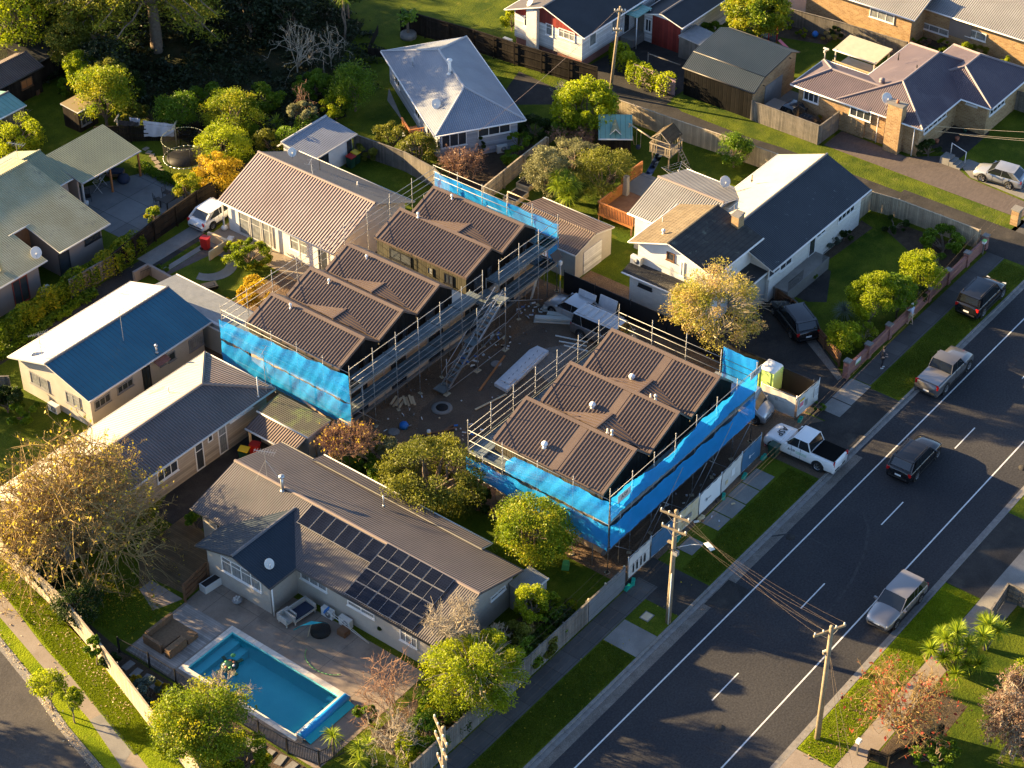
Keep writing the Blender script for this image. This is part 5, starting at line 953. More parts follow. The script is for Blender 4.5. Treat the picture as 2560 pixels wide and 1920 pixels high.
for n_, (cx_, cy_, rad_, cnt) in enumerate(((95.6,73.0,1.0,26),(91.4,72.4,.9,26),(80.0,70.8,2.2,16),(88.6,72.6,1.2,16),(79.3,63.5,1.0,26),(86,53.0,3.5,30),(82.0,67.6,1.2,14))):
    mb = MB(); rs = random.Random(n_)
    for i in range(cnt): a_ = rs.uniform(0,6.3); q = rad_*rs.random()**.5; mb.box((q*math.cos(a_),q*math.sin(a_),.04+rs.random()*.12),(rs.uniform(.05,.35),rs.uniform(.04,.12),rs.uniform(.03,.1)),rs.choice(['plastic white','wrap white','cloth white','pvc pale','new timber','ink','plastic blue','brown timber','concrete']),rz=rs.uniform(0,3))
    tag(mb.build('rubble', loc=(cx_,cy_,.01)), ['loose scraps under the far end of the rear scaffold','loose scraps below the stair tower','loose scraps near the blue tarp','loose scraps under the middle of the rear scaffold','loose scraps on the deck corner of the street scaffold','loose scraps behind the street fence panels','loose scraps beside the crossed planks'][n_], 'rubble', kind='stuff')
mb = MB(); rs = random.Random(77)
for i in range(170):
    x_ = rs.uniform(78,98.5); y_ = rs.uniform(64.2,74.0); s_ = rs.uniform(.02,.09); mb.box((x_,y_,.02+s_*.2),(s_*rs.uniform(.8,3),s_,s_*.7),rs.choice(['concrete','foam sheet','wrap white','brown timber','dirt','kerb concrete','wet dirt']),rz=rs.uniform(0,3))
tag(mb.build('scattered_rubble'), 'tiny stones and offcuts scattered over the whole dirt yard', 'rubble', kind='stuff')
# ================================================================ fences
FT = fence
FT('fence', 'long weathered paling fence between the street footpath and the pool garden', [(56.5,50.95),(72.5,50.95)], 1.7, 'grey timber', bw=.15, side=-1)
F = thing('fence', 'corrugated blue grey fence beside the street lamp pole', 'fence', (72.55,50.95,0)); mb = MB(); mb.b2(0,3.7,-.02,.02,.03,1.75,'zinc fence'); mb.build('sheets', F); mb = MB(); mb.b2(0,3.7,-.05,.06,1.752,1.79,'grey timber'); mb.build('capping_rail', F); [MB().box((x_,.1,.9),(.1,.1,1.8),'new timber').build('post', F) for x_ in (.1,1.8,3.7)]
FT('fence', 'sunlit pale paling fence along the side street lawn', [(49.4,60),(50.4,64.3),(52.6,71.5),(53.7,75.5),(54.6,80.9),(56.6,90)], 1.75, 'fence timber', bw=.15, side=1)
FT('fence', 'black stained paling fence between the rear lots and the middle house lawn', [(122.0,107.5),(123.0,100.2),(123.3,96),(124.2,88.0)], 2.0, 'black timber', bw=.16, jit=.02)
FT('fence', 'curved paling fence round the lawn of the small outbuilding', [(104.0,97.2),(104.4,92.3),(104.0,88.9),(103.0,86.5)], 1.75, 'grey timber', side=-1)
FT('fence', 'paling fence running down between the middle house and the raised garden beds', [(104.4,84.4),(110.1,84.9),(113.4,85.1)], 1.5, 'fence timber')
FT('fence', 'sun dappled paling fence along the shared driveway behind the playset', [(121.3,84.5),(121.5,80.5),(121.6,77.8),(121.9,73.6),(122.1,69.2),(122.0,67.2)], 1.7, 'fence timber', side=-1)
FT('fence', 'paling fence along the shared driveway beside the front lawn', [(120.2,60.6),(122.0,60.6),(122.3,58.5),(122.3,55),(122.3,51.7)], 1.6, 'fence timber', side=-1)
FT('fence', 'grey paling fence in front of the car beside the brick house', [(127.8,75.2),(127.8,68.75),(130.8,68.7)], 1.75, 'grey timber', side=-1)
FT('fence', 'dark paling fence along the driveway beside the long striped roof house', [(80.4,99.75),(85.4,100.6),(90.3,101.0),(94.6,100.9),(98.4,100.4)], 1.7, 'black timber', cap=True)
FT('fence', 'ivy backed old paling fence below the olive roof house', [(76.4,99.9),(80.4,99.75)], 1.6, 'grey timber')
FT('fence', 'low brown paling fence curving along the dark driveway', [(107.4,59.8),(106.9,58.2),(105.7,55.9),(103.5,52.2)], 1.1, 'brown timber', cap=False, jit=.02)
FT('fence', 'paling fence in front of the top right brick house', [(143.6,83),(143.6,81.7),(144.2,76.4),(144.5,70.3)], 1.6, 'grey timber', side=-1)
FT('fence', 'low paling fence on the far side of the street behind the yucca', [(86.8,32.15),(89.5,32.4),(89.6,29.5)], 1.3, 'grey timber')
FT('fence', 'dark trellis fence at the bottom edge beyond the red leaved tree', [(73.4,32.4),(73.6,31.4),(77.5,30.2)], .8, 'black timber')
FT('fence', 'brown slatted pool gate fence between deck and grey house', [(59.1,71.1),(61.4,71.4)], 1.35, 'brown timber', cap=False)
FT('fence', 'short timber fence at the left edge beside the blue roof house', [(64.3,97.0),(66.3,94.7)], 1.5, 'grey timber')
FT('fence', 'short fence of the narrow path right of the brick house', [(142.6,59.4),(142.6,57.5)], 1.7, 'grey timber')
FT('fence', 'dark paling fence behind the clothesline', [(92.5,114.6),(96.2,110.3),(99.4,107.5)], 1.4, 'black timber')
F = thing('fence', 'black cloth covered fence between the site and the two storey house', 'fence', (98.9,62,0))
mb = MB(); 
for y0_, y1_ in ((51.7,54.5),(54.6,57.5),(57.6,60.5),(60.6,63.5),(63.6,66.6),(66.7,69.7),(69.8,72.5)): mb.b2(-.03,.03,y0_-62,y1_-62,.02,1.8,'black paint')
mb.build('cloth', F); [MB().tube((0,y_-62,0),(0,y_-62,1.95),.035,'dark frame').build('post', F) for y_ in (51.65,54.55,57.55,60.55,63.55,66.65,69.75,72.5)]
F = thing('fence', 'purple corrugated fence with vine beside the dark garage', 'fence', (127.3,84,0)); mb = MB(); mb.b2(-.02,.02,-1.7,2.4,.02,1.55,'purple fence'); mb.build('sheets', F); MB().box((0,2.45,.8),(.1,.1,1.6),'grey timber').build('post', F); MB().tube((1.2,1.9,.3),(1.2,1.9,2.3),.05,'grey timber').build('post', F); MB().tube((1.2,1.9,2.2),(1.4,-1.2,2.1),.05,'grey timber').build('rail', F)
F = thing('fence', 'low black slat fence by the red trough left of the middle house', 'fence', (118,107.5,0)); mb = MB(); [mb.b2(-1.6+.0*i,2.6,-.02,.02,.15+.2*i,.3+.2*i,'black timber') for i in range(4)]; mb.box((-1.6,-1.2,.5),(.04,2.4,.8),'black timber'); mb.build('slats', F); F.rotation_euler.z = .5
# pool fence
PF = thing('pool_fence', 'black steel bar fence around the pool deck', 'pool fence', (54.0,64,0)); line = [(61.9,71.9),(59.1,71.05),(53.75,71.0),(53.95,68.7),(54.0,57.9),(54.4,55.9),(56,55.4)]
bb = MB(); np_ = 0
for a, b in zip(line[:-1], line[1:]):
    a = Vector((a[0]-54,a[1]-64,0)); b = Vector((b[0]-54,b[1]-64,0)); d = b-a; L_ = d.length
    if a.x > 5: continue
    for z in (.12, 1.15): bb.tube(a+Vector((0,0,z)), b+Vector((0,0,z)), .028, 'black paint', 4)
    for i in range(int(L_/.11)): p = a+d*(i*.11/L_); bb.tube((p.x,p.y,.1),(p.x,p.y,1.17),.016,'black paint',3,caps=False)
    for i in range(max(1,round(L_/2.3))): p = a+d*(i/max(1,round(L_/2.3))); MB().box((0,0,.64),(.08,.08,1.28),'black paint').build('post', PF, (p.x,p.y,0))
bb.build('bars', PF)
# front brick wall of the corner lawn
W_ = thing('brick_wall', 'low red brick wall with piers along the street footpath', 'wall', (102.6,51.25,0)); mb = MB(); mb.b2(.2,20.2,-.09,.09,0,.95,'red brick'); mb.build('wall', W_)
for i in range(8): m2 = MB(); m2.b2(-.2,.2,-.2,.2,0,1.15 if i else 1.35,'red brick'); m2.b2(-.24,.24,-.24,.24,1.151 if i else 1.351,1.23 if i else 1.45,'concrete'); m2.build('pier', W_, (.1+i*2.85,0,0))
mb = MB(); mb.b2(1.1,1.75,-.13,-.095,.45,.85,'plastic white'); mb.b2(1.1,1.75,-.135,-.131,.45,.58,'ink green'); o = mb.build('name_plate', W_)
W_ = thing('brick_pillar', 'single brick gate pillar at the mouth of the paved driveway', 'pillar', (127.1,51.0,0)); mb = MB(); mb.b2(-.3,.3,-.3,.3,0,1.3,'yellow brick'); mb.b2(-.36,.36,-.36,.36,1.301,1.42,'concrete'); mb.build('pier', W_)
L_ = thing('letterbox', 'white letterbox with green lid at the end of the lawn fence', 'letterbox', (121.9,51.0,0)); mb = MB(); mb.box((0,0,.5),(.09,.09,1.0),'grey timber'); mb.build('post', L_); mb = MB(); mb.box((0,0,1.1),(.32,.24,.2),'plastic white'); mb.build('box', L_); mb = MB(); mb.box((0,0,1.22),(.36,.28,.04),'ink green'); mb.build('lid', L_)
L_ = thing('letterbox', 'white letterbox on the trellis fence at the bottom edge', 'letterbox', (73.3,33.1,0)); mb = MB(); mb.box((0,0,.5),(.09,.09,1.0),'grey timber'); mb.build('post', L_); mb = MB(); mb.box((0,0,1.1),(.3,.24,.2),'plastic white'); mb.build('box', L_)
# ================================================================ poles and wires
def pole(name, label, x, y, h, arms, lean=(0,0), r=.17, az=0.):
    P = thing(name, label, 'power pole', (x,y,0)); mb = MB(); mb.tube((0,0,-.2),(lean[0],lean[1],h),r,'pole timber',10,r2=r*.72); mb.lathe((lean[0],lean[1],h),[(r*.75,-.02),(r*.7,.05)],'pole timber',10); mb.build('post', P)
    tips = []
    for z, l_, az in arms:
        c, s = math.cos(az), math.sin(az); t = z/h; cx, cy = lean[0]*t, lean[1]*t; mb = MB(); mb.box((cx-s*.14,cy+c*.14,z),(l_,.1,.13),'pole timber',rz=az)
        mb.tube((cx-s*.12,cy+c*.12,z-.6),(cx+c*l_*.3-s*.14,cy+s*l_*.3+c*.14,z-.05),.015,'galvanised',4); mb.tube((cx-s*.12,cy+c*.12,z-.6),(cx-c*l_*.3-s*.14,cy-s*l_*.3+c*.14,z-.05),.015,'galvanised',4); a_ = mb.build('crossarm', P)
        for q in (-.46,-.2,.2,.46): px_, py_ = cx+c*l_*q-s*.14, cy+s*l_*q+c*.14; MB().lathe((px_,py_,z+.15),[(.03,-.09),(.055,-.04),(.03,0),(.055,.04),(.02,.08)],'dish white',8).build('insulator', a_); tips.append(Vector((x+px_,y+py_,z+.22)))
    return P, tips
h1 = 8.6
P1, T1 = pole('power_pole', 'timber power pole with street lamp on the verge in front of the netted scaffold', 75.5, 47.25, h1, [(h1-.25,1.9,PI*.5+.1),(h1-1.3,1.6,PI*.5+.1)], (.15,.0))
mb = MB(); mb.path([(.1,-.1,5.9),(.5,-.9,6.3),(.8,-1.5,6.4)],.03,'galvanised'); a_ = mb.build('lamp_arm', P1); mb = MB(); mb.box((.95,-1.85,6.42),(.3,.75,.12),'dish white',rz=-.4,taper=.75); mb.build('lamp_head', P1); mb = MB(); mb.box((.05,-.2,5.6),(.25,.3,.3),'grey paint'); mb.box((.15,.2,6.1),(.2,.5,.08),'pole timber'); [mb.path([(.1+.1*math.sin(k),.1*k-.3,5.3+.2*(k%3)),(.3*math.cos(k*2),.3*math.sin(k*2),5.9)],.018,'black paint',4) for k in range(8)]; mb.build('cable_box', P1)
mb = MB(); mb.box((.17,0,2.8),(.02,.14,.5),'dish white'); mb.tube((-.15,-.1,0),(-.1,-.1,4),.04,'dish white',6); mb.build('cable_guard', P1)
P3, T3 = pole('power_pole', 'slim power pole on the far verge beside the red leaved tree', 73.0, 35.45, 8.6, [(8.2,2.0,-PI*.15),(6.6,.5,-PI*.15)], (0,0))
P4, T4 = pole('power_pole', 'power pole with double crossarms at the bottom edge beside the paling fence', 55.0, 47.4, 8.3, [(8.1,2.2,1.0),(7.0,2.0,1.0),(5.6,1.4,1.0)], (-.1,-.1))
q = G('b',1735,610,0); P5, T5 = pole('power_pole', 'old leaning timber pole at the top driveway', q.x, q.y, 8.0, [(7.7,.9,2.2),(6.0,.7,2.2)], (.5,-.4), .14)
def wires(name, label, pairs, sag=.5, r=.012, mat='bark'):
    o = Vector(pairs[0][0]); T_ = thing(name, label, 'wires', o)
    for a, b in pairs:
        a = Vector(a)-o; b = Vector(b)-o; mb = MB(); pts = []
        for i in range(25): t = i/24; p = a.lerp(b, t); p.z -= sag*4*t*(1-t); pts.append(p)
        mb.path(pts, r, mat, 4); mb.build('wire', T_)
    return T_
wires('power_lines', 'bundle of power lines crossing the street between two poles', [(T1[i], T3[j]) for i, j in ((0,0),(1,1),(2,2),(3,3),(4,1),(5,2))], .45, .004, 'bark')
wires('power_lines', 'power lines running low along the street footpath', [(T1[i], T4[i]) for i in range(4)]+[((75.5,47.3,5.8),(55,47.4,5.5)),((75.5,47.3,5.3),(55,47.4,4.6))], .5, .004, 'black paint')
wires('power_lines', 'service wires from the street lamp pole along the brick wall', [((75.6,47.3,5.9),(124,49.5,6.4)),((75.6,47.3,5.6),(124,49.2,6.0)),((75.6,47.3,5.3),(124,48.9,5.7))], .9, .004, 'bark')
wires('power_lines', 'thin service wires from the slim pole down to the far verge', [((73.0,35.4,6.8),(70.6,32.2,0)),((73.0,35.4,6.8),(71.4,32.0,0))], .2, .01)
wires('power_lines', 'wires slung from the right edge to the steps of the brick house', [((131.5,58.5,3.0),(139,40,5.5)),((131.3,60.5,2.7),(139,41.5,5.2)),((131.0,62.0,2.9),(139.5,42,5.6))], .5, .014, 'new timber')
wires('power_lines', 'wires from the old leaning pole to the top houses', [(T5[0],(133.5,90.2,3.2)),(T5[1],(132,91,3.3)),(T5[2],(108.5,88.0,3.3))], .3, .011, 'ridge cap')
# ================================================================ vehicles
def vehicle(label, cat, loc, rz, L, W, H, kind, paint, name='parked_car', belt=None, hood=None, dark_roof=False, rails=False, group=None):
    V = thing(name, label, cat, (loc[0],loc[1],loc[2] if len(loc) > 2 else 0), rz, group); h = W/2; zb = .24
    belt = belt or H*.60; hood = hood or H*.60; zw = .33 if kind in ('hatch','wagon') else .39
    # cabin profile (x from the middle): windscreen base/top, rear top/base
    pr = dict(hatch=(L*.235,L*.075,-L*.27,-L*.455), wagon=(L*.21,L*.06,-L*.37,-L*.475), suv=(L*.21,L*.09,-L*.42,-L*.475), ute=(L*.19,L*.085,-L*.115,-L*.165), van=(L*.37,L*.24,-L*.455,-L*.485))[kind]
    xa, xb, xc, xd = pr; xf, xr = L/2, -L/2
    if kind == 'van': st = [(xf,.5,.80),(xf-.06,.8,.90),(xf-.2,hood*.93,.95),(xa+.05,belt,1),(xa-.5,belt,1),(0,belt,1),(xd+.1,belt,1),(xr+.05,belt,.98),(xr,belt*.9,.95)]
    elif kind == 'ute': st = [(xf,.62,.82),(xf-.08,.86,.92),(xf-.35,hood*.95,.97),(xa+.05,hood,1),(xa-.3,belt,1),(0,belt,1),(xd,belt,1),(xr+.1,belt*.98,1),(xr,belt*.95,.98)]
    else: st = [(xf,.48,.74),(xf-.10,.68,.87),(xf-.4,hood*.88,.95),(xf-.8,hood*.95,.98),(xa+.05,hood*1.02,1),(xa-.3,belt,1),(0,belt*1.01,1),(xd+.15,belt*1.02,1),(xd-.02,belt*1.0,.97),(xr+.05,belt*.85,.93),(xr,belt*.55,.9)]
    rows = []
    for x, zt, wf in st:
        w_ = h*wf; row = [(-w_*.90,zb),(-w_*.985,zb+.14),(-w_,.5*(zb+zt)),(-w_*.975,zt-.09),(-w_*.90,zt-.015),(-w_*.45,zt+.025),(0,zt+.035)]
        row += [(-a,b) for a, b in row[-2::-1]]; rows.append([(x,a,min(b,zt+.04)) for a, b in row])
    n = len(rows[0]); vs = [p for r in rows for p in r]; fs = []
    for i in range(len(rows)-1):
        for j in range(n-1): q = i*n+j; fs.append((q,q+1,q+n+1,q+n))
        fs.append((i*n+n-1,i*n,i*n+n,(i+1)*n+n-1))
    fs += [tuple(range(n))[::-1], tuple(range((len(rows)-1)*n,len(rows)*n))]
    B = MB(); B.mesh(vs, fs, paint, True); B.box((0,0,zb-.02),(L*.93,W*.86,.1),'plastic black')
    wx = (L*.5-.86 if kind != 'van' else L*.5-.75, -L*.5+(.95 if kind != 'ute' else 1.15)); rw = zw
    for x in wx:
        for s in (-1, 1): B.lathe((x,s*(h-.02),rw), [(rw+.075,-.03),(rw+.075,.024)], 'plastic black', 20, ax='Y')
    B.box((xf-.03,0,.42),(.08,W*.62,.12),'plastic black'); B.box((xr+.02,0,.42),(.06,W*.7,.12),'plastic black')
    for s in (-1, 1): B.box((0,s*(h-.0),zb+.07),(L*.52,.03,.1),'plastic black')
    for x in ((xa+xb)/2-.25, (xb+xc)/2-.1, xc+.15)[:2 if kind == 'ute' else 3]:
        for s in (-1, 1): B.box((x,s*(h*.985),(zb+belt)/2+.06),(.012,.03,belt-zb-.16),'plastic black')
    body = B.build('body', V)
    # glasshouse: one dark glass frustum with painted pillars and roof
    wt = h*(.83 if kind != 'van' else .90); wb = h*.93; zt = H-.05
    def fr(e=0.): return [(xa+e,wb+e),(xb+e*.5,wt+e),(xc-e*.5,wt+e),(xd-e,wb+e)]
    g = MB(); gv = []
    for s in (-1, 1): gv += [(xa,s*wb,belt-.03),(xb,s*wt,zt),(xc,s*wt,zt),(xd,s*wb,belt-.03)]
    g.mesh(gv, [(0,3,2,1),(4,5,6,7),(0,1,5,4),(2,3,7,6),(1,2,6,5)], 'car glass'); g.build('windows', V)
    r = MB(); cr = []; nx, ny = 6, 6
    for i in range(nx+1):
        for j in range(ny+1):
            x = xb+.03+(xc-xb-.06)*i/nx; y = wt*1.01*(-1+2*j/ny); z = zt-.01+.06*(1-(y/wt)**2*.75)*(1-abs(2*i/nx-1)**3*.5); cr.append((x,y,z))
    fs = [(i*(ny+1)+j,i*(ny+1)+j+1,(i+1)*(ny+1)+j+1,(i+1)*(ny+1)+j) for i in range(nx) for j in range(ny)]
    r.mesh(cr, [f[::-1] for f in fs] if xc < xb else fs, 'paint black' if dark_roof else paint, True); r.box(((xb+xc)/2,0,zt-.035),(xb-xc-.04,wt*2,.05),'paint black' if dark_roof else paint)
    def pil(p, q, w_=.05): r.tube(p, q, w_, paint, 4)
    for s in (-1, 1):
        pil((xa+.01,s*wb,belt-.02),(xb,s*wt,zt),.024); pil((xd,s*wb,belt-.02),(xc,s*wt,zt),.035 if kind != 'van' else .05)
        m = (xb+xc)/2+(.12 if kind != 'van' else .6); pil((m,s*(wb+.0),belt-.02),(m-.04,s*wt,zt),.018); 
        if kind in ('wagon','suv','van'): pil((xc+.75,s*wb,belt-.02),(xc+.62,s*wt,zt),.025)
        if kind == 'van': r.mesh([(xc+.7,s*(wb+.008),belt),(m-.2,s*(wb+.008),belt),(m-.25,s*(wt+.01),zt-.05),(xc+.65,s*(wt+.01),zt-.05)],[(0,1,2,3),(3,2,1,0)],'car glass')
    if kind in ('hatch','wagon','suv'):
        for s in (-1, 1):
            pts_ = [(xd,s*(wb+.012),belt-.03),(xd+.5,s*(wb+.012),belt-.03),(xc+.42,s*(wt+.012),zt),(xc,s*(wt+.012),zt)]; r.mesh(pts_, [(0,1,2,3),(3,2,1,0)], paint)
            r.mesh([(xd-.012,s*wb,belt-.03),(xd-.012,s*(wb-.16),belt-.03),(xc-.012,s*(wt-.13),zt),(xc-.012,s*wt,zt)], [(0,1,2,3),(3,2,1,0)], paint)
        r.box((xc-.05,0,zt+.0),(.22,wt*1.9,.035),paint); r.mesh([(xd-.014,-wb,belt-.03),(xd-.014,wb,belt-.03),(xd+(xc-xd)*.22-.014,wb*.97,belt-.03+(zt-belt)*.22),(xd+(xc-xd)*.22-.014,-wb*.97,belt-.03+(zt-belt)*.22)], [(0,1,2,3),(3,2,1,0)], paint)
    if rails:
        for s in (-1, 1): r.tube((xb-.15,s*wt*.9,zt+.09),(xc+.2,s*wt*.9,zt+.09),.02,'plastic black'); r.tube((xb-.15,s*wt*.9,zt+.0),(xb-.15,s*wt*.9,zt+.1),.02,'plastic black'); r.tube((xc+.2,s*wt*.9,zt),(xc+.2,s*wt*.9,zt+.1),.02,'plastic black')
    r.build('roof', V)
    for x in wx:
        for s in (-1, 1):
            wm_ = MB(); wm_.lathe((0,0,0), [(rw*.6,-.1),(rw,-.1),(rw+.008,0),(rw,.1),(rw*.6,.1)], 'rubber', 24, ax='Y'); wo = wm_.build('wheel', V, (x,s*(h-.105+.02),rw)); rm = MB()
            rm.lathe((0,s*.09,0), [(rw*.62,-.014),(rw*.62,.014)], 'alloy', 20, ax='Y'); rm.lathe((0,s*.1,0), [(rw*.5,-.01),(rw*.5,.012)], 'plastic black', 20, ax='Y')
            for k in range(5): a_ = k*2*PI/5; rm.box((math.cos(a_)*rw*.3,s*.11,math.sin(a_)*rw*.3),(rw*.6,.02,.055),'alloy',ry=-a_)
            rm.build('rim', wo)
    hz = .62 if kind in ('hatch','wagon') else .78
    for s in (-1, 1):
        m_ = MB(); m_.box((xf-.20,s*h*.68,hz-.04),(.24,W*.15,.11),'lamp clear',rz=s*-.35); m_.build('headlight', V)
        m_ = MB(); zt_ = belt*.86; m_.box((xr+(.08 if kind != 'ute' else .04),s*h*.84,zt_),(.1,W*.12,.22 if kind != 'ute' else .3),'lamp red',rz=s*.3); m_.build('tail_light', V)
        m_ = MB(); m_.box((xa-.15,s*(h+.1),belt+.05),(.12,.2,.13),paint if paint != 'plastic black' else 'paint black'); m_.build('wing_mirror', V)
    m_ = MB(); m_.box((xr-.005,0,.62 if kind != 'ute' else .5),(.02,.42,.12),'plate'); m_.build('number_plate', V); m_ = MB(); m_.box((xf-.01,0,.5),(.03,.4,.11),'plate'); m_.build('number_plate', V)
    if kind == 'ute':
        t = MB(); t.box(((xd+xr)/2-.0,0,belt+.045),(xd-xr-.12,W*.86,.03),'vinyl black' if paint == 'paint white' else 'paint warm silver'); t.build('tonneau_cover', V)
    return V
zr = -.117
V = vehicle('white ute with black lettering and black tonneau cover parked nose in at the site', 'ute', (93.75,49.1), PI/2+.02, 5.3, 1.86, 1.82, 'ute', 'paint white', 'parked_ute', hood=1.13, belt=1.17)
text('ASP', .62, 'ink', V, frame((1.75,0,1.185),(0,1,0),(-1,0,-.02)), bold=.012)
for s in (-1, 1): text('ASP', .34, 'ink', V, frame((.5,s*.925,.78),(-s,0,0),(0,0,1)), bold=.006); text('INTERIOR FITOUT\nCONSTRUCTION', .1, 'ink green', V, frame((-.25,s*.93,.78),(-s,0,0),(0,0,1)), 'small_lettering')
vehicle('dark grey ute with silver tray cover parked on the near side of the street', 'ute', (106.9,46.0,zr), 0, 5.25, 1.85, 1.82, 'ute', 'paint grey', 'parked_ute', belt=1.15, hood=1.12)
vehicle('black boxy four wheel drive parked on the grass verge', 'car', (116.2,48.15), .01, 4.75, 1.9, 1.84, 'suv', 'paint black', belt=1.1, hood=1.08, rails=True)
vehicle('black wagon driving in the middle of the street', 'car', (97.5,43.05,zr), .01, 4.6, 1.82, 1.66, 'wagon', 'paint black', belt=.98, hood=.95, rails=True)
vehicle('silver grey station wagon facing the viewer on the far side of the street', 'car', (84.9,37.25,zr), PI-.01, 4.65, 1.77, 1.5, 'wagon', 'paint warm silver', belt=.92, hood=.88)
q = G('c',2035,1160,.4); vehicle('silver hatchback parked on the concrete strip by the brick house', 'car', (131.9,54.8), PI*.5+.12, 4.0, 1.7, 1.45, 'hatch', 'paint silver', belt=.92, hood=.88)
vehicle('white hatchback half under the verandah of the long striped roof house', 'car', (90.4,99.15), .03, 4.4, 1.75, 1.47, 'hatch', 'paint white', belt=.92, hood=.88)
vehicle('black wagon parked on the dark driveway under the blossoming tree', 'car', (105.7,57.3), math.atan2(3.8,2.5), 4.8, 1.88, 1.62, 'wagon', 'paint black', belt=1.0, hood=.96, rails=True)
V = vehicle('grey work van with roof rack parked on the dirt site', 'van', (95.9,66.6), PI/2+.02+PI, 5.0, 1.72, 1.95, 'van', 'paint grey', 'parked_van', belt=1.12, hood=1.0)
mb = MB()
for x_ in np.arange(-2.0,1.0,.55): mb.tube((x_,-.72,2.03),(x_,.72,2.03),.022,'galvanised'); 
for s in (-1,1): mb.tube((-2.1,s*.72,2.05),(1.0,s*.72,2.05),.022,'galvanised')
mb.build('roof_rack', V); [c for c in ALLCH(V) if c.name.startswith('roof') and 'rack' not in c.name][0].data.materials[0] = MATS['paint silver']
vehicle('silver car with black rear window parked behind the work van', 'car', (97.0,70.2), PI/2, 4.3, 1.72, 1.5, 'hatch', 'paint silver', belt=.92, hood=.88)
vehicle('white van with steep windscreen facing out beside the street scaffold', 'van', (95.1,55.1), -PI/2+.1, 4.7, 1.7, 1.95, 'van', 'paint silver', 'parked_van', belt=1.12, hood=.98)
V = vehicle('dark pickup with roof rack behind the grey paling fence', 'ute', (129.5,72.3), -PI/2-.05, 4.7, 1.75, 1.75, 'ute', 'paint dark blue', 'parked_ute', belt=1.1, hood=1.08)
# ================================================================ bins and yard things
def bin_(x, y, body, lid, label, rz=0.):
    B = thing('wheelie_bin', label, 'wheelie bin', (x,y,0), rz, 'wheelie bins'); mb = MB(); mb.box((0,0,.5),(.46,.5,.9),body,taper=1.18); mb.build('body', B); mb = MB(); mb.box((0,-.02,1.0),(.58,.66,.07),lid,rx=.06); mb.box((0,.32,.97),(.5,.05,.05),lid); mb.build('lid', B)
    for s in (-1,1): MB().lathe((s*.26,.25,.12),[(.12,-.03),(.12,.03)],'rubber',12,ax='X').build('wheel', B)
bin_(70.9,77.4,'plastic dark green','plastic yellow','bin with yellow lid in the lane by the beige house',.4); bin_(71.7,77.2,'plastic red','plastic red','bin with red lid in the lane by the beige house',.4); bin_(87.0,96.85,'plastic red','plastic red','all red bin standing in the sunny yard of the long house',.3)
bin_(92.4,50.6,'plastic dark green','plastic dark green','dark green bin beside the white ute'); bin_(103.0,96.1,'plastic dark green','plastic yellow','bin with yellow lid beside the small outbuilding'); bin_(102.3,96.0,'plastic dark green','plastic red','bin with red lid beside the small outbuilding')
mb = MB(); mb.tube((0,0,0),(0,0,.9),.05,'pink wrap'); solo(mb, 'marker_post', 'short pink marker post beside the white ute', 'marker post', (93.0,51.6,0))
mb = MB(); mb.box((0,0,.35),(.9,.6,.3),'plastic black',taper=1.25); mb.box((0,0,.42),(.7,.45,.2),'ink'); mb.tube((-.4,-.25,.35),(-1.1,-.28,.5),.02,'galvanised'); mb.tube((-.4,.25,.35),(-1.1,.28,.5),.02,'galvanised'); mb.tube((-.3,.2,.3),(-.4,.2,0),.02,'galvanised'); mb.tube((-.3,-.2,.3),(-.4,-.2,0),.02,'galvanised'); mb.lathe((.5,0,.18),[(.18,-.04),(.18,.04)],'rubber',12,ax='Y'); solo(mb, 'wheelbarrow', 'black wheelbarrow on the lawn behind the blue roof house', 'wheelbarrow', (83.3,92.8,0), -.5)
# pool yard furniture
S_ = thing('wicker_sofa', 'brown wicker corner sofa on the pool deck', 'sofa', (56.3,69.5,.03)); mb = MB(); mb.b2(-1.0,1.1,-.6,.7,.05,.38,'wicker'); mb.build('seat', S_); mb = MB(); mb.b2(-1.0,1.1,.71,.9,.05,.8,'wicker'); mb.b2(-1.2,-1.01,-.6,.9,.05,.7,'wicker'); mb.build('backrest', S_); mb = MB(); mb.b2(.3,1.1,-1.3,-.61,.05,.4,'wicker'); mb.b2(-1.2,.2,-1.3,-.9,.05,.65,'wicker'); mb.build('chaise', S_)
for x_,y_,w_,d_,lb in ((61.6,65.0,.85,.85,'beige outdoor armchair beside the daybed'),(62.5,64.75,1.7,.95,'beige outdoor daybed with dark cushion against the grey house')):
    S_ = thing('outdoor_sofa', lb, 'outdoor sofa', (x_,y_,.02), -.1+PI/2*0); mb = MB(); mb.b2(-w_/2,w_/2,-d_/2,d_/2,.25,.38,'sofa grey'); [mb.b2(sx*(w_/2-.08)-.03,sx*(w_/2-.08)+.03,sy*(d_/2-.08)-.03,sy*(d_/2-.08)+.03,0,.25,'sofa grey') for sx in (-1,1) for sy in (-1,1)]; mb.build('seat', S_); mb = MB(); mb.b2(-w_/2,w_/2,d_/2-.1,d_/2,.38,.75,'sofa grey'); mb.b2(-w_/2,-w_/2+.1,-d_/2,d_/2-.11,.38,.7,'sofa grey'); mb.b2(w_/2-.1,w_/2,-d_/2,d_/2-.11,.38,.7,'sofa grey'); mb.build('backrest', S_)
    if w_ > 1: mb = MB(); mb.b2(-.7,.7,-.42,.34,.385,.48,'cushion navy'); mb.build('cushion', S_)
mb = MB(); vs = [(0,0,0)]; n = 10
for i in range(n): a_ = 2*PI*i/n; vs.append((1.15*math.cos(a_),1.15*math.sin(a_),-.35-.05*(i%2)))
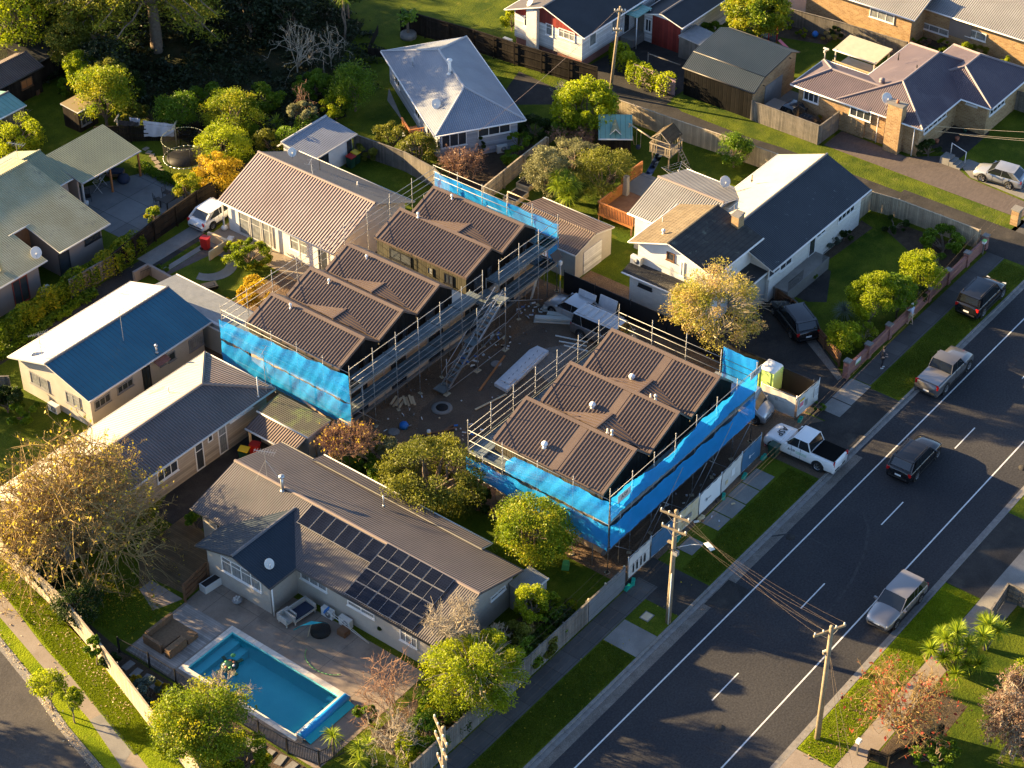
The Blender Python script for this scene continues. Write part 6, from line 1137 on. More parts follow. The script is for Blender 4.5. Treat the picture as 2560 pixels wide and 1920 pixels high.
U_ = thing('parasol', 'collapsed turquoise parasol lying on the patio', 'parasol', (61.9,63.3,.9)); mb.mesh(vs[:7], [(0,i,i+1) for i in range(1,6)], 'turquoise cloth'); mb.build('canopy', U_); mb = MB(); mb.tube((0,0,-.1),(.5,-.4,-.85),.02,'new timber'); mb.build('pole', U_); U_.rotation_euler = (.9,.3,2.2)
mb = MB(); mb.lathe((0,0,.25), [(.62,-.25),(.6,.02),(.5,.12),(.01,.16)], 'mesh dark', 16); solo(mb, 'covered_fire_pit', 'dark round covered fire pit beside the turquoise parasol', 'fire pit', (62.2,62.9,.02))
mb = MB(); mb.tube((0,0,1.1),(.25,-2.9,.03),.02,'dish white'); mb.tube((.18,.05,1.1),(.3,-2.9,.03),.02,'dish white'); mb.box((0.05,.12,1.15),(.4,.1,.3),'plastic blue',rx=.4); solo(mb, 'pool_net', 'two white pool net poles leaning against the heat pump', 'pool net', (62.9,62.9,0), .02)
mb = MB(); mb.lathe((0,0,.2), [(.2,-.2),(.34,0),(.3,.08),(.01,.1)], 'grey paint', 8); [mb.box((.12*math.cos(k),.12*math.sin(k),.33),(.2,.1,.08),'hoarding white',rz=k) for k in range(5)]; solo(mb, 'fire_bowl', 'small square bowl of stones on the patio', 'fire bowl', (61.0,68.5,.02))
mb = MB(); mb.b2(-.3,.3,-.65,.65,0,.5,'dish white'); mb.b2(-.22,.22,-.57,.57,.501,.52,'ink'); solo(mb, 'planter_box', 'white planter box beside the pool gate', 'planter', (61.0,70.7,.02), PI/2-.1)
mb = MB(); mb.b2(-.25,.25,-.3,.3,0,.4,'brown timber'); solo(mb, 'wooden_stool', 'small brown wooden stool under the pool net poles', 'stool', (62.9,61.7,.02))
mb = MB(); [mb.path([(1.2*math.cos(t),1.6*math.sin(t),.04) for t in np.linspace(1.8,4.2,16)],.022,'ink green')]; solo(mb, 'garden_hose', 'dark green hose looped on the patio beside the pool', 'hose', (60.9,61.0,.02))
RL = thing('pool_cover_roller', 'bright blue rolled pool cover on its roller at the end of the pool', 'pool cover', (57.1,58.0,.02)); mb = MB(); mb.tube((-1.9,0,.3),(1.9,0,.3),.24,'blue roller',16); mb.build('rolled_cover', RL); mb = MB(); mb.box((0,-.42,.12),(3.7,.5,.03),'turquoise cloth',rx=.35); mb.build('loose_flap', RL); [MB().box((s*2.0,0,.2),(.06,.45,.4),'galvanised').build('stand', RL) for s in (-1,1)]
# pool toy: a floating patterned ring shape
TY = thing('pool_float', 'inflatable float with red and green patches near the pool step', 'pool float', (56.9,65.2,-.06), .5); mb = MB(); mb.lathe((0,0,.04), [(.5,-.05),(.56,.02),(.4,.14),(.15,.2),(.01,.21)], 'plastic dark green', 14)
for k in range(7): mb.lathe((.28*math.cos(k*.9),.28*math.sin(k*.9),.2), [(.11,-.03),(.1,.01),(.01,.03)], ['terracotta','ink green','cloth white'][k%3], 7)
mb.build('body', TY)
for a_ in (.7,2.4,3.9,5.5): m2 = MB(); m2.box((.68*math.cos(a_),.68*math.sin(a_),.05),(.42,.2,.06),'plastic dark green',rz=a_); m2.build('flap', TY)
m2 = MB(); m2.lathe((.85,0,.08), [(.12,-.06),(.16,0),(.05,.1)], 'ink green', 8); m2.build('head', TY)
# stepping stones
for i, (x_, y_) in enumerate([(53.3,69.8),(53.15,69.0),(53.2,68.2),(53.2,67.4),(53.2,66.6),(53.3,60.2),(53.3,59.5),(53.3,58.7),(53.4,57.9),(53.4,57.1)]):
    mb = MB(); mb.box((0,0,.03),(.75,.45,.05),'concrete'); solo(mb, 'stepping_stone', ('paver %s in the row outside the upper pool fence' if i < 5 else 'paver %s in the row outside the lower pool fence') % ['nearest the side street end','second along','in the middle','fourth along','farthest along'][i%5], 'paver', (x_,y_,0), .1*(i%3), 'pavers outside the pool fence')
# left yard
def frame_chair(x, y, rz, label):
    c = thing('patio_chair', label, 'chair', (x,y,.01), rz, 'patio chairs'); mb = MB(); mb.b2(-.25,.25,-.25,.25,.42,.46,'black paint'); mb.build('seat', c); mb = MB(); [mb.tube((-.24,.25,.5+.1*k),(.24,.25,.5+.1*k),.012,'black paint',4) for k in range(5)]; mb.tube((-.25,.25,.4),(-.25,.27,.95),.018,'black paint',4); mb.tube((.25,.25,.4),(.25,.27,.95),.018,'black paint',4); mb.build('backrest', c)
    for sx in (-1,1):
        for sy in (-1,1): MB().tube((sx*.23,sy*.23,0),(sx*.23,sy*.23,.43),.018,'black paint',4).build('leg', c)
q = G('q',1560,830); frame_chair(q.x,q.y,1.2,'black slat chair left of the black patio table'); q = G('q',1650,790); frame_chair(q.x+.3,q.y+.3,.2,'black slat chair behind the black patio table'); q = G('q',870,800); frame_chair(q.x,q.y,-.5,'chair with white cushion by the pavilion post')
q = G('q',1660,860); tb_ = thing('patio_table', 'long black patio table on the concrete slabs', 'table', (q.x+.5,q.y,.01)); MB().b2(-1.0,1.0,-.45,.45,.68,.72,'black paint').build('tabletop', tb_); [MB().box((sx*.9,sy*.38,.34),(.07,.07,.68),'black paint').build('leg', tb_) for sx in (-1,1) for sy in (-1,1)]
q = G('q',1010,690); D_ = thing('clothes_airer', 'folding clothes airer hung with dark clothes under the pavilion', 'clothes airer', (q.x,q.y+.2,.01), .5); mb = MB(); [mb.tube((-.7,-.3+.1*k,.95),(.7,-.3+.1*k,.95),.01,'dish white',4) for k in range(7)]; [mb.tube((sx*.6,-.3,.95),(sx*.6,.35,0),.015,'dish white',4) for sx in (-1,1)]; [mb.tube((sx*.6,.3,.95),(sx*.6,-.35,0),.015,'dish white',4) for sx in (-1,1)]; mb.build('rack', D_); mb = MB(); [mb.box((-.5+.25*k,-.25+.1*k,.8),(.2,.03,.35+.1*(k%2)),['cloth dark','cloth dark','cloth white','cushion navy'][k%4]) for k in range(6)]; mb.build('clothes', D_)
q = G('q',1225,610); mb = MB(); mb.lathe((0,0,.3), [(.4,-.3),(.52,-.05),(.4,.25),(.15,.36)], 'cushion navy', 14); solo(mb, 'beanbag', 'dark blue bean bag on the patio edge', 'bean bag', (q.x,q.y,0))
q = G('q',1165,560); L2 = thing('lounge_chair', 'pale cushioned lounge chair at the pavilion post', 'lounge chair', (q.x,q.y+.3,0), .6); MB().b2(-.4,.4,-.7,.6,.1,.35,'wicker').build('frame', L2); MB().b2(-.36,.36,-.66,.5,.351,.5,'cushion navy').build('cushion', L2); MB().box((0,.55,.6),(.7,.15,.5),'sofa grey',rx=-.3).build('backrest', L2)
q = G('q',735,680,1.0); mb = MB(); mb.lathe((0,0,0), [(.35,-.12),(.38,0),(.3,.1),(.01,.14)], 'plastic black', 14); mb.tube((0,0,-.1),(0,0,-.95),.05,'plastic black'); solo(mb, 'kettle_barbecue', 'black round barbecue beside the pavilion wall', 'barbecue', (q.x,q.y,.97))
q = G('q',858,840); mb = MB(); mb.lathe((0,0,.18), [(.13,-.18),(.18,.15),(.15,.16)], 'plastic white', 12); solo(mb, 'plant_pot', 'white pot at the foot of the pavilion corner post', 'plant pot', (q.x,q.y,.01))
TR = thing('trampoline', 'round trampoline with dark safety net on the left lawn', 'trampoline', (94.5,106.4,0)); mb = MB(); n = 24; R_t = 1.75
mb.lathe((0,0,.75), [(R_t*.86,-.005),(R_t*.86,.005)], 'ink', 28); mb.build('mat', TR); mb = MB(); pts = [(R_t*math.cos(t),R_t*math.sin(t),.75) for t in np.linspace(0,2*PI,29)]; mb.path(pts,.035,'galvanised'); mb.path([(p[0],p[1],2.45) for p in pts],.02,'green roof')
for k in range(6): a_ = k*PI/3; mb.tube((R_t*math.cos(a_),R_t*math.sin(a_),0),(R_t*math.cos(a_),R_t*math.sin(a_),2.5),.025,'plastic black')
mb.build('frame', TR); mb = MB(); vs = [(R_t*.97*math.cos(t),R_t*.97*math.sin(t),z-(.25*abs(math.sin(t*3)) if z > 1 else 0)) for z in (.78,2.42) for t in np.linspace(0,2*PI,49)]; mb.mesh(vs, [(i,i+1,i+50,i+49) for i in range(48)], 'trampoline net'); mb.build('net', TR)
CL = thing('clothesline', 'washing line between timber T posts hung with white sheets', 'clothesline', (95,111,0)); mb = MB()
q0, q1 = Vector((94.1,113.6,0)), Vector((96.2,109.2,0))
for q in (q0, q1): mb.tube((q.x-95,q.y-111,0),(q.x-95,q.y-111,1.9),.06,'new timber'); mb.box((q.x-95,q.y-111,1.9),(1.1,.1,.1),'new timber',rz=.5)
mb.build('posts', CL); mb = MB(); [mb.tube((q0.x-95+o_,q0.y-111+o_*.5,1.93),(q1.x-95+o_,q1.y-111+o_*.5,1.93),.008,'ink',3) for o_ in (-.4,0,.4)]; mb.build('lines', CL)
def sheet_on(o_, t0, t1, drop, mat, label):
    a = q0.lerp(q1, t0)+Vector((o_,o_*.5,0)); b = q0.lerp(q1, t1)+Vector((o_,o_*.5,0)); mb = MB(); vs = []; nx = 14
    for i in range(nx+1):
        for j in range(6): p = a.lerp(b, i/nx); s_ = j/5; vs.append((p.x-a.x+.04*math.sin(i*1.4+j),p.y-a.y+.05*math.sin(i*.9),1.94-drop*s_*(1-.25*(i/nx))))
    mb.mesh(vs, [(i*6+j,i*6+j+1,i*6+j+7,i*6+j+6) for i in range(nx) for j in range(5)], mat, True); solo(mb, 'laundry', label, 'laundry', (a.x,a.y,0), group='laundry on the washing line')
sheet_on(0,.45,.98,1.5,'cloth white','large white bed sheet hanging on the washing line'); sheet_on(.2,.2,.38,.8,'cloth white','small pale towel hanging on the washing line'); sheet_on(-.3,.05,.4,.5,'cloth dark','row of small dark clothes on the washing line')
mb = MB(); mb.poly([(-1.3,-.9,1.6),(1.4,-.6,1.3),(.9,1.3,2.1)],'sail cloth'); mb.tube((-1.3,-.9,0),(-1.3,-.9,1.65),.03,'galvanised'); solo(mb, 'shade_sail', 'small tan shade sail in front of the trampoline', 'shade sail', (93.9,103.9,0))
for i, (x_, y_) in enumerate([G('q',a,b)[:2] for a, b in ((1440,285),(1470,320),(1500,350),(1520,385),(1550,420),(1565,460),(1580,500),(1585,540))]): mb = MB(); mb.box((0,0,.02),(.5,.38,.04),'warm path'); tag(mb.build('stepping_stone', loc=(x_,y_,0), rz=.3*i), 'square paver in the curved path beside the trampoline', 'paver', 'pavers by the trampoline')
mb = MB(); [mb.tube((-.9+.12*k,0,.0),(-.9+.12*k,0,.8),.012,'black paint',4) for k in range(16)]; mb.tube((-.9,0,.8),(.95,0,.8),.02,'black paint'); solo(mb, 'low_railing', 'short black bar railing at the lawn corner behind the blue roof house', 'railing', (82.0,97.4,0), -.2)
mb = MB(); mb.b2(-.1,.1,-1.9,1.9,0,.9,'taupe wall'); mb.b2(-1.4,-.11,1.7,1.9,0,.9,'taupe wall'); solo(mb, 'retaining_wall', 'dark low retaining wall behind the blue roof house', 'wall', (82.0,96.0,0), -.05)
mb = MB(); mb.b2(-.1,.1,-.9,.9,0,.75,'new timber'); mb.b2(-2.0,.1,-1.0,-.91,0,.75,'new timber'); solo(mb, 'verandah_wall', 'low timber wall at the corner of the sunny verandah', 'wall', (88.0,96.6,0), .05)
for i, (t_, l_) in enumerate((((1240,940),'white pot on the left by the verandah window'),((1315,970),'white pot on the right by the verandah window'))):
    X, Y, s_ = 540, 480, 300/2212.; TILE['v'] = (X,Y,s_); q = G('v',t_[0],t_[1]); mb = MB(); mb.lathe((0,0,.2), [(.16,-.2),(.2,.18),(.15,.18)], 'plastic white', 12); mb.lathe((0,0,.37), [(.17,0),(.01,.02)], 'garden soil', 10); solo(mb, 'plant_pot', l_, 'plant pot', (q.x,q.y,.02), group='white plant pots on the verandah')
q = G('v',1000,880); BT = thing('garden_bench', 'white slatted garden seat against the sunny verandah wall', 'garden seat', (q.x+.1,q.y,.02), -PI/2); mb = MB(); mb.b2(-.8,.8,-.25,.25,.4,.45,'trim white'); mb.build('seat', BT); mb = MB(); [mb.b2(-.8,.8,.25,.28,.5+.12*k,.58+.12*k,'trim white') for k in range(4)]; mb.build('backrest', BT); [MB().b2(s*.7-.04,s*.7+.04,-.25,.25,0,.4,'trim white').build('leg', BT) for s in (-1,1)]
for t_, l_, m_ in (((380,655),'pale pink boulder shaped planter on the verandah','hoarding white'),((160,690),'white watering can on the verandah','plastic white'),((260,900),'blue and white box on the verandah edge','wrap white')): q = G('v',*t_); mb = MB(); mb.lathe((0,0,.16),[(.2,-.16),(.28,0),(.18,.14),(.01,.2)],m_,9) if 'box' not in l_ else mb.box((0,0,.1),(.7,.45,.2),m_,rz=.4); solo(mb, 'garden_ornament', l_, 'ornament', (q.x,q.y,.02))
# raised beds
for i, (x_, y_) in enumerate(((108.9,83.4),(106.6,82.9))):
    B_ = thing('raised_bed', ['raised timber garden bed farther from the scaffold','raised timber garden bed nearer the scaffold'][i], 'raised bed', (x_,y_,0), .05); mb = MB(); [mb.b2(*v,0,.4,'new timber') for v in ((-.9,.9,-.6,-.54),(-.9,.9,.54,.6),(-.9,-.84,-.53,.53),(.84,.9,-.53,.53))]; mb.build('frame', B_); mb = MB(); mb.b2(-.83,.83,-.53,.53,0,.33,'garden soil'); mb.build('soil', B_)
for x_, y_, lb in ((104.7,79.9,'yellow timber frame behind the net nearer the middle house'),(102.2,79.9,'yellow timber frame behind the net nearer the garage')): mb = MB(); mb.path([(-.0,-1.1,0),(0,-1.1,1.9),(0,1.1,1.9),(0,1.1,0)],.04,'new timber'); solo(mb, 'timber_archway', lb, 'archway', (x_,y_+1.2,0), .0)
# playset with slide and swing
PS = thing('playset', 'weathered timber play tower with roof and balcony on the back lawn', 'playset', (118.05,76.85,0), .06); ob = MB()
for sx in (-1,1):
    for sy in (-1,1): MB().box((sx*.75,sy*.75,1.3),(.1,.1,2.6),'pole timber').build('post', PS)
MB().b2(-.95,.95,-.95,.95,1.2,1.28,'grey timber').build('platform', PS); mb = MB()
for s in (-1,1):
    for k in range(9): mb.b2(-.9+.2*k,-.84+.2*k,s*.93-.02,s*.93+.02,1.3,1.95,'fence timber') if not (s < 0 and k > 5) else None; mb.b2(s*.93-.02,s*.93+.02,-.9+.2*k,-.84+.2*k,1.3,1.95,'fence timber') if not (s < 0 and 2 < k < 6) else None
    mb.b2(-.97,.97,s*.95-.03,s*.95+.03,1.96,2.03,'fence timber'); mb.b2(s*.95-.03,s*.95+.03,-.9,.9,1.96,2.03,'fence timber')
mb.build('railing', PS); mb = MB(); mb.mesh([(-.95,-.9,2.45),(.95,-.9,2.45),(.95,0,3.2),(-.95,0,3.2),(-.95,.9,2.45),(.95,.9,2.45)],[(0,1,2,3),(3,2,5,4),(3,2,1,0),(4,5,2,3)],'brown tile'); mb.tube((-.97,-.9,2.45),(-.97,0,3.2),.03,'fence timber',4); mb.tube((-.97,.9,2.45),(-.97,0,3.2),.03,'fence timber',4); mb.tube((-.97,-.9,2.45),(-.97,.9,2.45),.03,'fence timber',4); mb.build('roof', PS)
mb = MB(); [mb.tube((.35+.5*s,-.95,1.2),(.35+.5*s,-1.75,0),.035,'fence timber',4) for s in (0,.9)]; [mb.box((.57,-1.0-.15*k*1.0,1.1-.22*k),(.45,.08,.04),'fence timber') for k in range(5)]; mb.build('ladder', PS)
mb = MB(); pts = [(-.95-2.3*t, 0, 1.25-1.15*math.sin(t*PI/2)**.9+.05*math.sin(t*7)) for t in np.linspace(0,1,12)]; vs = []; 
for p in pts: vs += [(p[0],-.28,p[2]+.12),(p[0],-.24,p[2]),(p[0],.24,p[2]),(p[0],.28,p[2]+.12)]
mb.mesh(vs, [(i*4+j,i*4+j+1,i*4+j+5,i*4+j+4) for i in range(11) for j in range(3)]+[(i*4+j,i*4+j+4,i*4+j+5,i*4+j+1) for i in range(11) for j in range(3)], 'slide blue', True); mb.build('slide', PS)
SW = thing('swing', 'timber A frame swing attached beside the play tower', 'swing', (117.9,79.4,0), .0); mb = MB(); mb.tube((-.6,-1.7,2.25),(.2,1.1,2.25),.06,'fence timber',6); mb.tube((.2,1.0,2.25),(-.6,1.2,0),.05,'fence timber',6); mb.tube((.2,1.0,2.25),(.9,1.0,0),.05,'fence timber',6); mb.build('frame', SW); mb = MB(); mb.tube((.05,-.2,2.2),(.05,-.2,.6),.012,'new timber',4); mb.tube((.1,.25,2.2),(.1,.25,.6),.012,'new timber',4); mb.lathe((.07,.03,.5),[(.12,-.15),(.22,0),(.2,.15)],'cushion navy',8); mb.build('swing_seat', SW)
q = G('k',810,300); RC = thing('rotary_clothesline', 'bare rotary clothesline tilted on the lawn', 'clothesline', (115.0,73.7,0)); mb = MB(); mb.tube((0,0,0),(.1,0,2.0),.03,'galvanised'); mb.build('post', RC); mb = MB()
for k in range(4): a_ = k*PI/2+.4; mb.tube((.1,0,1.6),(.1+1.35*math.cos(a_),1.35*math.sin(a_),2.0),.018,'galvanised',4)
for rr in (.5,.8,1.1,1.3): mb.path([(.1+rr*math.cos(k*PI/2+.4),rr*math.sin(k*PI/2+.4),1.6+.4*rr/1.35) for k in range(5)],.006,'cloth white',3)
mb.build('arms', RC)
mb = MB(); mb.b2(-1.0,1.0,-.7,.7,0,.2,'brown timber'); mb.b2(-.85,.85,-.55,.55,.201,.22,'cushion navy'); solo(mb, 'sandpit', 'low sandpit box with dark blue cover on the lawn', 'sandpit', (115.9,74.4,0), .3)
CF = thing('climbing_frame', 'red posted trampoline frame and slide under the top tree', 'climbing frame', (139.6,80.4,0)); [MB().tube((x_,y_,0),(x_,y_,2.2),.05,'plastic red').build('post', CF) for x_, y_ in ((-.2,1.4),(.3,.5),(.1,-.2),(-.6,.2))]; mb = MB(); mb.lathe((0,.6,.6),[(.9,-.01),(.9,.01)],'ink',16); mb.build('mat', CF); mb = MB(); mb.box((.1,-1.0,.4),(.35,1.3,.05),'pink wrap',rx=.5); mb.build('slide', CF)
q = G('c',935,330,1.9); mb = MB(); mb.tube((0,0,0),(0,0,1.9),.04,'dish white'); mb.box((0,0,1.95),(.5,.12,.2),'dish white'); mb.box((.1,0,2.1),(.12,.5,.12),'dish white'); solo(mb, 'bird_feeder', 'white post with birdhouse on the bright lawn', 'bird feeder', (q.x,q.y,0))
q = G('c',870,212,.4); mb = MB(); mb.lathe((0,0,.3),[(.1,-.3),(.28,-.1),(.3,.05),(.15,.25),(.01,.28)],'plastic blue',12); solo(mb, 'play_ball', 'blue and white ball in the top garden', 'ball', (q.x,q.y,0))
mb = MB(); mb.b2(-.4,.4,-.9,.9,0,.5,'brown timber'); mb.b2(-.3,.3,-.8,.8,.501,.52,'garden soil'); solo(mb, 'planter_box', 'orange planter box on the steps of the top right house', 'planter', (148.2,63.8,0))
for i, t_ in enumerate(((1680,845),(1725,795),(1840,745))): q = G('c',t_[0],t_[1]+15); frame_chair(q.x,q.y,.6*i,['white chair on the brick house terrace nearest the steps','white chair in the middle of the brick house terrace','grey chair against the brick wall of the terrace'][i])
for i, t_ in enumerate(((1650,920),(1780,905),(1830,850),(1610,905),(1905,800))): q = G('c',*t_); mb = MB(); mb.lathe((0,0,.16),[(.13,-.16),(.19,.14),(.14,.14)],'terracotta' if i != 2 else 'plastic dark green',10); solo(mb, 'plant_pot', ['pot at the top of the brick house steps','pot beside the steps handrail','green pot in the middle of the terrace','pot in the shrubs by the steps','pot below the terrace wall window'][i], 'plant pot', (q.x,q.y,.02))
mb = MB(); mb.path([(0,0,2.2),(2.6,0,2.2)],.05,'pole timber'); mb.path([(0,-2.2,2.2),(2.6,-2.2,2.2)],.05,'pole timber'); [mb.tube((.2+.55*k,-2.3,2.28),(.2+.55*k,.1,2.28),.04,'pole timber') for k in range(5)]; [mb.tube((a,b,0),(a,b,2.2),.06,'pole timber') for a in (0,2.6) for b in (0,-2.2)]
o = solo(mb, 'pergola', 'open timber pergola tangled with bare vine below the blue netting', 'pergola', (73.5,73.4,0))
mb = MB(); mb.b2(-.3,.3,-.25,.25,0,.03,'new timber'); mb.b2(-.36,.36,-.31,.31,-.01,.02,'concrete'); solo(mb, 'valve_cover', 'square orange service cover in the verge grass', 'service cover', (73.9,48.1,.012)) if 0 else solo(mb, 'valve_cover', 'square orange service cover in the verge grass', 'service cover', (75.1,48.5,.014))
for t_, m_, l_ in (((105,625),'plastic blue','blue and white crate against the dark shed'),((130,630),'cloth white','white bottle against the dark shed'),((185,615),'plastic yellow','yellow box against the dark shed'),((240,605),'brown timber','brown box against the dark shed')): q = G('a',*t_); mb = MB(); mb.box((0,0,.2),(.4,.35,.4),m_,taper=.9); solo(mb, 'storage_box', l_, 'box', (q.x,q.y,.0), .3)
q = G('h',1450,355); mb = MB(); mb.box((0,0,.2),(.6,.45,.4),'ink green',rz=.5,taper=.8); solo(mb, 'green_box', 'bright green plastic box under the orange green tree', 'box', (q.x,q.y,0))
# ================================================================ people
def skin(name, chains, mat, parent, sub=2):
    """one continuous surface grown from connected joints: chains = list of [(x,y,z,r), ...]; equal points are shared"""
    vs = []; rad = []; ed = []; idx = {}
    for ch in chains:
        prev = None
        for x, y, z, r in ch:
            k = (round(x,4),round(y,4),round(z,4))
            if k not in idx: idx[k] = len(vs); vs.append((x,y,z)); rad.append(r)
            i = idx[k]
            if prev is not None and prev != i: ed.append((prev,i))
            prev = i
    me = bpy.data.meshes.new(name); me.from_pydata(vs, ed, []); o = bpy.data.objects.new(name, me); C.objects.link(o)
    sk = o.modifiers.new('skin','SKIN'); sv = me.skin_vertices[0].data
    for i, r in enumerate(rad): sv[i].radius = (r[0],r[1]) if isinstance(r, tuple) else (r,r)
    sv[0].use_root = True; sk.use_smooth_shade = True; s = o.modifiers.new('sub','SUBSURF'); s.levels = sub; s.render_levels = sub
    dg = bpy.context.evaluated_depsgraph_get(); m2 = bpy.data.meshes.new_from_object(o.evaluated_get(dg)); bpy.data.objects.remove(o)
    m2.materials.clear(); m2.materials.append(MATS[mat]); q = bpy.data.objects.new(name, m2); C.objects.link(q); q.parent = parent; return q
def person(label, loc, rz, shirt, legs, shoes, hair, capm, arms, stride, bare_legs=False):
    P = thing('person', label, 'person', loc, rz); s = stride
    fl, fr_ = (-.10, s*.5), (.10, -s*.5); A = []
    body = [[(0,0,.94,.13),(0,0,1.12,.125),(0,0.01,1.32,.15),(0,0,1.47,.07),(0,-.01,1.56,.052),(0,-.03,1.68,.095),(0,-.03,1.76,.085)]]
    for sx, (fx, fy) in ((-1, fl), (1, fr_)): body.append([(0,0,.94,.13),(sx*.1,0,.88,.095),(fx,fy*.5-.03,.48,.058),(fx,fy+.02,.09,.038),(fx,fy-.13,.04,.032)])
    for sx, (el, ha) in zip((-1,1), arms):
        body.append([(0,0.01,1.32,.15),(sx*.17,0,1.41,.06),(el[0],el[1],el[2],.042),(ha[0],ha[1],ha[2],.026)])
        d = Vector(ha)-Vector(el); d.normalize(); u = d.cross(Vector((0,0,1))) if abs(d.z) < .9 else Vector((0,1,0)); u.normalize(); pm = Vector(ha)+d*.07; body.append([(ha[0],ha[1],ha[2],.026),(pm.x,pm.y,pm.z,.03)])
        for k in range(4): f0 = pm+u*(-.027+.018*k); f1 = f0+d*(.045+.008*(k in (1,2)))+Vector((0,0,-.008)); f2 = f1+d*.03+Vector((0,0,-.02)); body.append([(pm.x,pm.y,pm.z,.03),(f0.x,f0.y,f0.z,.010),(f1.x,f1.y,f1.z,.009),(f2.x,f2.y,f2.z,.007)])
        t0 = Vector(ha)+d*.03+u*.03; t1 = t0+d*.04+u*.02; body.append([(ha[0],ha[1],ha[2],.026),(t0.x,t0.y,t0.z,.011),(t1.x,t1.y,t1.z,.009)])
    b = skin('body', body, 'skin', P)
    skin('shirt', [[(0,0,.90,.15),(0,0,1.12,.15),(0,.01,1.32,.175),(0,0,1.44,.10)]]+[[(0,.01,1.32,.175),(sx*.18,0,1.41,.08),(el[0]*.98,el[1],el[2],.058),((el[0]+ha[0])/2,(el[1]+ha[1])/2,(el[2]+ha[2])/2,.05)][:4 if shirt != 'shirt blue' else 3] for sx, (el, ha) in zip((-1,1), arms)], shirt, P)
    lg = [[(0,0,.96,.15)]]
    for sx, (fx, fy) in ((-1, fl), (1, fr_)):
        c = [(0,0,.96,.15),(sx*.1,0,.86,.11),(fx,fy*.5-.03,.52,.08)]; lg.append(c if bare_legs else c+[(fx,fy+.01,.14,.055)])
    skin('trousers', [c for c in lg if len(c) > 1], legs, P)
    for fx, fy in (fl, fr_): skin('shoe', [[(fx,fy+.06,.05,.045),(fx,fy-.05,.045,.05),(fx,fy-.17,.04,.04)]], shoes, P)
    m = MB(); m.lathe((0,-.02,1.72), [(.108,-.05),(.118,.02),(.10,.09),(.05,.125),(.01,.13)], capm or hair, 14); m.build('cap' if capm else 'hair', P)
    if capm: m = MB(); m.box((0,-.15,1.73),(.15,.12,.015),capm); m.build('cap_peak', P)
    m = MB(); m.box((-.035,-.122,1.70),(.022,.012,.012),'ink'); m.box((.035,-.122,1.70),(.022,.012,.012),'ink'); m.box((0,-.13,1.665),(.02,.035,.04),'skin'); m.box((0,-.122,1.625),(.045,.01,.01),'plastic red'); m.build('face', P)
    for sx in (-1,1): m = MB(); m.box((sx*.10,-.02,1.68),(.015,.035,.055),'skin'); m.build('ear', P)
    return P
person('person in dark clothes and white shoes standing on the shaded footpath', (105.1,49.85,0), math.radians(40), 'cloth dark', 'cloth dark', 'plastic white', 'hair dark', None, [((-.24,-.02,1.15),(-.16,-.20,1.08)),((.24,-.02,1.15),(.14,-.20,1.10))], .12)
person('person in pale blue shirt, shorts and white cap trimming the shrub over the brick wall', (110.8,50.85,0), math.radians(170), 'shirt blue', 'khaki', 'khaki', 'hair dark', 'cap white', [((-.30,-.18,1.30),(-.25,-.42,1.42)),((.30,-.15,1.25),(.18,-.40,1.30))], .25, True)
# ================================================================ vegetation
def fastmesh(name, V, Fq, mat, parent=None, tint=None, smooth=False):
    me = bpy.data.meshes.new(name); nv, nf = len(V), len(Fq); k = Fq.shape[1]
    me.vertices.add(nv); me.vertices.foreach_set('co', V.astype(np.float32).ravel()); me.loops.add(nf*k); me.loops.foreach_set('vertex_index', Fq.astype(np.int32).ravel())
    me.polygons.add(nf); me.polygons.foreach_set('loop_start', np.arange(0, nf*k, k, dtype=np.int32)); me.polygons.foreach_set('loop_total', np.full(nf, k, dtype=np.int32)); me.update(calc_edges=True)
    if tint is not None: a = me.attributes.new('tint','FLOAT','FACE'); a.data.foreach_set('value', np.clip(tint,0,1).astype(np.float32))
    me.materials.append(MATS[mat]); o = bpy.data.objects.new(name, me); C.objects.link(o)
    if parent: o.parent = parent
    return o
def leaves(name, P, size, mat, parent, tint, rs, aspect=.6, up=.25, elong=None):
    n = len(P); a = rs.normal(size=(n,3)); a[:,2] *= .7; a /= np.linalg.norm(a,axis=1)[:,None]; b = rs.normal(size=(n,3)); b[:,2] += up
    b -= (a*b).sum(1)[:,None]*a; b /= np.linalg.norm(b,axis=1)[:,None]; s = (size*rs.choice([.55,.8,1.,1.3,1.7],n))[:,None]
    u = a*s*.5; v = b*s*.5*aspect; c = np.cross(a,b)*s*.12
    V = np.stack([P-u, P-v+c, P+u, P+v+c],1).reshape(-1,3); F = np.arange(4*n).reshape(n,4); return fastmesh(name, V, F, mat, parent, tint)
def unit(rs, n): d = rs.normal(size=(n,3)); return d/np.linalg.norm(d,axis=1)[:,None]
def crown(rs, rx, ry, rz, n, clumps, cr=.34, low=-.55, shell=.62):
    d = unit(rs, clumps*3); d = d[d[:,2] > low][:clumps]; m = len(d); c = d*(rs.uniform(shell,.92,m)**.8)[:,None]*np.array([rx,ry,rz]); r = cr*min(rx,rz,ry)*rs.uniform(.5,1.35,m)
    k = rs.randint(0,m,n); q = unit(rs,n); q[:,2] = np.where(rs.rand(n) < .65, np.abs(q[:,2]), q[:,2]); rr = rs.rand(n)**.4
    P = c[k]+q*(r[k]*rr)[:,None]*np.array([1.1,1.1,.8]); t = rs.uniform(.05,.95,m)[k]*.6+rs.rand(n)*.32+.05; return P, t, c, r
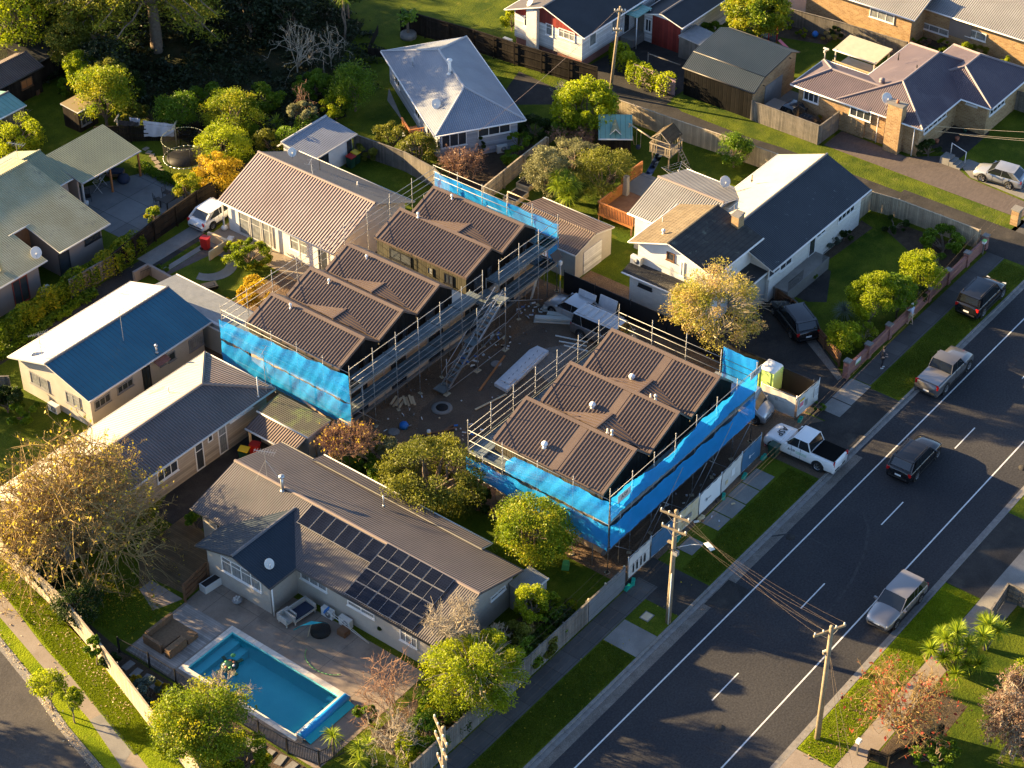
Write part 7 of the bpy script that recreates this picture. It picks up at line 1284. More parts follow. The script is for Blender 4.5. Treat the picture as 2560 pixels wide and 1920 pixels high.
def tubes(segs, sides=4):
    S_ = np.array(segs, dtype=float); a, b, r0, r1 = S_[:,0:3], S_[:,3:6], S_[:,6], S_[:,7]; d = b-a; d /= np.maximum(np.linalg.norm(d,axis=1),1e-6)[:,None]
    h = np.where(np.abs(d[:,2:3]) < .9, np.array([[0,0,1.]]), np.array([[1.,0,0]])); u = np.cross(d,h); u /= np.linalg.norm(u,axis=1)[:,None]; v = np.cross(d,u); n = len(a); rings = []
    for p, r in ((a,r0),(b,r1)):
        for i in range(sides): t = 2*PI*i/sides; rings.append(p+(u*math.cos(t)+v*math.sin(t))*r[:,None])
    V = np.stack(rings,1).reshape(-1,3); base = (np.arange(n)*2*sides)[:,None]; F = np.concatenate([base+np.array([[i,(i+1)%sides,sides+(i+1)%sides,sides+i]]) for i in range(sides)],0); return V, F
def limb(segs, rs, p, q, r0, r1, k=5, wob=.12):
    p = np.array(p,float); q = np.array(q,float); L_ = np.linalg.norm(q-p); pts = [p]
    for i in range(1,k+1): t = i/k; pts.append(p+(q-p)*t+rs.normal(size=3)*wob*L_*math.sin(PI*t)*.5+np.array([0,0,.10*L_*math.sin(PI*t)]))
    for i in range(k): segs.append((*pts[i],*pts[i+1],r0+(r1-r0)*i/k,r0+(r1-r0)*(i+1)/k))
    return pts
def spot(t, x, y, hc): p = G(t,x,y,hc); return p
SEED = [100]
def tree(name, label, t, x, y, rx, ry, base, leaf='leaf green', n=None, size=.16, clumps=None, cr=.34, bark='bark', cat='tree', group=None, tr=None, low=-.6, twigs=0, aspect=.6, shell=.62, loc=None, depth=None, R=None):
    """crown seen at that pixel with those pixel radii; base = height of the crown's underside"""
    SEED[0] += 1; rs = np.random.RandomState(SEED[0])
    if R: Rx, Rz = R; hc = base+Rz*.9; c = Vector((loc[0],loc[1],hc))
    else: Rx = metres(t,x,y,rx)*1.08; Rz = metres(t,x,y,ry)*1.1; hc = base+Rz*.85; c = G(t,x,y,hc)
    Ry = Rx if depth is None else depth
    T_ = thing(name, label, cat, (c.x,c.y,0), 0, group); area = 4*Rx*Rz
    n = int(2.0*n) if n else int(min(16000, max(900, 1900*area*(.16/size)**1.5))); size *= .82; clumps = clumps or int(min(70, max(9, area*5)))
    P, tint, cc, rr = crown(rs, Rx, Ry, Rz, n, clumps, cr, low, shell); P[:,2] += hc; P[:,2] = np.maximum(P[:,2], .05); leaves('crown', P, size, leaf, T_, tint, rs, aspect)
    segs = []; r0 = tr or max(.05, .07*Rx); fork = max(.15, base*.8); limb(segs, rs, (0,0,-.05), (rs.normal()*.05,rs.normal()*.05,fork), r0, r0*.75, 3, .05)
    for i in range(min(len(cc),14)): q = cc[i]*.85; limb(segs, rs, (0,0,fork), (q[0],q[1],q[2]+hc), r0*.5, r0*.12, 4)
    if twigs:
        for i in range(twigs): d = unit(rs,1)[0]; d[2] = abs(d[2])*.9; a_ = d*np.array([Rx,Ry,Rz])*.5; b_ = d*np.array([Rx,Ry,Rz])*rs.uniform(.9,1.12); limb(segs, rs, (a_[0],a_[1],a_[2]+hc), (b_[0],b_[1],b_[2]+hc), .02, .006, 3)
    V, F = tubes(segs, 6); fastmesh('trunk', V, F, bark, T_); return T_
def bare(name, label, t, x, y, rx, ry, base, bark='golden bark', main=9, subs=7, twig=6, leaf=None, nleaf=0, lsize=.12, group=None, cat='tree', r0=.09, upright=.5, tw=.012, droop=0., loc=None, R=None, depth=None):
    SEED[0] += 1; rs = np.random.RandomState(SEED[0])
    if R: Rx, Rz = R; hc = base+Rz*.9; c = Vector((loc[0],loc[1],hc))
    else: Rx = metres(t,x,y,rx); Rz = metres(t,x,y,ry)*1.05; hc = base+Rz*.85; c = G(t,x,y,hc)
    Ry = depth or Rx
    T_ = thing(name, label, cat, (c.x,c.y,0), 0, group); segs = []; tips = []; E_ = np.array([Rx,Ry,Rz])
    if upright >= 1: E_ = np.array([Rx*1.5,Ry*1.5,Rz*1.9]); hc = base
    fork = max(.1,base*.7); limb(segs, rs, (0,0,-.05), (0,0,fork), r0*1.3, r0, 2, .03)
    for i in range(main):
        d = unit(rs,1)[0]; d[2] = abs(d[2])*upright+.15*rs.rand() if upright < 1 else abs(d[2])*upright; d /= np.linalg.norm(d); q = d*E_*rs.uniform(.5,.75)+np.array([0,0,hc]); q[2] = max(q[2],.3)
        pts = limb(segs, rs, (0,0,fork), q, r0*.7, r0*.3, 5)
        for j in range(subs):
            p = pts[rs.randint(2,6)]; o = p-np.array([0,0,hc]); e = unit(rs,1)[0]*.75+d*.8; e /= np.linalg.norm(e); q2 = np.array([0,0,hc])+e*E_*rs.uniform(.75,1.0); q2 = p+(q2-p)*rs.uniform(.5,.9); q2[2] -= droop*rs.rand(); q2[2] = max(q2[2],.15)
            p2 = limb(segs, rs, p, q2, r0*.3, tw*1.3, 4)
            for k in range(twig):
                a_ = p2[rs.randint(1,5)]; dd = (q2-p); dd = dd/max(np.linalg.norm(dd),1e-6)+unit(rs,1)[0]*.7+np.array([0,0,.5-droop]); dd /= np.linalg.norm(dd); b_ = a_+dd*rs.uniform(.25,.75)*min(1.,Rx*.45); b_[2] = max(b_[2],.05)
                segs.append((*a_,*((a_+b_)/2+rs.normal(size=3)*.03),tw,tw*.8)); segs.append((*((a_+b_)/2),*b_,tw*.8,tw*.4)); tips.append(b_)
                for _ in range(2): e2 = dd+unit(rs,1)[0]*.8; e2 /= np.linalg.norm(e2); m_ = (a_+b_)/2; f_ = m_+e2*rs.uniform(.12,.35); segs.append((*m_,*f_,tw*.7,tw*.35)); tips.append(f_)
    V, F = tubes(segs, 4); fastmesh('branches', V, F, bark, T_)
    if leaf and nleaf: tp = np.array(tips); P = tp[rs.randint(0,len(tp),nleaf)]+rs.normal(size=(nleaf,3))*.08; leaves('remaining_leaves', P, lsize, leaf, T_, rs.rand(nleaf), rs)
    return T_
def swords(name, label, t, x, y, heads, stems=True, leaf='leaf sword', L_=.22, nl=70, w_=.035, cat='cabbage tree', group=None, base=0., loc=None, bark='bark'):
    """heads: list of (dx, dy, dz, radius)"""
    SEED[0] += 1; rs = np.random.RandomState(SEED[0]); c = G(t,x,y,0) if loc is None else Vector((*loc,0)); T_ = thing(name, label, cat, (c.x,c.y,0), 0, group); segs = []
    for hx, hy, hz, hr in heads:
        d = unit(rs, nl); d[:,2] = d[:,2]*.75+.32; d /= np.linalg.norm(d,axis=1)[:,None]; l = hr*rs.uniform(.7,1.1,nl)[:,None]; s = np.cross(d,[0,0,1.]); s /= np.maximum(np.linalg.norm(s,axis=1),1e-5)[:,None]; o = np.array([hx,hy,hz])
        a = o+d*.04; m = o+d*l*.55+np.array([0,0,.03]); e = o+d*l+np.array([0,0,-1.])*l*L_; V = np.stack([a-s*w_*.4,a+s*w_*.4,m-s*w_*.6,m+s*w_*.6,e,e],1); V = V.reshape(-1,3); b = (np.arange(nl)*6)[:,None]
        F = np.concatenate([b+np.array([[0,1,3,2]]), b+np.array([[2,3,5,4]])],0); fastmesh('leaf_head', V, F, leaf, T_, np.tile(rs.rand(nl),2))
        if stems: limb(segs, rs, (hx*.15,hy*.15,0), (hx,hy,hz), .09, .06, 4, .05)
    if segs: V, F = tubes(segs, 6); fastmesh('trunk', V, F, bark, T_)
    return T_
def hedge(name, label, pts, w_, h, leaf, n, size=.13, cat='hedge', group=None, wob=.25, z0=0.):
    SEED[0] += 1; rs = np.random.RandomState(SEED[0]); A = np.array(pts,float); seg = np.linalg.norm(A[1:]-A[:-1],axis=1); k = rs.choice(len(seg),n,p=seg/seg.sum()); t = rs.rand(n); P2 = A[k]+(A[k+1]-A[k])*t[:,None]; d = (A[k+1]-A[k])/seg[k][:,None]; nrm = np.stack([-d[:,1],d[:,0]],1)
    s = rs.uniform(-1,1,n); z = rs.rand(n)**.6; e = rs.rand(n); s = np.where(e < .5, np.sign(s)*rs.uniform(.75,1,n), s); al = (k*7+t*seg[k])*1.3; bulge = 1+wob*np.sin(al*2.1)+wob*.6*np.sin(al*5.3+2)
    P = np.zeros((n,3)); P[:,:2] = P2+nrm*(s*w_/2*bulge*(1-.35*z**3))[:,None]; P[:,2] = z0+z*h*(1+.5*wob*np.sin(al*1.7+1))*(1-.2*np.abs(s)**3); o = P[0].copy(); o[2] = 0; P -= o; tint = .5+.25*np.sin(al*1.1)+rs.normal(size=n)*.2
    q = leaves(name, P, size, leaf, None, tint, rs); q.location = o; return tag(q, label, cat, group)
# ---- trees of the back lots (top left)
def conifer(label, t, x, y, base, H_, R_c, leaf='leaf conifer', loc=None, n=15000, drop=0.):
    SEED[0] += 1; rs = np.random.RandomState(SEED[0]); c = G(t,x,y,0) if loc is None else Vector((*loc,0)); T_ = thing('conifer_tree', label, 'tree', (c.x,c.y,0)); segs = []; limb(segs, rs, (0,0,-.1),(.3,.1,H_),.55,.1,8,.01); Ps = []; tn = []
    for i in range(64):
        z = base+(H_-base)*((i+.5)/64)**.9; a = i*2.4+rs.normal()*.3; l = R_c*(1-.55*((z-base)/(H_-base))**1.5)*rs.uniform(.6,1.1); q = np.array([l*math.cos(a),l*math.sin(a),z+rs.uniform(-.3,.9)-drop*rs.rand()]); pts = limb(segs, rs, (0,0,z-.4), q, .13, .03, 5, .08)
        m = n//64; k = rs.rand(m)**.55; base_ = np.array([0,0,z-.2])*(1-k[:,None])+q*k[:,None]; off = rs.normal(size=(m,3))*np.array([.75,.75,.16]); off *= (.35+.65*np.sin(k*PI*.85+.3))[:,None]; P = base_+off; P[:,2] += np.hypot(off[:,0],off[:,1])*.15*rs.choice([-1,1],m); Ps.append(P); tn.append(rs.rand(m)*.6+rs.rand()*.4)
    leaves('crown', np.concatenate(Ps), .26, leaf, T_, np.concatenate(tn), rs, .3); V, F = tubes(segs, 8); fastmesh('trunk', V, F, 'pale bark' if 0 else 'bark', T_); return T_
conifer('tall spreading conifer with thick bare trunk at the top left', 'a', 1010, 330, 4.6, 13, 8.2, n=34000, drop=2.2)
conifer('layered conifer with golden tips left of the tall trunk', 'a', 600, 350, 2.4, 8.5, 4.6, n=16000)
conifer('small conifer with golden tips right of the tall trunk', 'a', 1290, 210, 2.2, 6.5, 2.8, n=7000)
conifer('bushy golden conifer between the dark shed and the tall trunk', 'a', 380, 330, 1.6, 6.5, 3.0, n=9000)
tree('tree', 'sunlit broadleaf tree in the very top left corner', 'a', 90, 90, 190, 230, 2.0, 'leaf lime', n=6000, size=.2, cr=.4)
bare('tree', 'pale multi stemmed tree trunks under the top left conifer', 'a', 240, 160, 110, 150, 1.5, 'pale bark', 7, 3, 2, r0=.08)
tree('tree', 'shaggy sunlit tree standing behind the low black shed', 'a', 430, 270, 110, 150, 1.4, 'leaf olive', size=.15); swords('cabbage_tree', 'cabbage tree spikes in front of the low black shed', 'a', 490, 480, [(0,0,3.1,.95)])
tree('tree', 'loose lime shrub left of the round tree at the upper left', 'a', 520, 460, 100, 110, 1.0, 'leaf lime', size=.15)
tree('tree', 'round bright green tree behind the olive pavilion', 'a', 660, 610, 150, 170, .8, 'leaf mixed', n=7500, size=.15, cr=.42)
tree('tree', 'feathery gold tipped shrub above the round tree behind the pavilion', 'a', 690, 470, 90, 80, 2.0, 'leaf olive', size=.12)
tree('bush', 'bright lime bush at the left edge beside the rooftop aerial', 'a', 120, 880, 155, 95, .3, 'leaf lime', n=5000, size=.14, cr=.42, cat='bush')
bare('tree', 'bare shrub with red twigs at the left edge by the teal shed', 'a', 60, 740, 120, 90, .3, 'red bark', 6, 5, 4, r0=.05)
bare('tree', 'small pale bare shrub on the upper left lawn', 'a', 130, 735, 60, 70, .2, 'pale bark', 5, 4, 3, r0=.03)
tree('bush', 'small fern like bush on the upper left lawn edge', 'a', 430, 560, 50, 60, .1, 'leaf green', size=.14, cat='bush')
tree('tree', 'glossy green shrub behind the trampoline', 'a', 1140, 720, 125, 115, .4, 'leaf green', n=4200, size=.15, cr=.4)
tree('tree', 'large rounded olive shrub right of the trampoline', 'a', 1500, 740, 180, 130, .5, 'leaf mixed', n=8000, size=.12, cr=.4)
tree('tree', 'feathery lime shrub below the large rounded olive shrub', 'a', 1440, 940, 160, 120, .6, 'leaf lime', n=6000, size=.12, cr=.38)
tree('tree', 'golden yellow shrub against the dark paling fence', 'a', 1400, 1110, 140, 105, .3, 'leaf gold', n=6000, size=.13, cr=.42)
tree('tree', 'mixed green rounded shrub between the patio table and the golden shrub', 'a', 1205, 1210, 82, 95, .3, 'leaf mixed', n=3200, size=.13)
tree('bush', 'small golden bush leaning over the dark paling fence by the patio', 'a', 990, 1390, 58, 52, 1.0, 'leaf mixed', n=1300, size=.14, cat='bush')
tree('tree', 'dark leaved shrub beside the small outbuilding dish', 'a', 1740, 910, 95, 80, .4, 'leaf olive', n=2500, size=.14)
hedge('vine', 'ivy spilling over the grey roof of the small outbuilding', [(99.5,100.4),(103.2,100.6)], 2.2, 2.9, 'leaf green', 5200, .13, cat='vine'); tree('tree', 'greyish flowering shrub on top of the outbuilding ivy', 'a', 1940, 720, 90, 60, 2.2, 'leaf grey', size=.1)
bare('tree', 'leafless rusty sapling rising from the ivy mound', 'a', 1950, 600, 70, 95, 2.6, 'red bark', 6, 4, 3, r0=.04, upright=1.6); swords('flax', 'upright flax clump beside the ivy mound', 'a', 1765, 830, [(0,0,.2,1.3),(.5,.3,.2,1.2)], False, 'leaf sword', nl=45, w_=.07, cat='flax')
bare('tree', 'pale leafless tree in the dark gully', 'a', 1900, 270, 170, 170, 1.2, 'pale bark', 8, 5, 4, r0=.08, upright=1.2); bare('tree', 'smaller leafless tree at the right side of the dark gully', 'a', 2120, 240, 110, 150, 1.2, 'pale bark', 6, 4, 3, r0=.06, upright=1.2)
swords('cabbage_tree', 'dark cabbage tree at the right side of the gully', 'b', 30, 260, [(0,0,4.2,1.0),(.5,.2,3.6,.8)])
rs_ = random.Random(5); gl = []
for i in range(30):
    a_ = rs_.uniform(0,1); b_ = rs_.uniform(0,1); p = Vector((98.5+a_*23, 112+b_*38, 0))
    if p.y < 112+.0*(p.x-98) or any((p-q).length < 3.0 for q in gl) or (p.x < 102 and p.y < 118) or (Vector((106.5,122.2,0))-p).length < 5: continue
    gl.append(p)
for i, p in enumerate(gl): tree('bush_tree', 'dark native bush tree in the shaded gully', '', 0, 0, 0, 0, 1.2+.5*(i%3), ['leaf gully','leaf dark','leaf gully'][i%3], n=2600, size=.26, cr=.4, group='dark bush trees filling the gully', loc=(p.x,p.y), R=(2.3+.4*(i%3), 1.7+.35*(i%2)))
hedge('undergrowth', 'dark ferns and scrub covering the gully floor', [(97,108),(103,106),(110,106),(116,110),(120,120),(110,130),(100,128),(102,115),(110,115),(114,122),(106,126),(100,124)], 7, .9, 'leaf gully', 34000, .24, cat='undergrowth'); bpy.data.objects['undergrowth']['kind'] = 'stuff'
for i, (x_, y_, h_) in enumerate(((107,147,9.5),(111,150,9),(116,152,9.5),(121,153,8))):  # out of view, added up-sun so that the gully falls in shade
    tree('unseen_shade_tree', 'unseen tall tree added up-sun to shade the gully', '', 0, 0, 0, 0, 2.0, 'leaf dark', n=2200, size=.5, cr=.5, group='unseen trees added to shade the gully', loc=(x_,y_), R=(3.6, h_*.55))
for i, (x_, y_, l_) in enumerate(((60,102,'left'),(56,97,'right'))): tree('tree', 'unseen tree added beyond the %s end of the left lawn to shade it' % l_, '', 0, 0, 0, 0, 1.0, 'leaf green', n=3000, size=.25, loc=(x_,y_), R=(2.6,2.4))  # out of view, added to cast shade on the left lawn
tree('tree', 'tall roadside tree across the side street', '', 0, 0, 0, 0, 2.0, 'leaf green', n=3500, size=.3, loc=(39.5,83), R=(3.0,2.6))
tree('tree', 'round green tree on the lawn left of the middle house', 'b', 90, 570, 120, 140, .4, 'leaf green', n=5200, size=.14, cr=.42); tree('tree', 'lime shrub on the lawn below the round green tree', 'b', -30, 690, 80, 75, .2, 'leaf lime', n=1800, size=.13)
# banana palm behind the middle house
SEED[0] += 1; rs = np.random.RandomState(SEED[0]); q = G('b',440,240); T_ = thing('banana_palm', 'ragged banana palm in a stone planter behind the middle house', 'palm', (q.x,q.y,0)); segs = []; limb(segs, rs, (0,0,0),(0,0,1.8),.14,.1,3,.02); V, F = tubes(segs,7); fastmesh('trunk', V, F, 'bark', T_); Vs = []; Fs = []; nb = 0
for i in range(14):
    a_ = i*2.4; up_ = .5+.9*rs.rand(); L_ = 1.5
    for j in range(6):
        t0 = j/6; t1 = (j+.8)/6
        for s in (-1,1):
            def pt(t, w): r_1 = L_*t*.8; z = 1.7+L_*(up_*t-.9*t*t); return (r_1*math.cos(a_)-s*w*math.sin(a_), r_1*math.sin(a_)+s*w*math.cos(a_), z-abs(w)*.5)
            w0 = .30*math.sin(PI*min(1,t0+.18)); Vs += [pt(t0,0),pt(t1,0),pt(t1,w0),pt(t0,w0)]; Fs.append((nb,nb+1,nb+2,nb+3)); nb += 4
fastmesh('fronds', np.array(Vs), np.array(Fs), 'leaf green', T_, rs.rand(len(Fs))); mb = MB(); mb.lathe((0,0,.25),[(.75,-.25),(.7,.2),(.55,.22)],'concrete',9); solo(mb, 'stone_planter', 'round stone planter under the banana palm', 'planter', (q.x,q.y,0))
tree('tree', 'lime shrub at the top beside the red and white house', 'b', 1105, 120, 65, 60, .4, 'leaf lime', size=.14)
tree('bush', 'flowering shrub along the fence below the middle house deck', 'b', 330, 880, 110, 75, .3, 'leaf olive', n=3000, size=.13, cat='bush'); tree('bush', 'loose shrub between the middle house and the curved fence', 'b', 500, 960, 120, 90, .3, 'leaf olive', n=3200, size=.13, cat='bush', twigs=30)
bare('shrub', 'tangle of bare pinkish branches in front of the middle house window', 'b', 790, 1060, 190, 85, .3, 'red bark', 12, 8, 6, 'leaf brown', 700, r0=.05, cat='shrub', tw=.014); tree('bush', 'small conical conifer against the blue grey house wall', 'b', 900, 940, 28, 60, .2, 'leaf dark', size=.1, cat='bush')
tree('tree', 'glossy bright green tree at the foot of the old leaning pole', 'b', 1580, 680, 185, 130, .8, 'leaf lime', n=7500, size=.2, cr=.4); tree('tree', 'dark fern mound below the glossy bright tree', 'b', 1480, 800, 130, 80, .2, 'leaf green', size=.18)
bare('shrub', 'drooping brown weeping shrub below the glossy tree', 'b', 1480, 870, 190, 75, .3, 'red bark', 10, 8, 6, 'leaf brown', 1500, r0=.05, cat='shrub', droop=.5); bare('shrub', 'wispy grey shrub beside the black paling fence', 'b', 1420, 590, 90, 50, .2, 'pale bark', 7, 5, 4, 'leaf silver', 400, r0=.03, cat='shrub')
tree('tree', 'tree fern beside the middle house heat pump', 'b', 1150, 900, 75, 45, .9, 'leaf green', size=.16)
tree('tree', 'sunlit grey green olive tree left of the cabbage tree', 'b', 1340, 1110, 130, 150, .5, 'leaf grey', n=9000, size=.11, cr=.32, clumps=50); tree('tree', 'dark side of the olive hedge right of the cabbage tree', 'b', 1690, 1110, 170, 150, .5, 'leaf olive', n=9000, size=.11, cr=.32, clumps=55)
tree('tree', 'grey green olive bush behind the cabbage tree', 'b', 1500, 1020, 190, 90, .9, 'leaf grey', n=6500, size=.11, cr=.32, clumps=50)
swords('cabbage_tree', 'large many headed cabbage tree in the middle of the olive bushes', 'b', 1440, 1350, [(-.3,-.3,2.6,1.1),(.3,-.7,2.4,1.0),(-.8,.1,2.4,1.0),(-.2,.6,2.8,1.0),(-.6,-.8,1.9,1.0),(.5,.2,2.6,1.0),(-.4,-.4,1.4,1.0)], nl=170)
hedge('vine', 'sunlit vine climbing over the purple corrugated fence', [(127.1,82.5),(127.2,85.8),(128.6,88.5),(129.6,90.2)], 1.5, 1.9, 'leaf lime', 5200, .16, cat='vine'); tree('tree', 'large rounded tree at the top beside the climbing frame', 'c', 490, 90, 200, 110, 1.2, 'leaf mixed', n=9000, size=.2, cr=.38)
tree('bush', 'dark leafy bush behind the small grey corrugated shed', 'c', 210, 200, 70, 50, .3, 'leaf green', size=.15, cat='bush'); tree('tree', 'round dark green shrub against the shared driveway fence', 'c', 350, 975, 90, 105, .2, 'leaf green', n=3800, size=.13, cr=.4)
for x_, y_, a_, b_, m_, lb in ((700,150,35,30,'leaf lime','small lime shrub in the top garden bed'),(780,210,40,25,'leaf mixed','orange tinted shrub in the top garden bed'),(1010,200,40,50,'leaf dark','dark upright shrub by the top garden fence'),(950,240,50,30,'leaf pink','pink flowering shrub by the top garden fence'),(1480,260,32,30,'leaf green','small shrub at the corner of the top right brick house'),(1590,280,45,25,'leaf brown','reddish low shrub below the curtained windows'),(1690,290,50,35,'leaf mixed','aloe like shrub below the curtained windows'),(1840,350,60,60,'leaf lime','larger pale shrub below the top right house steps'),(1920,340,50,55,'leaf olive','dark shrub beside the larger pale shrub'),(1760,350,40,30,'leaf lime','low lime shrub behind the purple roof'),(2085,420,45,60,'leaf lime','upright shrub beside the top right steps'),(2120,350,40,30,'leaf pink','shrub with red flowers at the right edge')):
    tree('bush', lb, 'c', x_, y_, a_, b_, .05, m_, size=.12, cat='bush')
for x_, y_, a_, b_, m_, lb in ((1170,845,30,22,'leaf dark','low dark shrub against the yellow brick wall'),(1600,960,80,50,'leaf dark','dark reddish shrubs beside the brick house steps'),(1430,950,35,22,'leaf brown','tiny red shrub at the brick corner'),(900,745,50,30,'leaf pink','pink flowering pot shrub beside the parked pickup'),(1060,1510,48,42,'leaf dark','round flowering shrub at the foot of the white wall'),(970,1560,60,38,'leaf silver','silver lavender shrub at the foot of the white wall')): tree('bush', lb, 'c', x_, y_, a_, b_, .05, m_, size=.11, cat='bush')
tree('tree', 'dark bushy shrub inside the far corner of the front lawn', 'c', 1700, 1560, 140, 70, .1, 'leaf green', size=.13); tree('bush', 'low dark shrub along the lawn fence', 'c', 1380, 1440, 90, 40, .1, 'leaf dark', size=.13, cat='bush'); tree('tree', 'golden lime shrub above the brick wall', 'f', 1560, 100, 130, 115, .5, 'leaf lime', n=5500, size=.13, cr=.36, twigs=20)
tree('tree', 'dense round yellow green shrub above the brick wall', 'f', 1235, 275, 135, 170, .4, 'leaf lime', n=9000, size=.12, cr=.3, clumps=60); tree('tree', 'darker round shrub joined to the dense yellow green one', 'f', 1410, 250, 100, 140, .5, 'leaf green', n=5000, size=.12, cr=.34)
tree('tree', 'small dark tree behind the person trimming', 'f', 1530, 240, 60, 70, .2, 'leaf dark', n=1800, size=.12)
tree('bush', 'bright lime shrub at the corner pier of the brick wall', 'f', 1060, 530, 95, 95, .2, 'leaf lime', n=3500, size=.13, cr=.42, cat='bush'); tree('bush', 'orange tinted shrub behind the corner pier shrub', 'f', 1190, 500, 75, 80, .2, 'leaf mixed', n=2200, size=.12, cat='bush', twigs=20); swords('grass_tree', 'blue green grass tree on the front lawn', 'f', 1050, 400, [(0,0,.6,1.05)], False, 'leaf silver', nl=260, w_=.02, cat='grass tree')
T_ = tree('tree', 'blossoming tree with bare twigs over the dark driveway', 'f', 235, 330, 290, 220, 1.5, 'leaf pink', n=8000, size=.13, cr=.3, clumps=60, bark='pale bark', twigs=260, tr=.14); 
tree('tree', 'leafy lime half of the blossoming tree beside the site fence', 'f', 70, 330, 110, 160, 1.2, 'leaf lime', n=3500, size=.13); tree('bush', 'low weeds at the foot of the sunlit fence panel', 'f', 890, 970, 40, 22, .02, 'leaf green', size=.12, cat='bush')
tree('bush', 'low dark plants along the white terrace wall', 'f', 770, 160, 60, 38, .05, 'leaf dark', size=.12, cat='bush'); tree('bush', 'dark fern like plants at the lawn path corner', 'f', 830, 110, 50, 30, .05, 'leaf green', size=.12, cat='bush')
# hedge below the olive roof house
hedge('hedge', 'long ivy and photinia hedge below the olive roof house', [(66,98.9),(70,99.6),(74,100.0),(78,100.2),(81.5,100.2),(84,100.9)], 1.5, 1.9, 'leaf mixed', 17000, .14); hedge('groundcover', 'bright green border plants along the foot of the long hedge', [(66,98.3),(72,98.9),(78,99.1)], .9, .5, 'leaf green', 5000, .16, cat='border plants')
hedge('hedge', 'low clipped hedge between the patio and the trampoline lawn', [(91.9,108.9),(91.8,105.0),(93.0,103.2)], .8, .75, 'leaf green', 4500, .11)
tree('bush', 'yellow green garden shrub in the curved lawn', 'a', 1600, 1640, 150, 70, .2, 'leaf mixed', n=5200, size=.13, cat='bush', cr=.4); tree('bush', 'yellow flowering shrub behind the site scaffold corner', 'd', 1640, 230, 110, 85, .3, 'leaf gold', n=4200, size=.13, cat='bush'); tree('bush', 'small golden spray beside the yellow flowering shrub', 'd', 1480, 320, 60, 45, .2, 'leaf gold', n=900, size=.12, cat='bush')
tree('bush', 'spiky low shrub at the verandah edge', 'a', 1490, 1600, 50, 35, .1, 'leaf lime', n=700, size=.14, cat='bush'); tree('bush', 'ferny planting inside the low retaining wall', 'd', 1040, 90, 60, 30, .1, 'leaf green', size=.14, cat='bush')
for t_, x_, y_, a_, b_, m_, lb in (('e',430,1340,120,80,'leaf grey','pale shrub between the camellia and the site planks'),('e',170,1420,110,80,'leaf green','green shrub behind the solar roof house ridge'),('e',330,1520,150,70,'leaf olive','olive shrub along the back of the solar roof house'),('e',880,1570,90,80,'leaf dark','dark shrub under the netted scaffold side'),
  ('a',1690,640,120,80,'leaf green','fern green shrub at the gully edge above the flax'),('a',2020,560,130,80,'leaf green','shaded green shrub at the gully edge behind the ivy'),('a',1330,620,110,70,'leaf green','green shrub at the gully edge behind the olive shrub'),('a',860,720,80,70,'leaf olive','olive shrub behind the clothesline post'),('a',830,560,90,90,'leaf dark','dark shrub right of the round pavilion tree'),('a',1610,850,90,70,'leaf green','deep green shrub between the flax and the feathery lime shrub'),
  ('b',1240,830,110,70,'leaf dark','dark ferns beside the middle house corner'),('b',1700,860,110,60,'leaf brown','brown tinted shrub below the playhouse'),('b',1130,1010,90,60,'leaf green','green garden plants by the middle house fence'),('b',200,960,90,60,'leaf olive','olive shrub behind the black curved fence'),
  ('c',230,420,90,40,'leaf green','vine foliage beside the dark garage wall')): tree('bush', lb, t_, x_, y_, a_, b_, .1, m_, size=.14, cat='bush')
for x_, y_, a_, b_, m_, lb in ((40,930,90,90,'leaf dark','dark shrub by the fence at the left edge'),(150,1010,110,60,'leaf green','shrub between the heat pump wall and the huge bare tree')): tree('bush', lb, 'd', x_, y_, a_, b_, .1, m_, size=.15, cat='bush')
# big bare tree at the left and its yellow leaves
bare('tree', 'huge spreading bare tree with scattered yellow leaves at the left edge', 'D', 160, 1070, 170, 172, .5, 'golden bark', 46, 17, 9, 'leaf yellow', 4200, .15, r0=.13, tw=.010, upright=1.0)
tree('bush', 'dark rambling shrub inside the sunlit fence', 'g', 500, 600, 130, 140, .1, 'leaf dark', n=3800, size=.13, cat='bush', twigs=30); tree('bush', 'bright creeper over the top of the sunlit fence', 'g', 605, 870, 52, 62, .9, 'leaf green', n=1400, size=.13, cat='bush')
tree('bush', 'shrub at the corner of the timber deck and the grey house', 'g', 1260, 50, 60, 50, .2, 'leaf green', n=1800, size=.13, cat='bush'); tree('bush', 'yellow tipped plants beside the pavers', 'g', 870, 1095, 42, 38, .1, 'leaf gold', n=700, size=.13, cat='bush'); tree('bush', 'blue green leafy plant in the pool garden bed', 'g', 950, 1150, 75, 85, .05, 'leaf silver', n=1700, size=.15, cat='bush'); tree('bush', 'golden plant between the pavers and the large tree', 'g', 1040, 1125, 50, 40, .2, 'leaf gold', n=900, size=.13, cat='bush'); tree('bush', 'dark leafy filler in the pool garden bed', 'g', 720, 960, 60, 55, .05, 'leaf dark', n=1100, size=.14, cat='bush')
tree('tree', 'large feathery green tree in front of the pool', 'g', 1300, 1380, 280, 260, .8, 'leaf olive' if 0 else 'leaf mixed', n=14000, size=.13, cr=.3, clumps=70, twigs=60); tree('tree', 'lower green tree at the bottom edge beside the pavers', 'g', 1560, 1580, 180, 110, .4, 'leaf mixed', n=7000, size=.13, cr=.36)
bare('shrub', 'bare twiggy branches reaching over the pool edge', 'g', 1480, 1130, 190, 110, .8, 'pale bark', 10, 6, 5, r0=.04, cat='shrub')
for x_, y_, a_, b_, lb in ((310,1120,95,95,'left lime crowned street sapling on the sunny verge'),(455,1215,62,80,'right lime crowned street sapling casting a long shadow on the path')): tree('street_tree', lb, 'g', x_, y_, a_, b_, 1.1, 'leaf lime', n=2200, size=.11, cr=.5, clumps=16, tr=.05, twigs=12)
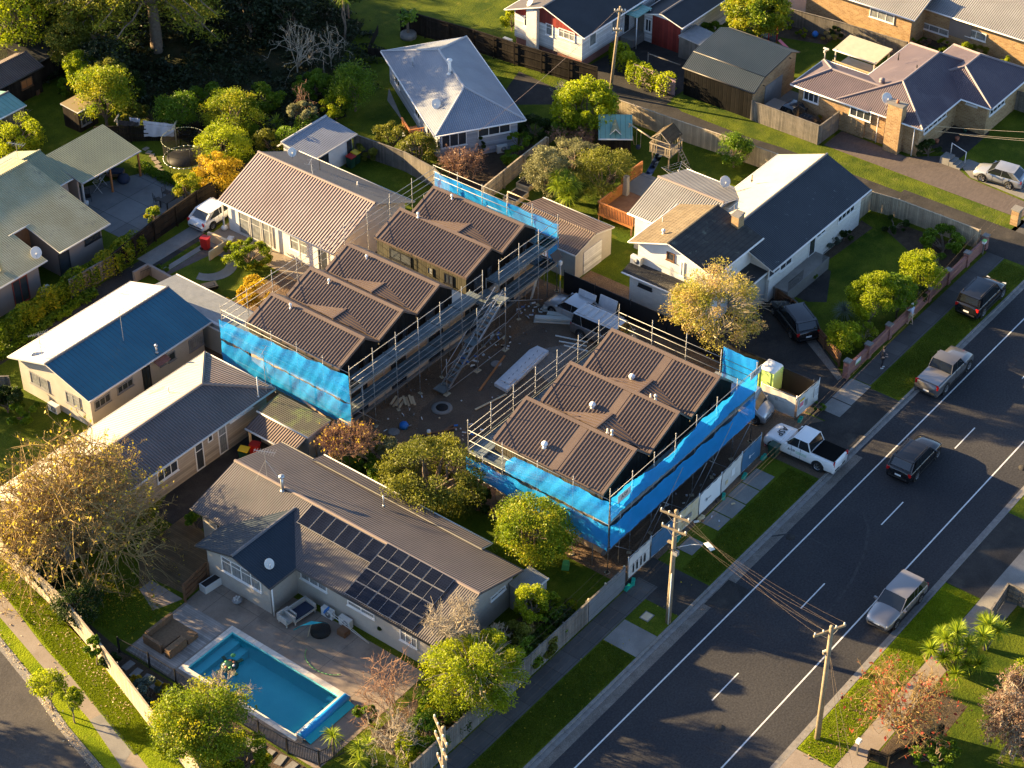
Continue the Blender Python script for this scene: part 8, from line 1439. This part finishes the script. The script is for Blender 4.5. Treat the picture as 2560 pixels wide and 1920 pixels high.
# pool house garden
bare('tree', 'tall bare reddish multi stemmed shrub between the pool and the fence', 'h', 320, 1080, 215, 330, .3, 'red bark', 20, 5, 4, r0=.035, upright=2.2, tw=.009); bare('tree', 'second pale bare shrub at the foot of the reddish one', 'h', 330, 1400, 200, 200, .3, 'pale bark', 18, 5, 4, r0=.035, upright=1.8, tw=.009)
tree('tree', 'lime leaved tree with pale limbs beside the reddish bare shrub', 'h', 870, 1040, 300, 210, .8, 'leaf lime', n=15000, size=.12, cr=.32, clumps=60, bark='pale bark', twigs=160, tr=.12, shell=.5); bare('tree', 'lichen covered bare crown above the lime leaved tree', 'h', 720, 690, 210, 100, 3.2, 'pale bark', 13, 8, 6, r0=.06); bare('tree', 'small lichen covered bare tree at the house corner', 'h', 1000, 790, 90, 70, 1.6, 'pale bark', 8, 6, 5, r0=.05)
tree('tree', 'dense green shrub behind the lime leaved tree', 'h', 1140, 900, 140, 90, .3, 'leaf green', n=3500, size=.13); tree('tree', 'golden crowned small tree beside the zinc shed', 'h', 1225, 590, 100, 110, 1.3, 'leaf lime', n=4500, size=.11, cr=.34); tree('bush', 'pinkish leaved bush below the golden crowned tree', 'h', 1215, 770, 85, 65, .3, 'leaf pink', n=1800, size=.14, cat='bush'); tree('bush', 'green shrub in front of the corrugated fence end', 'h', 1350, 720, 90, 90, .2, 'leaf green', n=2600, size=.13, cat='bush'); tree('bush', 'small shrubs along the inside of the corrugated fence', 'h', 1470, 590, 60, 45, .1, 'leaf olive', n=1000, size=.13, cat='bush')
tree('bush', 'rusty orange shrub behind the lower paling fence', 'h', 650, 1280, 150, 80, .3, 'leaf mixed', n=3800, size=.12, cat='bush'); tree('bush', 'dark green shrub behind the power pole at the bottom', 'h', 560, 1430, 130, 110, .3, 'leaf green', n=3200, size=.14, cat='bush'); tree('bush', 'dark shrub against the brown trellis by the reddish shrub', 'h', 310, 760, 60, 60, .3, 'leaf dark', n=1200, size=.13, cat='bush'); hedge('hedge', 'dark climbing hedge behind the weathered street fence', [(60.5,51.5),(66,51.7),(72,51.8)], 1.1, 1.7, 'leaf dark', 6000, .14)
swords('cabbage_tree', 'lime green cabbage tree at the bottom edge by the pool fence corner', 'h', 130, 1620, [(0,0,1.2,.85),(.8,.1,.9,.8),(-.5,-.4,1.0,.8)], nl=90); swords('cabbage_tree', 'cabbage tree beside the end of the blue pool cover', 'g', 2150, 1560, [(0,0,1.5,.8)], nl=110)
for x_, y_, a_, b_, m_, lb in ((690,930,120,110,'leaf green','dense shrub at the left foot of the lime leaved tree'),(1010,960,110,100,'leaf lime','bright shrub between the lime tree and the small bare tree'),(740,1160,130,90,'leaf mixed','golden green shrub over the weathered street fence'),(1300,860,80,70,'leaf olive','olive shrub along the street fence below the golden tree'),(580,1240,90,80,'leaf green','leafy shrub near the bare reddish stems'),(480,1500,110,90,'leaf lime','lime shrub at the fence end near the bottom pole'),(1120,830,110,100,'leaf olive','tall olive shrub between the small bare tree and the fence'),(1330,610,90,100,'leaf mixed','golden shrub beside the zinc shed and the corrugated fence'),(1450,640,80,60,'leaf lime','low lime shrub at the corrugated fence corner'),(1230,930,70,70,'leaf mixed','orange green shrub hanging over the weathered fence'),(960,1090,90,80,'leaf green','deep green shrub right of the lime tree trunk'),(170,1300,80,60,'leaf green','low green shrub by the pool fence corner')): tree('bush', lb, 'h', x_, y_, a_, b_, .3, m_, size=.13, cat='bush')
for x_, y_, a_, b_, m_, lb in ((340,420,110,90,'leaf dark','dark shrubs beneath the huge bare tree'),(1060,1300,70,60,'leaf green','green shrub in the bed by the large feathery tree')): tree('bush', lb, 'g', x_, y_, a_, b_, .1, m_, size=.14, cat='bush')
# trees round the site
tree('tree', 'large olive toned camellia below the street scaffold', 'e', 590, 1440, 320, 200, .4, 'leaf olive', n=12000, size=.14, cr=.36, clumps=80, low=-.8); tree('tree', 'pale feathery shrub at the site corner', 'e', 345, 1265, 80, 85, .6, 'leaf grey', n=2500, size=.12); tree('tree', 'small dark lime shrub beside the pergola vine', 'e', 140, 1310, 70, 90, .3, 'leaf green', n=1500, size=.15)
tree('tree', 'thin reddish shrub between the pergola and the site', 'e', 230, 1200, 80, 60, .4, 'leaf olive', n=1100, size=.12, twigs=20); tree('tree', 'autumn coloured round tree in front of the netted scaffold corner', 'h', 1235, 130, 235, 205, .8, 'leaf mixed', n=12000, size=.13, cr=.32, clumps=65); bare('vine', 'bare brown grape vine tangled over the pergola', 'j', 1680, 10, 330, 55, 2.15, 'red bark', 26, 9, 5, 'leaf gold', 300, r0=.03, cat='vine', tw=.012, upright=.3)
tree('bush', 'bright lime shrub beside the rusty lean-to roof', 'd', 1960, 1200, 62, 55, .5, 'leaf lime', n=1300, size=.17, cat='bush'); tree('bush', 'shaded shrub behind the solar roof house', 'e', 520, 1620, 130, 60, .1, 'leaf dark', n=2200, size=.14, cat='bush')
# far side of the street
YH = [(x*1.15,y*1.15,z*1.15,r*1.25) for x,y,z,r in [(0,0,2.5,.8),(.6,.2,2.2,.75),(-.5,.3,2.3,.75),(.2,-.6,1.9,.75),(-.6,-.4,1.7,.75),(.8,-.5,1.5,.7),(-.1,.8,2.0,.7),(-.9,.1,1.4,.7),(.4,.9,1.6,.7),(-.3,-.9,1.1,.7),(.1,.1,1.6,.7),(.9,-1.0,2.2,.8),(-1.0,.8,1.7,.8),(-1.0,-.7,.9,.8),(.2,-1.3,1.0,.8),(1.2,.5,1.5,.8)]]
swords('yucca', 'big many headed yucca on the far verge', 'i', 1740, 1010, [(a,b,c,d*.8) for a,b,c,d in YH], L_=.02, nl=120, w_=.05, cat='yucca', leaf='leaf sword'); swords('yucca', 'smaller darker yucca right of the big one', 'i', 1960, 880, [(0,0,1.9,.95),(.4,.4,1.5,.9),(-.5,0,1.4,.9),(.3,-.5,1.6,.9)], L_=.03, nl=110, w_=.05, cat='yucca')
bare('tree', 'spreading twiggy tree with a few red leaves beside the far pole', 'i', 1450, 1230, 400, 300, .4, 'golden bark', 24, 9, 6, 'leaf red', 520, .17, r0=.06, tw=.009, upright=.8); tree('bush', 'green shrub hidden under the red leaved tree', 'i', 1640, 1560, 150, 90, .1, 'leaf green', n=2500, size=.13, cat='bush')
bare('tree', 'weeping larch like tree with brown fronds at the right edge', 'i', 2185, 1270, 240, 350, .8, 'pale bark', 20, 12, 8, 'leaf brown', 22000, .10, r0=.08, droop=.9); tree('tree', 'lime foliage behind the weeping brown tree', 'i', 2200, 1150, 100, 220, .6, 'leaf lime', n=4500, size=.12)
# leaf litter and scattered leaves
def litter(name, label, pts, n, mat, size, seed):
    rs = np.random.RandomState(seed); A = np.array(pts); k = rs.randint(0,len(A)-1,n); t = rs.rand(n)[:,None]; P2 = A[k,:2]+(A[k+1,:2]-A[k,:2])*t+rs.normal(size=(n,2))*A[k,2:3]; P = np.zeros((n,3)); P[:,:2] = P2; P[:,2] = .035
    q = leaves(name, P-np.array([P2[0,0],P2[0,1],0]), size, mat, None, rs.rand(n), rs); q.location = (P2[0,0],P2[0,1],0); return tag(q, label, 'fallen leaves', kind='stuff')
litter('fallen_leaves', 'pale fallen leaves scattered over the sunny side street verge', [(54.0,83,.8),(52.9,76,.7),(51.8,71.5,.45),(50.5,66.5,.5)], 650, 'leaf pale', .11, 1); litter('fallen_leaves', 'brown leaves drifted along the side street gutter', [(50.3,78,.15),(48.9,73,.15),(47.6,69,.15),(46.6,65,.15)], 600, 'leaf pale', .09, 2)
litter('fallen_leaves', 'yellow leaves on the lawn beside the pool deck', [(55,78,1.0),(57.5,74,.9),(56.5,72.6,.5)], 420, 'leaf gold', .12, 3); litter('fallen_leaves', 'pale leaves on the far verge under the red leaved tree', [(72,34.6,.5),(76,34.7,.5),(79,34.9,.4)], 450, 'leaf brown', .1, 4)
litter('fallen_leaves', 'few leaves on the shaded street verge', [(60,48.5,.6),(66,48.4,.7),(71,48.3,.5),(86,48.3,.6)], 90, 'leaf yellow', .09, 5)
# tufts of grass that break up the lawns
def tufts(label, x0, x1, y0, y1, n, seed, skew=0., mat='grass blade'):
    rs = np.random.RandomState(seed); x = rs.uniform(x0,x1,n); y = rs.uniform(y0,y1,n); x = x+skew*(y-y0); d = rs.normal(size=(n,2))*.025; h = rs.uniform(.03,.065,n); s = rs.normal(size=(n,2)); s /= np.linalg.norm(s,axis=1)[:,None]; s *= .018
    z = np.full(n,.005); B0 = np.stack([x-s[:,0],y-s[:,1],z],1); B1 = np.stack([x+s[:,0],y+s[:,1],z],1); T1 = np.stack([x+d[:,0]+s[:,0]*.2,y+d[:,1]+s[:,1]*.2,h],1); T0 = np.stack([x+d[:,0]-s[:,0]*.2,y+d[:,1]-s[:,1]*.2,h],1)
    q = fastmesh('grass', np.stack([B0,B1,T1,T0],1).reshape(-1,3), np.arange(4*n).reshape(n,4), mat, None, rs.rand(n)); return tag(q, label, 'grass', kind='stuff')
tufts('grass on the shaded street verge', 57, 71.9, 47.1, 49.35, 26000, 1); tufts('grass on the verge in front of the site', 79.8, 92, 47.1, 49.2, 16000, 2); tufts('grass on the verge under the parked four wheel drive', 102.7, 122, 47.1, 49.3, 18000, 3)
tufts('grass on the sunny side street lawn', 48.7, 50.5, 64.5, 82, 60000, 4, .27, 'sunlit blade tone'); tufts('grass on the far verge', 71.8, 88.6, 33.7, 35.9, 24000, 5, 0., 'sunlit blade tone'); tufts('grass on the lawn beside the pool deck', 54.5, 58, 71.5, 79, 12000, 6, 0., 'sunlit blade tone')
